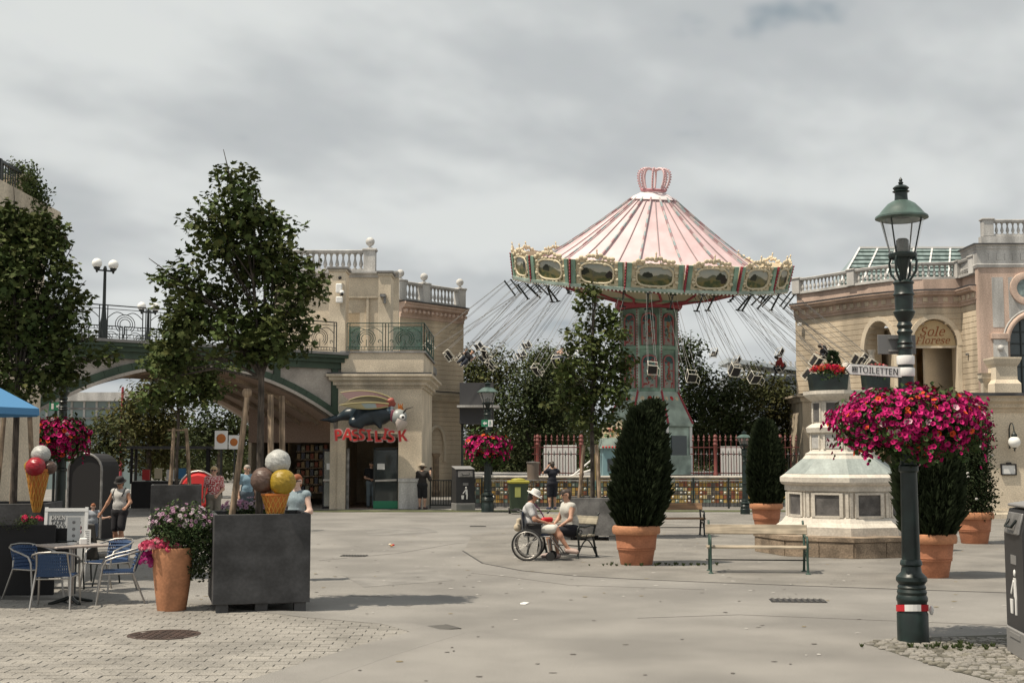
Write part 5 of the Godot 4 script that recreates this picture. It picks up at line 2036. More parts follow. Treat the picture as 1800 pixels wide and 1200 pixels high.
	cr.push_back(Vector2(kw * 0.52, kt + 0.42))
	cr.push_back(Vector2(-kw * 0.52, kt + 0.42))
	b.extrude(cr, 0.02, 0.1)
	part(ki, "crest", b, M.ride_cream)
	b = MB.new()
	b.use_col = true
	for i in 40:
		b.col = [Color(0.5, 0.3, 0.1), Color(0.2, 0.3, 0.15), Color(0.55, 0.25, 0.2), Color(0.6, 0.5, 0.3)][i % 4]
		b.ball(Vector3(rng.randf_range(-0.46, 0.46) * kw, kt + rng.randf_range(0.48, 0.8), 0.1), rng.randf_range(0.04, 0.09), 6, 4, Vector3(1, 1, 0.4))
	part(ki, "painted_scrolls", b, M.vc)
	var dc := 49.3
	var cl := thing("painted_column", "yellow and turquoise painted column with carved capital beside the kiosk", "column", Vector3(xat(1044, 890, dc), 0, -dc))
	var ch := yat(788, dc)
	b = MB.new()
	b.use_col = true
	b.col = Color(0.50, 0.36, 0.13)
	b.lathe(v2([0.13, ch * 0.45, 0.12, ch - 0.2]), Vector3.ZERO, 12)
	b.col = Color(0.20, 0.34, 0.29)
	b.lathe(v2([0.14, ch * 0.3, 0.14, ch * 0.45]), Vector3.ZERO, 12)
	b.col = Color(0.42, 0.35, 0.16)
	b.lathe(v2([0.16, 0, 0.16, ch * 0.3]), Vector3.ZERO, 12)
	part(cl, "shaft", b, M.vc)
	b = MB.new()
	b.lathe(v2([0.13, ch - 0.2, 0.16, ch - 0.17, 0.13, ch - 0.13, 0.22, ch - 0.02, 0.24, ch + 0.05, 0.0, ch + 0.05]), Vector3.ZERO, 8)
	part(cl, "capital", b, M.verdigris)
	for q in [[0, 0.0, "lower"], [1, 0.55, "upper"]]:
		var hr := thing("ramp_handrail", "white %s handrail slanting up the carousel steps" % q[2], "handrail", Vector3(xat(1020, 830, 50.3), 1.12, -50.3))
		b = MB.new()
		b.tube(pv3([Vector3(-0.62 + q[1] * 0.4, 0.0, 0), Vector3(0.45, 0.32 + q[1] * 0.7, 0)]), 0.035, 0.035, 6)
		part(hr, "rail", b, M.white)
		b = MB.new()
		b.tube(pv3([Vector3(0.45, 0.0, 0), Vector3(0.45, 0.32 + q[1] * 0.7, 0)]), 0.03, 0.03, 6)
		part(hr, "upright", b, M.white)

func monument() -> void:
	var d := 26.8
	var base := Vector3(xat(1482, 900, d), 0, -d)
	var turn := deg_to_rad(98.0)
	var Y := func(py: float) -> float: return yat(py, d)
	var o := thing("fountain_monument", "eight-sided white stone monument with grey panels and green copper skirt roof", "monument", base)
	var b := MB.new()
	b.lathe(v2([1.80, 0, 1.80, Y.call(944), 1.84, Y.call(943), 1.84, Y.call(936), 0.0, Y.call(936)]), Vector3.ZERO, 8, true, turn)
	part(o, "stone_step", b, M.stone_warm)
	for k in 8:
		var a := turn + TAU * (k + 0.5) / 8.0
		b = MB.new()
		b.xf = Transform3D(Basis(Vector3.UP, PI / 2 - a), Vector3(cos(a), 0, sin(a)) * 1.80 * cos(PI / 8))
		for sx in [-1.0, 1.0]: b.box(Vector3(sx * 0.34, Y.call(944) * 0.5, 0.003), Vector3(0.665, Y.call(944) - 0.02, 0.03))
		part(o, "step_block", b, M.slab_grey if k == 6 else M.stone_warm)
	b = MB.new()
	b.lathe(v2([1.36, Y.call(936), 1.36, Y.call(922), 1.24, Y.call(915), 1.17, Y.call(907), 1.13, Y.call(905), 1.13, Y.call(862), 1.18, Y.call(861), 1.18, Y.call(852), 1.24, Y.call(850), 1.27, Y.call(846), 1.27, Y.call(838), 1.2, Y.call(834), 1.16, Y.call(832)]), Vector3.ZERO, 8, true, turn)
	part(o, "body", b, M.stone)
	for k in 8:
		var a := turn + TAU * (k + 0.5) / 8.0
		var x := Transform3D(Basis(Vector3.UP, PI / 2 - a), Vector3(cos(a), 0, sin(a)) * 1.13 * cos(PI / 8))
		b = MB.new()
		b.xf = x
		var ym: float = (Y.call(904) + Y.call(866)) * 0.5
		var hh: float = Y.call(866) - Y.call(904)
		b.box(Vector3(0, ym, 0.004), Vector3(0.5, hh - 0.02, 0.03))
		part(o, "slab", b, M.slab_grey)
		b = MB.new()
		b.xf = x
		for sx in [-1.0, 1.0]:
			b.box(Vector3(sx * 0.285, ym, 0.02), Vector3(0.07, hh + 0.04, 0.06))
			b.box(Vector3(sx * 0.40, ym, 0.012), Vector3(0.06, hh + 0.04, 0.05))
		b.box(Vector3(0, ym - hh * 0.5 - 0.01, 0.02), Vector3(0.5, 0.05, 0.058))
		b.box(Vector3(0, ym + hh * 0.5 + 0.005, 0.02), Vector3(0.5, 0.04, 0.058))
		part(o, "slab_frame", b, M.stone)
	b = MB.new()
	b.lathe(v2([1.17, Y.call(832), 0.80, Y.call(806)]), Vector3.ZERO, 8, true, turn)
	part(o, "copper_roof", b, M.verdigris)
	b = MB.new()
	b.lathe(v2([0.81, Y.call(807), 0.74, Y.call(800), 0.74, Y.call(797), 0.66, Y.call(794), 0.63, Y.call(790), 0.63, Y.call(762), 0.70, Y.call(760), 0.72, Y.call(752), 0.66, Y.call(748), 0.58, Y.call(744), 0.58, Y.call(706), 0.62, Y.call(704), 0.72, Y.call(698), 0.76, Y.call(694), 0.76, Y.call(688), 0.0, Y.call(687)]), Vector3.ZERO, 8, true, turn)
	part(o, "upper_tier", b, M.stone)
	for k in 8:
		var a := turn + TAU * (k + 0.5) / 8.0
		for q in [[0.63, 765, 788, 0.3, M.white_trim], [0.58, 709, 741, 0.26, M.slab_grey]]:
			b = MB.new()
			b.xf = Transform3D(Basis(Vector3.UP, PI / 2 - a), Vector3(cos(a), 0, sin(a)) * q[0] * cos(PI / 8))
			var ym: float = (Y.call(q[1]) + Y.call(q[2])) * 0.5
			b.box(Vector3(0, ym, 0.004), Vector3(q[3], Y.call(q[1]) - Y.call(q[2]), 0.02))
			var pn := part(o, "tier_panel", b, q[4])
			b = MB.new()
			b.xf = Transform3D(Basis(Vector3.UP, PI / 2 - a), Vector3(cos(a), 0, sin(a)) * q[0] * cos(PI / 8))
			for sx in [-1.0, 1.0]: b.box(Vector3(sx * (q[3] * 0.5 + 0.03), ym, 0.012), Vector3(0.045, Y.call(q[1]) - Y.call(q[2]) + 0.03, 0.035))
			part(pn, "panel_edge", b, M.stone)
	# planting on top: two troughs with geraniums and one clipped conifer
	var ty: float = Y.call(687) + 0.002
	var k2 := 0
	for q in [[1452, 0.75, 0.06, "dark green trough of orange and red geraniums on top of the monument"], [1535, 0.5, -0.05, "dark green trough of pink geraniums on the monument behind the toilet sign"]]:
		var tx := xat(q[0], 670, d + q[2])
		var t := thing("flower_trough", q[3], "planter", Vector3(tx, ty, -d - q[2] + 0.2), 0.15)
		b = MB.new()
		b.extrude(pv2([-q[1] * 0.48, 0, q[1] * 0.48, 0, q[1] * 0.54, 0.34, -q[1] * 0.54, 0.34]), -0.14, 0.14)
		part(t, "trough", b, M.lamp_green)
		clumps(t, "leaves", "small", Vector3(0, 0.36, 0), Vector3(q[1] * 0.5, 0.1, 0.16), 24, Color(0.05, 0.085, 0.03), 0.2)
		flower_heads(t, "flowers", Vector3(0, 0.42, 0.0), Vector3(q[1] * 0.52, 0.12, 0.2), 70 if k2 == 0 else 40, [Color(0.62, 0.06, 0.03), Color(0.62, 0.12, 0.05), Color(0.55, 0.02, 0.06), Color(0.6, 0.2, 0.2)] if k2 == 0 else [Color(0.6, 0.25, 0.27), Color(0.55, 0.1, 0.1), Color(0.62, 0.4, 0.4)], 1.15)
		k2 += 1
	var cn := thing("topiary", "small dark spiral conifer standing on the monument between the troughs", "shrub", Vector3(xat(1471, 650, d), ty, -d - 0.25))
	b = MB.new()
	b.tube(pv3([Vector3.ZERO, Vector3(0, 0.5, 0)]), 0.02, 0.012, 5)
	part(cn, "stem", b, M.bark)
	tufts(cn, "crown", 0.0, 0.82, 0.15, 260, Color(0.025, 0.045, 0.02), 0.06)
	var v0 := thing("fountain_spout", "white carved spout figure on top of the monument beside the small conifer", "figure", Vector3(xat(1487, 650, d), ty, -d + 0.02))
	b = MB.new()
	b.lathe(v2([0.1, 0, 0.08, 0.3, 0.05, 0.42, 0.09, 0.5, 0.06, 0.58, 0.0, 0.6]), Vector3.ZERO, 8)
	part(v0, "stone_figure", b, M.stone)

func lamp_post(o: Node3D, h: float, s: float) -> void:
	# heights below are for a 4.97 m lamp, h scales them; s scales widths
	var k := h / 4.97
	var up := func(a: Array) -> Array: return v2(a).map(func(q): return Vector2(q.x * s, q.y * k))
	var b := MB.new()
	b.lathe(up.call([0.165, 0.0, 0.165, 0.30, 0.155, 0.32, 0.155, 0.42, 0.165, 0.44, 0.165, 0.47, 0.15, 0.50, 0.158, 0.53, 0.145, 0.56, 0.152, 0.58, 0.135, 0.61, 0.165, 0.65, 0.16, 0.69, 0.11, 0.74, 0.10, 0.80, 0.118, 0.82, 0.11, 0.86, 0.09, 0.88]), Vector3.ZERO, 20)
	part(o, "base", b, M.lamp_green)
	b = MB.new()
	b.lathe(up.call([0.098, 0.87, 0.088, 1.80, 0.105, 1.82, 0.105, 1.87, 0.088, 1.89, 0.086, 2.5, 0.082, 3.0]), Vector3.ZERO, 16)
	part(o, "shaft", b, M.lamp_green)
	b = MB.new()
	b.lathe(up.call([0.075, 3.0, 0.072, 3.14, 0.09, 3.16, 0.075, 3.19, 0.088, 3.21, 0.07, 3.24, 0.07, 3.30, 0.088, 3.33, 0.068, 3.36, 0.086, 3.40, 0.066, 3.44, 0.1, 3.50, 0.12, 3.55, 0.095, 3.57, 0.1, 3.72, 0.118, 3.74, 0.1, 3.77, 0.1, 3.85, 0.118, 3.87, 0.09, 3.90]), Vector3.ZERO, 16)
	part(o, "collars", b, M.lamp_green)
	# yoke that carries the lantern
	b = MB.new()
	for i in 4:
		var a := TAU * i / 4.0 + PI / 4
		var dr := Vector3(cos(a), 0, sin(a))
		b.tube(pv3([dr * 0.07 * s + Vector3(0, 3.88 * k, 0), dr * 0.15 * s + Vector3(0, 3.98 * k, 0), dr * 0.165 * s + Vector3(0, 4.10 * k, 0), dr * 0.14 * s + Vector3(0, 4.16 * k, 0)]), 0.014 * s, 0.014 * s, 5)
	b.lathe(up.call([0.145, 4.14, 0.155, 4.16, 0.155, 4.19, 0.13, 4.2]), Vector3.ZERO, 18)
	b.lathe(up.call([0.03, 3.88, 0.045, 4.0, 0.08, 4.12, 0.08, 4.2]), Vector3.ZERO, 12)
	b.lathe(up.call([0.07, 4.2, 0.07, 4.34, 0.05, 4.36, 0.0, 4.36]), Vector3.ZERO, 12)
	part(o, "lantern_yoke", b, M.lamp_green)
	b = MB.new()
	b.lathe(up.call([0.142, 4.2, 0.235, 4.58]), Vector3.ZERO, 20)
	part(o, "lantern_glass", b, M.lantern_glass)
	for i in 4:
		var a := TAU * i / 4.0 + PI / 4
		var dr := Vector3(cos(a), 0, sin(a))
		b = MB.new()
		b.tube(pv3([dr * 0.145 * s + Vector3(0, 4.19 * k, 0), dr * 0.24 * s + Vector3(0, 4.59 * k, 0)]), 0.009 * s, 0.009 * s, 5)
		part(o, "lantern_bar", b, M.iron)
	b = MB.new()
	b.lathe(up.call([0.22, 4.56, 0.26, 4.575, 0.288, 4.585, 0.285, 4.605, 0.25, 4.63, 0.21, 4.68, 0.15, 4.745, 0.09, 4.78]), Vector3.ZERO, 24)
	b.lathe(up.call([0.1, 4.60, 0.22, 4.565]), Vector3.ZERO, 24)
	part(o, "lantern_roof", b, M.lamp_cap)
	b = MB.new()
	b.lathe(up.call([0.075, 4.77, 0.07, 4.83, 0.07, 4.87, 0.095, 4.885, 0.07, 4.90, 0.09, 4.925, 0.06, 4.95, 0.02, 4.965, 0.03, 4.985, 0.015, 5.0, 0.022, 5.015, 0.0, 5.05]), Vector3.ZERO, 14)
	part(o, "chimney", b, M.lamp_green)
func basket(o: Node3D, called: String, label: String, p: Vector3, rx: float, ry: float, n: int, big: float) -> void:
	var k := thing(called, label, "flower basket", p, 0.0, "petunia baskets on the street lamps")
	var b := MB.new()
	b.lathe(v2([0.12, -ry * 0.3, rx * 0.6, -ry * 0.25, rx * 0.62, ry * 0.15, rx * 0.55, ry * 0.1]), Vector3.ZERO, 18)
	part(k, "bowl", b, M.iron)
	var sc := Vector3(rx, ry, rx)
	clumps(k, "leaves", "small", Vector3(0, -0.02, 0), sc * 0.93, int(n * 0.2), Color(0.045, 0.075, 0.025), 0.26 * big)
	var xs := []
	var cols := []
	for i in n:
		var v := Vector3(rng.randfn(), rng.randfn(), rng.randfn()).normalized()
		var r := rng.randf_range(0.80, 1.05) + 0.10 * sin(v.x * 9.0 + v.z * 5.0) + 0.07 * sin(v.x * 17.0 - v.z * 11.0 + v.y * 6.0)
		if v.y < -0.2: r *= 0.95
		var q := v * sc * r
		if v.y < 0.0: q.y *= 1.0 + 0.25 * sin(q.x * 8.0)
		var dirn := (v + Vector3(0, 0.25, 0) + Vector3(rng.randfn(), rng.randfn(), rng.randfn()) * 0.3).normalized()
		var bs := Basis(Quaternion(Vector3.UP, dirn)) * Basis(Vector3.UP, rng.randf() * TAU)
		xs.append(Transform3D(bs.scaled(Vector3.ONE * rng.randf_range(0.8, 1.2) * big), q))
		var t := rng.randf()
		var c := Color(0.38, 0.010, 0.10).lerp(Color(0.56, 0.03, 0.19), rng.randf())
		if t > 0.93: c = Color(0.60, 0.09, 0.03)
		elif t > 0.895: c = Color(0.66, 0.40, 0.46)
		elif t < 0.25: c = Color(0.20, 0.005, 0.06)
		cols.append(c)
	# strands that trail below the rim
	for i in 15:
		var a := TAU * i / 15.0 + rng.randf_range(-0.15, 0.15)
		var drop := rng.randf_range(0.25, 0.9) * ry
		for q in 9:
			var t := q / 8.0
			xs.append(Transform3D(Basis(Quaternion(Vector3.UP, Vector3(cos(a), 0.3, sin(a)).normalized())).scaled(Vector3.ONE * big * lerpf(1.0, 0.65, t)), Vector3(cos(a) * rx * (0.92 + 0.1 * sin(t * 2.4)), -ry * 0.45 - drop * t, sin(a) * rx * (0.92 + 0.1 * sin(t * 2.4))) + Vector3(rng.randfn(), rng.randfn(), rng.randfn()) * 0.025))
			cols.append(Color(0.40, 0.012, 0.11) if q % 3 != 1 else Color(0.05, 0.08, 0.03))
	scatter(k, "petunias", petunia(), M.petal, xs, cols)
func petunia() -> Mesh:
	if not K.has("petunia"):
		var b := MB.new()
		b.use_col = true
		for i in 10:
			var a0 := TAU * i / 10.0
			var a1 := TAU * (i + 1) / 10.0
			var r0 := 0.040 if i % 2 == 0 else 0.034
			var r1 := 0.034 if i % 2 == 0 else 0.040
			var p0 := Vector3(cos(a0) * r0, 0.012, sin(a0) * r0)
			var p1 := Vector3(cos(a1) * r1, 0.012, sin(a1) * r1)
			var q0 := Vector3(cos(a0) * 0.012, -0.004, sin(a0) * 0.012)
			var q1 := Vector3(cos(a1) * 0.012, -0.004, sin(a1) * 0.012)
			b.col = Color.WHITE
			b.quad(p0, p1, q1, q0)
			b.col = Color(0.45, 0.35, 0.5)
			b.tri(q0, q1, Vector3(0, -0.02, 0))
		K["petunia"] = b.mesh()
	return K["petunia"]
func lamps() -> void:
	var p := ground_at(1606, 1128)
	var o := thing("street_lamp", "tall green cast-iron street lamp with glass lantern, toilet sign and flower basket", "street lamp", p)
	lamp_post(o, 5.0, 1.0)
	var d := -p.z
	basket(o, "petunia_basket", "large round basket of magenta petunias on the lamp with the toilet sign", Vector3(xat(1598, 740, d), yat(742, d), p.z), 0.83, 0.36, 2100, 0.82)
	# direction sign, sign backs and clamps
	var s := thing("toilet_sign", "white arrow-shaped direction sign reading TOILETTEN on the lamp", "sign", Vector3(xat(1586, 655, d), yat(655, d), p.z + 0.04), 0.0)
	s.rotation = Vector3(0, 0.12, 0.055 * -1.0)
	var b := MB.new()
	b.extrude(pv2([-0.60, -0.055, 0.02, -0.055, 0.02, 0.055, -0.60, 0.055, -0.645, 0.0]), -0.012, 0.012)
	part(s, "plate", b, M.white)
	b = MB.new()
	b.extrude(pv2([-0.607, -0.062, 0.024, -0.062, 0.024, 0.062, -0.607, 0.062, -0.657, 0.0]), -0.014, -0.0125)
	part(s, "rim", b, M.letter)
	text(s, "lettering", "TOILETTEN", 0.067, M.letter, Vector3(-0.285, 0.0, 0.0135), 0.0, "Droid Sans", 0.003)
	b = MB.new()
	for q in [[-0.582, 0.0, 0.006, 0.06], [-0.526, 0.0, 0.006, 0.06]]: b.box(Vector3(q[0], q[1], 0.0135), Vector3(q[2], q[3], 0.003))
	for y in [-0.028, 0.028]: b.box(Vector3(-0.554, y, 0.0137), Vector3(0.06, 0.005, 0.003))
	for q in [-0.567, -0.542]:
		b.box(Vector3(q, -0.004, 0.0135), Vector3(0.013, 0.032, 0.003))
		b.box(Vector3(q, 0.017, 0.0135), Vector3(0.008, 0.008, 0.003))
	b.box(Vector3(-0.5545, 0.0, 0.0133), Vector3(0.003, 0.05, 0.003))
	part(s, "pictogram", b, M.letter)
	for q in [[633, 0.10], [654, 0.095]]:
		b = MB.new()
		b.lathe(v2([0.0, -q[1] * 0.5, 0.092, -q[1] * 0.5, 0.096, -q[1] * 0.4, 0.096, q[1] * 0.4, 0.092, q[1] * 0.5, 0.0, q[1] * 0.5]), Vector3(0, yat(q[0], d), 0), 16)
		part(o, "white_clamp", b, M.white)
	var sb := thing("plain_sign", "plain grey back of a sign board fixed behind the lamp post", "sign", Vector3(xat(1582, 604, d), yat(604, d), p.z - 0.11), 0.06)
	b = MB.new()
	b.cbox(Vector3(0, 0, 0), Vector3(0.43, 0.215, 0.012), 0.004)
	part(sb, "board", b, M.sign_back)
	b = MB.new()
	for y in [-0.07, 0.07]: b.box(Vector3(0, y, 0.03), Vector3(0.2, 0.02, 0.045))
	part(sb, "clip", b, M.steel)
	# warning tape round the foot
	var tp := thing("warning_tape", "red and white plastic tape tied round the foot of the lamp", "tape", p + Vector3(0, 0.36, 0))
	b = MB.new()
	b.use_col = true
	for i in 24:
		var a0 := TAU * i / 24.0
		var a1 := TAU * (i + 1) / 24.0
		b.col = Color(0.7, 0.69, 0.67) if (i + 4) % 9 < 4 else Color(0.45, 0.015, 0.02)
		var y0 := 0.0 + 0.02 * sin(a0 * 1.0)
		var y1 := 0.0 + 0.02 * sin(a1 * 1.0)
		var hh := 0.035
		b.face(pv3([Vector3(cos(a0) * 0.169, y0 - hh, sin(a0) * 0.169), Vector3(cos(a1) * 0.169, y1 - hh, sin(a1) * 0.169), Vector3(cos(a1) * 0.169, y1 + hh, sin(a1) * 0.169), Vector3(cos(a0) * 0.169, y0 + hh, sin(a0) * 0.169)]), Vector3(cos(a0), 0, sin(a0)))
	part(tp, "band", b, M.vc)
	b = MB.new()
	b.ball(Vector3(0.19, -0.02, 0.05), 0.05, 8, 6, Vector3(0.5, 1.0, 0.6))
	part(tp, "knot", b, M.white)
	# far lamp by the pavilion with its own basket and exit sign
	p = ground_at(857, 900)
	d = -p.z
	o = thing("street_lamp", "green cast-iron street lamp with exit sign and basket beside the pavilion", "street lamp", p)
	lamp_post(o, yat(672, d), 1.35)
	basket(o, "petunia_basket", "round basket of red and magenta petunias on the lamp by the pavilion", Vector3(p.x, yat(783, d), p.z), 0.78, 0.40, 420, 1.9)
	var ex := thing("exit_sign", "small green and white escape route sign on the lamp by the pavilion", "sign", Vector3(p.x - 0.02, yat(744, d), p.z + 0.2))
	b = MB.new()
	b.box(Vector3(-0.08, 0, 0), Vector3(0.24, 0.24, 0.03))
	part(ex, "green_field", b, M.sign_green)
	b = MB.new()
	b.box(Vector3(0.12, 0, 0), Vector3(0.16, 0.24, 0.03))
	part(ex, "white_field", b, M.white)
	b = MB.new()
	b.extrude(pv2([-0.15, 0, -0.08, 0.07, -0.08, 0.03, 0.0, 0.03, 0.0, -0.03, -0.08, -0.03, -0.08, -0.07]), 0.015, 0.02)
	part(ex, "arrow", b, M.white)
	b = MB.new()
	b.box(Vector3(0.1, -0.02, 0.017), Vector3(0.03, 0.12, 0.004))
	b.ball(Vector3(0.11, 0.06, 0.016), 0.022, 6, 4)
	b.bar(Vector3(0.1, 0.02, 0.018), Vector3(0.16, -0.01, 0.018), 0.02, 0.004)
	part(ex, "runner", b, M.sign_green)
	# lamp at the left, mostly behind the tree, and the one behind the right-hand conifer
	p = pt(105, 880, 26.0)
	p.y = 0
	o = thing("street_lamp", "dark lamp post half hidden behind the cafe maple with petunia basket", "street lamp", p)
	lamp_post(o, 4.6, 1.1)
	basket(o, "petunia_basket", "shaded round basket of red petunias on the lamp behind the cafe maple", Vector3(xat(100, 768, 26.0), yat(768, 26.0), -26.0), 0.62, 0.38, 620, 1.25)
	var gx := thing("escape_sign", "green and white escape route sign hanging near the cafe maple", "sign", pt(97, 714, 27.0))
	b = MB.new()
	b.box(Vector3.ZERO, Vector3(0.26, 0.18, 0.03))
	part(gx, "green_field", b, M.sign_green)
	b = MB.new()
	b.box(Vector3(-0.06, 0, 0.017), Vector3(0.05, 0.12, 0.004))
	b.extrude(pv2([0.02, -0.02, 0.06, -0.02, 0.06, -0.05, 0.11, 0.0, 0.06, 0.05, 0.06, 0.02, 0.02, 0.02]), 0.015, 0.02)
	part(gx, "arrow", b, M.white)
	b = MB.new()
	b.tube(pv3([Vector3(0, -0.09, -0.02), Vector3(0, -3.0, -0.02)]), 0.03, 0.03, 6)
	part(gx, "post", b, M.iron)
	p = pt(1310, 880, 44.0)
	p.y = 0
	o = thing("street_lamp", "small green lantern lamp partly behind the middle potted conifer", "street lamp", p)
	lamp_post(o, yat(758, 44.0), 1.0)

# ---- foliage
func leaf_clump(kind: String) -> Mesh:
	if K.has("clump_" + kind): return K["clump_" + kind]
	var r := RandomNumberGenerator.new()
	r.seed = hash(kind)
	var b := MB.new()
	b.use_col = true
	var n := 22
	var ls := 0.36
	if kind == "far": n = 34; ls = 0.26
	if kind == "small": n = 20; ls = 0.34
	for i in n:
		var p := Vector3(r.randfn(), r.randfn() * 0.8, r.randfn()) * 0.42
		p = p.limit_length(0.72)
		var up := (p.normalized() * 0.6 + Vector3(0, 0.75, 0) + Vector3(r.randfn(), r.randfn(), r.randfn()) * 0.45).normalized()
		var q := Basis(Quaternion(Vector3.UP, up)) * Basis(Vector3.UP, r.randf() * TAU)
		b.xf = Transform3D(q.scaled(Vector3.ONE * ls * r.randf_range(0.7, 1.25)), p)
		var g := r.randf_range(0.75, 1.3)
		b.col = Color(g * r.randf_range(0.9, 1.15), g, g * r.randf_range(0.8, 1.1))
		if kind == "maple":
			# five-lobed leaf, folded a little along its rib
			var o := [Vector3(0, 0, -0.35), Vector3(0.22, 0.03, -0.30), Vector3(0.46, 0.08, -0.12), Vector3(0.30, 0.05, 0.02), Vector3(0.50, 0.06, 0.26), Vector3(0.20, 0.03, 0.22), Vector3(0, -0.05, 0.62)]
			for sx in [1.0, -1.0]:
				var m := Vector3(sx, 1, 1)
				for j in 6:
					if sx > 0: b.tri(Vector3(0, 0, 0), o[j] * m, o[j + 1] * m)
					else: b.tri(Vector3(0, 0, 0), o[j + 1] * m, o[j] * m)
		else:
			var a := Vector3(0, 0, -0.5)
			var t := Vector3(0, -0.06, 0.5)
			b.quad(a, Vector3(-0.24, 0.07, 0.0), t, Vector3(0.24, 0.07, 0.0))
	K["clump_" + kind] = b.mesh()
	return K["clump_" + kind]
func clumps(parent: Node, called: String, kind: String, o: Vector3, rad: Vector3, n: int, c: Color, size: float) -> MultiMeshInstance3D:
	var xs := []
	var cs := []
	for i in n: add_clump(xs, cs, o, rad, c, size)
	return scatter(parent, called, leaf_clump(kind), M.leaf, xs, cs)
func add_clump(xs: Array, cs: Array, o: Vector3, rad: Vector3, c: Color, size: float) -> void:
	var v := Vector3(rng.randfn(), rng.randfn(), rng.randfn()).normalized() * pow(rng.randf(), 0.42)
	var bs := Basis(Vector3.UP, rng.randf() * TAU) * Basis(Vector3.RIGHT, rng.randf_range(-0.5, 0.5))
	xs.append(Transform3D(bs.scaled(Vector3.ONE * size * rng.randf_range(0.75, 1.25)), o + v * rad))
	var k := rng.randf_range(0.72, 1.28)
	cs.append(Color(c.r * k * rng.randf_range(0.9, 1.15), c.g * k, c.b * k))
func tuft_mesh() -> Mesh:
	if not K.has("tuft"):
		var r := RandomNumberGenerator.new()
		r.seed = 77
		var b := MB.new()
		b.use_col = true
		for i in 14:
			var a := r.randf() * TAU
			var lean := r.randf_range(0.1, 0.75)
			var d := Vector3(cos(a) * lean, 1.0, sin(a) * lean).normalized() * r.randf_range(0.6, 1.1)
			var s := d.cross(Vector3(cos(a + 1.3), 0.2, sin(a + 1.3))).normalized() * 0.09
			var o := Vector3(cos(a), 0, sin(a)) * r.randf_range(0, 0.2)
			var g := r.randf_range(0.7, 1.35)
			b.col = Color(g, g, g)
			b.tri(o - s, o + d * 0.5 + s * 0.2 - s * 1.6, o + d)
			b.tri(o + s, o + d, o + d * 0.5 + s * 1.6)
			b.tri(o - s, o + d, o + s)
		K["tuft"] = b.mesh()
	return K["tuft"]
func tufts(parent: Node, called: String, y0: float, y1: float, radius: float, n: int, c: Color, size: float, tips := 1, shape := [0.62, 0.95, 1.0, 0.97, 0.86, 0.66, 0.30]) -> void:
	var xs := []
	var cs := []
	var fork := []
	for i in tips: fork.append(Vector3(cos(i * 2.1) * radius * 0.42, rng.randf_range(-0.05, 0.06) * (y1 - y0), sin(i * 2.1) * radius * 0.42) if tips > 1 else Vector3.ZERO)
	for i in n:
		var t := rng.randf()
		var f := t * (shape.size() - 1)
		var j := mini(int(f), shape.size() - 2)
		var r: float = lerpf(shape[j], shape[j + 1], f - j) * radius
		var a := rng.randf() * TAU
		r *= 1.0 + 0.11 * sin(a * 5.0 + t * 3.0) + 0.09 * sin(a * 11.0 + t * 5.0)
		var p := Vector3(cos(a) * r, lerpf(y0, y1, t), sin(a) * r) * Vector3(1, 1, 1)
		p.x *= rng.randf_range(0.86, 1.02); p.z *= rng.randf_range(0.86, 1.02)
		if tips > 1 and t > 0.72:
			var k: Vector3 = fork[rng.randi() % tips]
			var w := (t - 0.72) / 0.28
			p = p.lerp(Vector3(k.x + cos(a) * r * 0.35, p.y + k.y * w, k.z + sin(a) * r * 0.35), w * 0.9)
		var out := Vector3(cos(a) * 0.38, 1.0, sin(a) * 0.38).normalized()
		xs.append(Transform3D((Basis(Quaternion(Vector3.UP, out)) * Basis(Vector3.UP, rng.randf() * TAU)).scaled(Vector3.ONE * size * rng.randf_range(0.8, 1.5)), p))
		var g := rng.randf_range(0.7, 1.35)
		cs.append(Color(c.r * g, c.g * g, c.b * g))
	scatter(parent, called, tuft_mesh(), M.leaf, xs, cs)
func bloom_mesh(kind: String) -> Mesh:
	if K.has("bloom_" + kind): return K["bloom_" + kind]
	var r := RandomNumberGenerator.new()
	r.seed = 31
	var b := MB.new()
	b.use_col = true
	if kind == "geranium":   # a ball of small five-petalled florets
		for i in 18:
			var v := Vector3(r.randfn(), absf(r.randfn()) * 0.8, r.randfn()).normalized()
			b.xf = Transform3D(Basis(Quaternion(Vector3.UP, v)) * Basis(Vector3.UP, r.randf() * TAU), v * 0.034)
			var g := r.randf_range(0.8, 1.2)
			b.col = Color(g, g, g)
			for k in 5:
				var a := TAU * k / 5.0
				b.quad(Vector3.ZERO, Vector3(cos(a - 0.5) * 0.014, 0.003, sin(a - 0.5) * 0.014), Vector3(cos(a) * 0.02, 0.004, sin(a) * 0.02), Vector3(cos(a + 0.5) * 0.014, 0.003, sin(a + 0.5) * 0.014))
	else:                    # daisy: rays round a dark eye
		for k in 12:
			var a := TAU * k / 12.0
			b.col = Color(1, 1, 1) * r.randf_range(0.85, 1.1)
			b.quad(Vector3.ZERO, Vector3(cos(a - 0.2) * 0.022, 0.004, sin(a - 0.2) * 0.022), Vector3(cos(a) * 0.034, 0.001, sin(a) * 0.034), Vector3(cos(a + 0.2) * 0.022, 0.004, sin(a + 0.2) * 0.022))
		b.col = Color(0.12, 0.06, 0.16)
		b.xf = Transform3D.IDENTITY
		b.ball(Vector3(0, 0.004, 0), 0.008, 6, 4, Vector3(1, 0.6, 1))
	K["bloom_" + kind] = b.mesh()
	return K["bloom_" + kind]
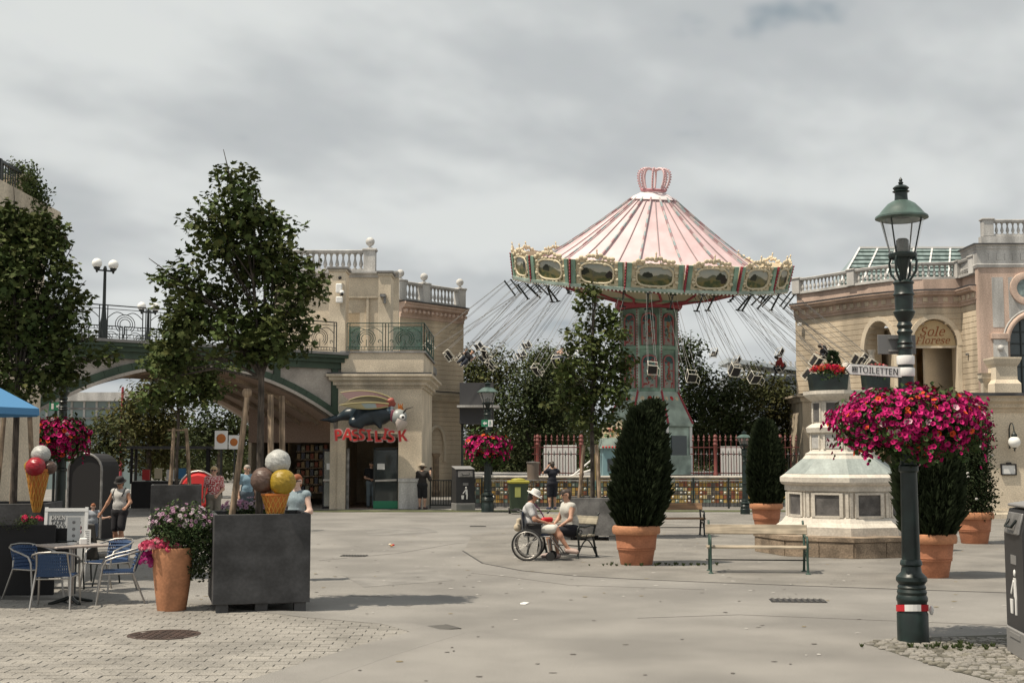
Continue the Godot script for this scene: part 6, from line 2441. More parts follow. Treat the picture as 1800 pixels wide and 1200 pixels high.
func flower_heads(parent: Node, called: String, o: Vector3, rad: Vector3, n: int, pal: Array, size: float, kind := "geranium") -> void:
	var xs := []
	var cs := []
	for i in n:
		var v := Vector3(rng.randfn(), absf(rng.randfn()) * 0.9 - 0.15, rng.randfn()).normalized() * pow(rng.randf(), 0.3)
		var dirn := (v + Vector3(0, 0.5, 0.35) + Vector3(rng.randfn(), rng.randfn(), rng.randfn()) * 0.25).normalized()
		xs.append(Transform3D((Basis(Quaternion(Vector3.UP, dirn)) * Basis(Vector3.UP, rng.randf() * TAU)).scaled(Vector3.ONE * size * rng.randf_range(0.8, 1.25)), o + v * rad))
		cs.append(pal[rng.randi() % pal.size()] * rng.randf_range(0.85, 1.1))
	scatter(parent, called, bloom_mesh(kind), M.petal, xs, cs)

# a tree from crown lobes given as photograph pixels at the trunk's own depth
func tree(called: String, label: String, foot: Vector3, d: float, lobes: Array, kind: String, size: float, density: float, c: Color, trunk_r: float, fork_y: float, group := "", bark: Material = null) -> Node3D:
	var o := thing(called, label, "tree", foot, 0.0, group)
	var top := Vector3(0, fork_y, 0)
	var b := MB.new()
	var lean := rng.randf_range(-0.04, 0.04)
	b.tube(pv3([Vector3.ZERO, Vector3(lean, fork_y * 0.35, 0.02), Vector3(-lean * 0.5, fork_y * 0.7, -0.02), top]), trunk_r, trunk_r * 0.72, 8)
	part(o, "trunk", b, bark if bark else M.bark)
	b = MB.new()
	var xs := []
	var cs := []
	for q in lobes:
		var m := pt(q[0], q[1], d) - foot
		var k := d / FOCAL
		var rad := Vector3(q[2] * k, q[3] * k, minf(q[2] * k, maxf(q[3] * k, 0.4)) * 1.0)
		m.z = rng.randf_range(-0.35, 0.35) * rad.x
		var mid := top.lerp(m, 0.5) + Vector3(0, 0.12 * m.length() * 0.3, 0)
		if m.y > top.y: mid = Vector3(m.x * 0.35, lerpf(top.y, m.y, 0.55), m.z * 0.35)
		b.tube(pv3([top - Vector3(0, 0.1, 0), mid, m, m + (m - mid) * 0.4]), trunk_r * 0.42, trunk_r * 0.08, 5)
		for i in 3:
			var e := m + Vector3(rng.randfn(), rng.randfn(), rng.randfn()) * rad * 0.5
			b.tube(pv3([mid, mid.lerp(e, 0.6) + Vector3(0, 0.04, 0), e]), trunk_r * 0.2, trunk_r * 0.05, 4)
		var n := int(density * (rad.x * rad.y + rad.x * rad.z + rad.y * rad.z) / (size * size))
		for i in n: add_clump(xs, cs, m, rad, c, size)
	part(o, "limbs", b, bark if bark else M.bark)
	scatter(o, "crown", leaf_clump(kind), M.leaf, xs, cs)
	return o
func trees() -> void:
	var g := Color(0.066, 0.088, 0.029)
	var soil := 1.0
	# young maple in the near grey planter
	var p := planter_at(0) + Vector3(0, 1.12, 0)
	tree("maple_tree", "dense young maple growing from the near grey planter box with three stakes", p, -p.z, [[407, 322, 36, 30], [420, 366, 58, 40], [385, 408, 62, 40], [470, 396, 56, 44], [420, 458, 100, 46], [302, 484, 30, 32], [500, 470, 56, 50], [400, 520, 118, 52], [326, 552, 46, 54], [506, 552, 56, 60], [552, 500, 26, 30], [404, 594, 108, 46], [306, 618, 36, 50], [470, 612, 56, 38], [294, 664, 20, 24]], "maple", 0.25, 4.0, g, 0.055, 2.0)
	# maple at the left edge
	p = planter_at(1) + Vector3(0, 1.12, 0)
	tree("maple_tree", "tall dark maple over the cafe seats by the blue parasol", p, -p.z, [[26, 378, 34, 22], [78, 394, 28, 22], [20, 400, 50, 40], [70, 430, 45, 45], [30, 470, 80, 55], [112, 468, 36, 42], [60, 540, 80, 55], [128, 520, 22, 34], [10, 590, 70, 60], [90, 600, 58, 48], [40, 660, 75, 48], [110, 655, 40, 34], [142, 600, 16, 22], [175, 628, 24, 10], [-40, 500, 60, 90]], "maple", 0.28, 4.6, g, 0.06, 2.1)
	p = planter_at(2) + Vector3(0, 0.92, 0)
	tree("maple_tree", "slim young maple in the pale grey planter in front of the ticket kiosk", p, -p.z, [[1042, 508, 20, 20], [1046, 548, 36, 32], [1026, 598, 40, 36], [1072, 588, 34, 36], [1046, 645, 66, 44], [1092, 640, 26, 36], [992, 648, 32, 36], [1040, 698, 66, 40], [1082, 696, 32, 36], [1004, 706, 38, 36], [1050, 742, 46, 22]], "maple", 0.32, 2.7, g, 0.06, 2.4)
	p = planter_at(3) + Vector3(0, 1.12, 0)
	tree("maple_tree", "shaded young maple in the far planter under the footbridge", p, -p.z, [[300, 640, 56, 44], [335, 690, 56, 40], [372, 655, 50, 40], [275, 700, 30, 28], [310, 600, 50, 40]], "maple", 0.34, 3.6, g, 0.05, 2.0)
	# trees behind the carousel: each with a label that names what is next to it
	var far := [
		["spreading olive-green tree behind the lamp beside the pavilion", 848, 74.0, [[840, 700, 45, 70], [870, 660, 40, 50], [850, 770, 50, 60], [825, 650, 26, 40]], Color(0.075, 0.085, 0.035)],
		["round dark tree behind the iron fence next to the slim maple", 930, 72.0, [[915, 720, 50, 60], [950, 680, 45, 50], [930, 790, 60, 50], [975, 740, 40, 60]], Color(0.045, 0.06, 0.026)],
		["pale leafy tree rising behind the slim maple's crown", 985, 80.0, [[970, 640, 40, 36], [1000, 680, 50, 60], [990, 760, 50, 60], [940, 640, 24, 24]], Color(0.085, 0.105, 0.045)],
		["upright tree showing close beside the carousel tower", 1213, 70.0, [[1213, 612, 24, 24], [1210, 650, 30, 34], [1216, 700, 36, 50], [1206, 760, 40, 50]], Color(0.05, 0.07, 0.028)],
		["wide dark tree behind the iron fence next to the carousel house", 1265, 68.0, [[1260, 700, 50, 50], [1300, 720, 45, 50], [1250, 770, 50, 50], [1300, 780, 50, 50]], Color(0.045, 0.058, 0.024)],
		["brownish tree beside the curved building behind the fence", 1355, 70.0, [[1350, 700, 46, 44], [1390, 720, 40, 50], [1350, 770, 50, 50], [1400, 780, 40, 50], [1330, 666, 24, 22]], Color(0.062, 0.066, 0.026)],
		["tall yellowish tree framed by the bridge arch", 260, 62.0, [[255, 720, 40, 40], [280, 690, 40, 34], [230, 750, 40, 34], [300, 750, 40, 40], [265, 790, 60, 40]], Color(0.085, 0.085, 0.03)],
		["dark bushy tree under the arch beside the dark train kiosk", 385, 60.0, [[390, 740, 40, 36], [350, 770, 44, 34], [420, 770, 36, 34]], Color(0.04, 0.055, 0.022)],
		["olive shrub-like tree in front of the glass pavilion", 190, 58.0, [[190, 760, 36, 26], [165, 790, 32, 26], [215, 790, 36, 26]], Color(0.06, 0.068, 0.028)],
	]
	for q in far:
		var fp := pt(q[1], 850, q[2])
		fp.y = 0
		tree("park_tree", q[0], fp, q[2], q[3], "far", 0.9, 8.0, q[4], 0.16, 2.6, "park trees in the background")
func planter_at(k: int) -> Vector3:
	match k:
		0: return ground_at(452, 1068)
		1: return ground_at(18, 1022)
		2: return ground_at(1042, 947)
		_: return ground_at(308, 937)
func planters() -> void:
	var info := [
		[1.22, 1.25, 0.28, M.box_grey, "large dark grey planter box on feet holding the near maple and ice-cream cone"],
		[1.25, 1.25, 0.12, M.box_grey, "dark planter box at the cafe holding the cafe maple and tall cone"],
		[1.3, 1.0, -0.18, M.box_pale, "pale grey planter box beside the bench with the seated woman"],
		[1.25, 1.25, 0.25, M.box_grey, "far grey planter box with three thin stakes under the bridge"]]
	for k in 4:
		var q: Array = info[k]
		var p := planter_at(k)
		var w: float = q[0]
		var h: float = q[1]
		var o := thing("planter_box", q[4], "planter", p, q[2])
		var t := 0.05
		for s in 4:
			var b := MB.new()
			b.xf = Transform3D(Basis(Vector3.UP, s * PI / 2), Vector3.ZERO)
			b.cbox(Vector3(0, 0.12 + (h - 0.12) * 0.5, w * 0.5 - t * 0.5), Vector3(w - (0.0 if s % 2 == 0 else 2.0 * t + 0.004), h - 0.12, t), 0.006)
			part(o, "side_panel", b, q[3])
		var b2 := MB.new()
		b2.box(Vector3(0, h - 0.16, 0), Vector3(w - 2 * t - 0.01, 0.08, w - 2 * t - 0.01))
		part(o, "soil", b2, M.soil)
		for sx in [-1.0, 0.0, 1.0]:
			for sz in [-1.0, 1.0]:
				b2 = MB.new()
				b2.box(Vector3(sx * (w * 0.5 - 0.12), 0.06, sz * (w * 0.5 - 0.1)), Vector3(0.15, 0.118, 0.15))
				part(o, "foot", b2, q[3])
		# three stakes round the trunk tied with a cross batten
		var hs: float = [2.55, 2.6, 2.25, 2.45][k]
		for i in 3:
			var a: float = TAU * i / 3.0 + [0.35, 0.2, 0.9, 0.0][k]
			var foot := Vector3(cos(a) * 0.33, h - 0.15, sin(a) * 0.33)
			if k == 0: foot = [Vector3(-0.36, h - 0.15, -0.05), Vector3(0.12, h - 0.15, 0.25), Vector3(0.32, h - 0.15, -0.2)][i]
			var head := Vector3(foot.x * (0.62 if not (k == 0) else 0.9), h - 0.15 + hs - 0.85, foot.z * 0.7)
			if k == 0 and i == 0: head.x = -0.18
			b2 = MB.new()
			b2.tube(pv3([foot, foot.lerp(head, 0.5) + Vector3(0.008, 0, 0), head]), 0.043 if k < 2 else 0.05, 0.038 if k < 2 else 0.045, 8)
			var st := part(o, "stake", b2, M.stake)
			if k == 0 and i == 0:
				b2 = MB.new()
				b2.lathe(v2([0.04, -0.03, 0.062, 0.0, 0.066, 0.05, 0.05, 0.085, 0.0, 0.09]), head, 10)
				part(st, "knob", b2, M.stake)
		if k == 3:
			b2 = MB.new()
			b2.bar(Vector3(-0.26, h + 1.4, 0), Vector3(0.26, h + 1.4, 0), 0.06, 0.04)
			part(o, "batten", b2, M.stake)
	var p0 := planter_at(0)
	var fl := thing("planter_daisies", "low pink daisies filling the back of the near planter box", "flowers", p0 + Vector3(-0.15, 1.1, -0.35), 0.28)
	clumps(fl, "leaves", "small", Vector3(0, 0.1, 0), Vector3(0.42, 0.12, 0.2), 60, Color(0.055, 0.08, 0.03), 0.17)
	flower_heads(fl, "blooms", Vector3(0, 0.2, 0), Vector3(0.45, 0.14, 0.22), 80, [Color(0.5, 0.3, 0.42), Color(0.6, 0.45, 0.52), Color(0.45, 0.2, 0.32)], 1.1, "daisy")
func terracotta_pot(p: Vector3, label: String) -> Node3D:
	var o := thing("terracotta_pot", label, "plant pot", p, 0.0, "round terracotta pots")
	var b := MB.new()
	b.lathe(v2([0.0, 0.0, 0.285, 0.0, 0.295, 0.02, 0.34, 0.27, 0.355, 0.275, 0.36, 0.295, 0.35, 0.305, 0.365, 0.32, 0.36, 0.335, 0.385, 0.56]), Vector3.ZERO, 28)
	part(o, "body", b, M.terracotta)
	b = MB.new()
	b.lathe(v2([0.385, 0.555, 0.43, 0.56, 0.445, 0.60, 0.445, 0.66, 0.43, 0.70, 0.40, 0.715, 0.375, 0.70, 0.37, 0.60]), Vector3.ZERO, 28)
	part(o, "rim", b, M.terracotta_b)
	b = MB.new()
	b.lathe(v2([0.0, 0.63, 0.375, 0.63]), Vector3.ZERO, 20)
	part(o, "soil", b, M.soil)
	return o
func pots() -> void:
	var c := Color(0.022, 0.031, 0.014)
	var q := [
		[1119, 992, 716, 0.39, "terracotta pot with tall yew next to the bench with the seated woman", "large dense columnar yew beside the bench with the seated woman", [0.68, 0.98, 1.1, 1.06, 0.96, 0.86, 0.74, 0.56], 2, 1.0],
		[1348, 931, 742, 0.39, "terracotta pot with columnar yew standing behind the long front bench", "columnar yew in the pot behind the long front bench", [0.72, 0.98, 1.0, 1.0, 0.92, 0.8, 0.5, 0.2], 1, 1.0],
		[1636, 1014, 705, 0.44, "terracotta pot with yew directly behind the near street lamp", "dark yew in the pot directly behind the near street lamp", [0.66, 0.95, 1.0, 1.0, 1.0, 0.95, 0.8, 0.4], 1, 1.0],
		[1714, 955, 720, 0.46, "terracotta pot with leafy shrub in front of the lodge notice", "loose leafy shrub in the pot in front of the lodge notice", [0.8, 0.95, 1.0, 1.0, 0.95, 0.9, 0.8, 0.5], 1, 0.0]]
	for i in 4:
		var k: Array = q[i]
		var p := ground_at(k[0], k[1])
		terracotta_pot(p, k[4])
		var h: float = yat(k[2], -p.z) - 0.64
		var t := thing("potted_conifer" if k[8] > 0.5 else "potted_shrub", k[5], "shrub", p + Vector3(0, 0.64, 0), 0.0)
		if i == 0: t.rotation.z = -0.085
		var b := MB.new()
		b.tube(pv3([Vector3(0, -0.05, 0), Vector3(0, h * 0.8, 0)]), 0.06, 0.02, 6)
		part(t, "trunk", b, M.bark)
		if k[8] > 0.5:
			b = MB.new()
			var prof := []
			for j in k[6].size(): prof.append(Vector2(k[6][j] * k[3] * 0.80, h * 0.93 * j / (k[6].size() - 1)))
			prof.append(Vector2(0, h * 0.93))
			b.lathe(prof, Vector3.ZERO, 14)
			part(t, "light_block_core", b, mat("yew_core", c, 1.0))  # solid core added inside the foliage to block light, no real branches
			tufts(t, "foliage", 0.0, h - 0.05, k[3], 4200, c, 0.15, k[7], k[6])
		else:
			for j in 3: clumps(t, "foliage", "small", Vector3(0, h * (0.2 + 0.3 * j), 0), Vector3(k[3], h * 0.26, k[3]), 190, Color(0.028, 0.04, 0.017), 0.24)
			var xs := []
			var cs := []
			for j in 26:
				var a := rng.randf() * TAU
				xs.append(Transform3D(Basis(Vector3.RIGHT, rng.randf()).scaled(Vector3.ONE * 0.8), Vector3(cos(a) * k[3], rng.randf_range(0.1, h), sin(a) * k[3])))
				cs.append(Color(0.6, 0.58, 0.55))
			scatter(t, "blossom", bloom_mesh("geranium"), M.petal, xs, cs)
	# tall tapered pot with pink geraniums and lilac daisies
	var p := ground_at(301, 1074)
	var o := thing("tall_pot", "tall tapered orange terracotta pot of pink and lilac flowers by the cafe", "plant pot", p)
	var b := MB.new()
	b.lathe(v2([0.0, 0.0, 0.175, 0.0, 0.185, 0.03, 0.215, 0.25, 0.245, 0.5, 0.258, 0.68, 0.262, 0.80, 0.255, 0.815, 0.235, 0.80, 0.23, 0.7]), Vector3.ZERO, 32)
	part(o, "body", b, M.terracotta_b)
	b = MB.new()
	b.lathe(v2([0.0, 0.74, 0.235, 0.74]), Vector3.ZERO, 20)
	part(o, "soil", b, M.soil)
	var f := thing("pot_flowers", "pink geraniums and tall lilac daisies in the tall orange pot", "flowers", p + Vector3(0, 0.76, 0))
	clumps(f, "leaves", "small", Vector3(0.12, 0.28, -0.05), Vector3(0.44, 0.32, 0.3), 300, Color(0.055, 0.085, 0.035), 0.15)
	clumps(f, "trailing_leaves", "small", Vector3(0.36, -0.02, 0.0), Vector3(0.16, 0.34, 0.16), 80, Color(0.045, 0.06, 0.028), 0.14)
	flower_heads(f, "geraniums", Vector3(-0.14, 0.05, 0.13), Vector3(0.27, 0.12, 0.15), 75, [Color(0.68, 0.16, 0.24), Color(0.72, 0.28, 0.33), Color(0.62, 0.08, 0.16)], 1.0)
	flower_heads(f, "trailing_petunias", Vector3(-0.3, -0.14, 0.1), Vector3(0.08, 0.14, 0.1), 14, [Color(0.32, 0.02, 0.14), Color(0.4, 0.04, 0.2)], 1.1)
	flower_heads(f, "daisies", Vector3(0.1, 0.36, 0.02), Vector3(0.46, 0.27, 0.3), 170, [Color(0.46, 0.27, 0.38), Color(0.58, 0.45, 0.52), Color(0.62, 0.54, 0.56), Color(0.42, 0.24, 0.34)], 0.95, "daisy")

func bench(called: String, label: String, p: Vector3, yaw: float, w: float, wood: Material) -> void:
	var o := thing(called, label, "bench", p, yaw, "slatted park benches with iron ends")
	for sx in [-1.0, 1.0]:
		var b := MB.new()
		var x: float = sx * (w * 0.5 - 0.06)
		b.tube(pv3([Vector3(x, 0, -0.30), Vector3(x, 0.2, -0.24), Vector3(x, 0.42, -0.18), Vector3(x, 0.62, -0.25), Vector3(x, 0.83, -0.33), Vector3(x, 0.86, -0.37)]), 0.024, 0.02, 6)
		b.tube(pv3([Vector3(x, 0, 0.27), Vector3(x, 0.2, 0.22), Vector3(x, 0.40, 0.24), Vector3(x, 0.5, 0.27), Vector3(x, 0.58, 0.25), Vector3(x, 0.62, 0.2), Vector3(x, 0.60, 0.05), Vector3(x, 0.63, -0.12), Vector3(x, 0.62, -0.25)]), 0.022, 0.018, 6)
		b.tube(pv3([Vector3(x, 0.40, 0.24), Vector3(x, 0.39, 0.0), Vector3(x, 0.42, -0.18)]), 0.022, 0.022, 6)
		var arc := PackedVector3Array()
		for i in 9: arc.push_back(Vector3(x, 0.08 + 0.27 * sin(PI * i / 8.0), 0.245 - 0.50 * i / 8.0))
		b.tube(arc, 0.014, 0.014, 5)
		var curl := PackedVector3Array()
		for i in 12:
			var a := i * 0.55
			curl.push_back(Vector3(x, 0.50 + sin(a) * 0.055 * (1.0 - i / 18.0), 0.17 + cos(a) * 0.055 * (1.0 - i / 18.0)))
		b.tube(curl, 0.011, 0.009, 5)
		for z in [-0.30, 0.27]: b.lathe(v2([0.05, 0, 0.045, 0.015, 0.022, 0.03]), Vector3(x, 0, z), 8)
		part(o, "iron_end", b, M.iron_green if called == "park_bench" and wood == M.bench_wood else M.iron)
	for q in [[0.435, 0.13, 0.11, 0.026], [0.43, -0.02, 0.11, 0.026], [0.435, -0.14, 0.09, 0.026]]:
		var b := MB.new()
		b.cbox(Vector3(0, q[0], q[1]), Vector3(w, 0.035, q[2]), 0.008)
		part(o, "seat_slat", b, wood)
	var bk := MB.new()
	bk.xf = Transform3D(Basis(Vector3.RIGHT, -0.33), Vector3(0, 0.72, -0.26))
	bk.cbox(Vector3.ZERO, Vector3(w, 0.17, 0.032), 0.008)
	part(o, "back_board", bk, wood)
	bk = MB.new()
	bk.tube(pv3([Vector3(-w * 0.5, 0.2, -0.22), Vector3(w * 0.5, 0.2, -0.22)]), 0.012, 0.012, 5)
	part(o, "stretcher", bk, M.iron)
func benches() -> void:
	var a := ground_at(1246, 1004)
	var z := ground_at(1422, 1009)
	bench("park_bench", "long empty pale wooden bench in front of the monument", (a + z) * 0.5, -0.10, 1.74, M.bench_wood)
	var ax := Vector3(-0.64, 0, -0.77)
	bench("park_bench", "weathered pale bench with the seated woman beside the wheelchair", ground_at(1030, 981) + ax * 0.72, -0.80, 1.5, mat("bench_pale", Color(0.55, 0.49, 0.37), 0.75, "plank", 0.5, "soft", 0.5, 0.2))
	bench("park_bench", "brown slatted bench behind the large potted yew", ground_at(1178, 942), 0.06, 1.75, M.bench_brown)

func compactor(p: Vector3, yaw: float, label: String) -> void:
	var o := thing("litter_bin", label, "litter bin", p, yaw, "tall closed litter bins")
	var b := MB.new()
	b.cbox(Vector3(0, 0.14, 0), Vector3(0.72, 0.28, 0.74), 0.02)
	part(o, "plinth", b, M.bin_grey)
	b = MB.new()
	b.xf = Transform3D(Basis(Vector3.UP, -PI / 2), Vector3.ZERO)
	b.extrude(pv2([-0.34, 0.28, 0.36, 0.28, 0.36, 1.22, 0.30, 1.46, -0.34, 1.56]), -0.35, 0.35)
	part(o, "body", b, M.bin_dark)
	b = MB.new()
	b.xf = Transform3D(Basis(Vector3.RIGHT, 0.15), Vector3(0, 1.545, -0.02))
	b.cbox(Vector3(0, 0, 0), Vector3(0.72, 0.03, 0.68), 0.01)
	part(o, "solar_lid", b, M.bin_grey)
	b = MB.new()
	b.xf = Transform3D(Basis(Vector3.RIGHT, -0.24), Vector3(0, 1.32, 0.345))
	b.cbox(Vector3(0, 0, 0), Vector3(0.54, 0.22, 0.03), 0.01)
	var h := part(o, "hopper", b, M.steel)
	b = MB.new()
	b.xf = Transform3D(Basis(Vector3.RIGHT, -0.24), Vector3(0, 1.32, 0.365))
	b.tube(pv3([Vector3(-0.14, 0.04, 0.0), Vector3(-0.12, -0.04, 0.03), Vector3(0.12, -0.04, 0.03), Vector3(0.14, 0.04, 0.0)]), 0.014, 0.014, 5)
	part(h, "handle", b, M.iron)
	# stick figure dropping litter, in white
	b = MB.new()
	var z := 0.352
	b.ball(Vector3(0.02, 0.83, z + 0.01), 0.035, 8, 6, Vector3(1, 1, 0.3))
	b.extrude(pv2([-0.01, 0.78, 0.06, 0.78, 0.08, 0.58, 0.07, 0.42, 0.03, 0.42, 0.03, 0.58, 0.0, 0.6]), z, z + 0.018)
	b.bar(Vector3(0.0, 0.75, z + 0.016), Vector3(-0.10, 0.62, z + 0.016), 0.03, 0.012, Vector3.BACK)
	b.extrude(pv2([-0.16, 0.56, -0.06, 0.56, -0.075, 0.42, -0.145, 0.42]), z, z + 0.018)
	part(o, "pictogram", b, M.letter_white)
	b = MB.new()
	b.box(Vector3(0.0, 0.96, z + 0.008), Vector3(0.2, 0.09, 0.012))
	b.box(Vector3(0.0, 0.21, 0.372), Vector3(0.4, 0.05, 0.012))
	part(o, "label_plate", b, M.bin_grey)
func bins() -> void:
	compactor(ground_at(814, 897), 0.28, "tall dark litter bin with white figure beside the pavilion barrier")
	compactor(Vector3(5.38, 0, -12.9), -1.7, "tall dark litter bin next to the near street lamp")
	# green wheeled bin and steel box on a folding stand
	var p := ground_at(911, 903)
	var o := thing("wheeled_bin", "green wheeled waste bin with yellow lid in front of the mosaic wall", "waste bin", p, 0.1)
	var b := MB.new()
	b.lathe(v2([0.36, 0.05, 0.46, 1.05, 0.0, 1.05]), Vector3.ZERO, 4, true, PI / 4)
	part(o, "tub", b, M.waste_green)
	b = MB.new()
	b.cbox(Vector3(0, 1.09, 0.0), Vector3(0.72, 0.1, 0.72), 0.03)
	b.ball(Vector3(0, 1.15, 0.0), 0.12, 8, 6, Vector3(2.2, 0.6, 1.6))
	part(o, "lid", b, M.lid_yellow)
	b = MB.new()
	b.box(Vector3(-0.05, 0.75, 0.322), Vector3(0.2, 0.34, 0.02))
	part(o, "label_plate", b, mat("label_yellow", Color(0.33, 0.34, 0.10), 0.6))
	for sx in [-1.0, 1.0]:
		b = MB.new()
		b.xf = Transform3D(Basis(Vector3.BACK, PI / 2), Vector3(sx * 0.27, 0.1, -0.25))
		b.lathe(v2([0.0, -0.04, 0.1, -0.04, 0.1, 0.04, 0.0, 0.04]), Vector3.ZERO, 12)
		part(o, "wheel", b, M.rubber)
	p = ground_at(938, 893)
	o = thing("folding_stand", "steel folding stand with round top beside the wheeled bin", "stand", p)
	b = MB.new()
	b.tube(pv3([Vector3(0, 0, 0), Vector3(0, 1.05, 0)]), 0.035, 0.035, 8)
	for a in 3: b.tube(pv3([Vector3(0, 0.85, 0), Vector3(cos(a * 2.1) * 0.3, 1.04, sin(a * 2.1) * 0.3)]), 0.014, 0.014, 5)
	b.lathe(v2([0.26, 0, 0.24, 0.03, 0.05, 0.06]), Vector3.ZERO, 14)
	part(o, "leg", b, M.alu)
	b = MB.new()
	b.lathe(v2([0.0, 1.05, 0.48, 1.05, 0.48, 1.085, 0.0, 1.085]), Vector3.ZERO, 20)
	part(o, "top", b, M.alu)
	var bx := thing("steel_box", "brown steel bin box standing on the folding stand", "box", p + Vector3(-0.02, 1.087, 0))
	b = MB.new()
	b.lathe(v2([0.0, 0, 0.22, 0.0, 0.23, 0.62, 0.0, 0.62]), Vector3.ZERO, 14)
	part(bx, "shell", b, mat("box_brown", Color(0.16, 0.125, 0.10), 0.5))
	b = MB.new()
	b.lathe(v2([0.25, 0.62, 0.26, 0.66, 0.0, 0.68]), Vector3.ZERO, 14)
	part(bx, "lid", b, M.alu)
	# crowd barrier against the pavilion corner
	var g := ground_at(777, 893)
	o = thing("crowd_barrier", "black upright-bar crowd barrier between the pavilion and the litter bin", "barrier", g, 0.0)
	var w := 0.9
	for i in 10:
		b = MB.new()
		b.tube(pv3([Vector3(-w * 0.5 + w * i / 9.0, 0.12, 0), Vector3(-w * 0.5 + w * i / 9.0, 1.05, 0)]), 0.014, 0.014, 5)
		part(o, "bar", b, M.iron)
	b = MB.new()
	for y in [0.12, 1.05]: b.tube(pv3([Vector3(-w * 0.5, y, 0), Vector3(w * 0.5, y, 0)]), 0.024, 0.024, 6)
	for sx in [-1.0, 1.0]: b.tube(pv3([Vector3(sx * w * 0.5, 0, 0.2), Vector3(sx * w * 0.5, 0.1, 0), Vector3(sx * w * 0.5, 1.05, 0)]), 0.024, 0.024, 6)
	part(o, "frame", b, M.iron)

func blue_chair(p: Vector3, yaw: float, label: String, weave: Material = null, metal: Material = null, called := "bistro_chair") -> void:
	if weave == null: weave = M.blue_weave
	if metal == null: metal = M.alu
	var dark: bool = weave != M.blue_weave
	var o := thing(called, label, "chair", p, yaw, "dark woven chairs at the cafe" if dark else "blue woven bistro chairs round the table")
	for s in [-1.0, 1.0]:
		var b := MB.new()
		b.tube(pv3([Vector3(s * 0.27, 0, 0.30), Vector3(s * 0.255, 0.42, 0.24), Vector3(s * 0.255, 0.52, 0.225), Vector3(s * 0.265, 0.60, 0.18), Vector3(s * 0.285, 0.645, 0.06), Vector3(s * 0.285, 0.68, -0.10), Vector3(s * 0.25, 0.715, -0.23), Vector3(s * 0.16, 0.745, -0.31), Vector3(0, 0.755, -0.34)]), 0.0135, 0.0135, 7)
		part(o, "arm_tube", b, metal)
		b = MB.new()
		b.tube(pv3([Vector3(s * 0.25, 0, -0.34), Vector3(s * 0.225, 0.42, -0.17), Vector3(s * 0.2, 0.55, -0.2), Vector3(s * 0.19, 0.74, -0.285)]), 0.0135, 0.0135, 7)
		part(o, "rear_leg", b, metal)
	var f := MB.new()
	f.tube(pv3([Vector3(-0.255, 0.42, 0.24), Vector3(0.255, 0.42, 0.24)]), 0.012, 0.012, 6)
	f.tube(pv3([Vector3(-0.225, 0.40, -0.17), Vector3(0.225, 0.40, -0.17)]), 0.012, 0.012, 6)
	for s in [-1.0, 1.0]: f.tube(pv3([Vector3(s * 0.25, 0.42, 0.24), Vector3(s * 0.225, 0.42, -0.17)]), 0.012, 0.012, 6)
	part(o, "seat_frame", f, metal)
	var seat := MB.new()
	for i in 15:
		var z := -0.17 + 0.40 * i / 14.0
		seat.bar(Vector3(-0.235, 0.437, z), Vector3(0.235, 0.437, z), 0.021, 0.016)
	for i in 7: seat.bar(Vector3(-0.2 + i * 0.067, 0.447, -0.18), Vector3(-0.2 + i * 0.067, 0.447, 0.24), 0.02, 0.008)
	part(o, "woven_seat", seat, weave)
	var bk := MB.new()
	for i in 19:
		var u := (i - 9) / 9.0
		var zb := -0.20 + 0.035 * u * u
		var zt := -0.33 + 0.09 * u * u
		bk.bar(Vector3(u * 0.2, 0.43, zb), Vector3(u * 0.215, 0.735 - 0.02 * u * u, zt), 0.019, 0.01, Vector3(0, 0, 1))
	for k in 6:
		var t := 0.06 + k * 0.16
		var pts := PackedVector3Array()
		for i in 9:
			var u := (i - 4) / 4.0
			pts.push_back(Vector3(u * lerpf(0.205, 0.22, t), lerpf(0.44, 0.735, t), lerpf(-0.20, -0.33, t) + lerpf(0.035, 0.09, t) * u * u + 0.006))
		bk.tube(pts, 0.011, 0.011, 4)
	part(o, "woven_back", bk, weave)
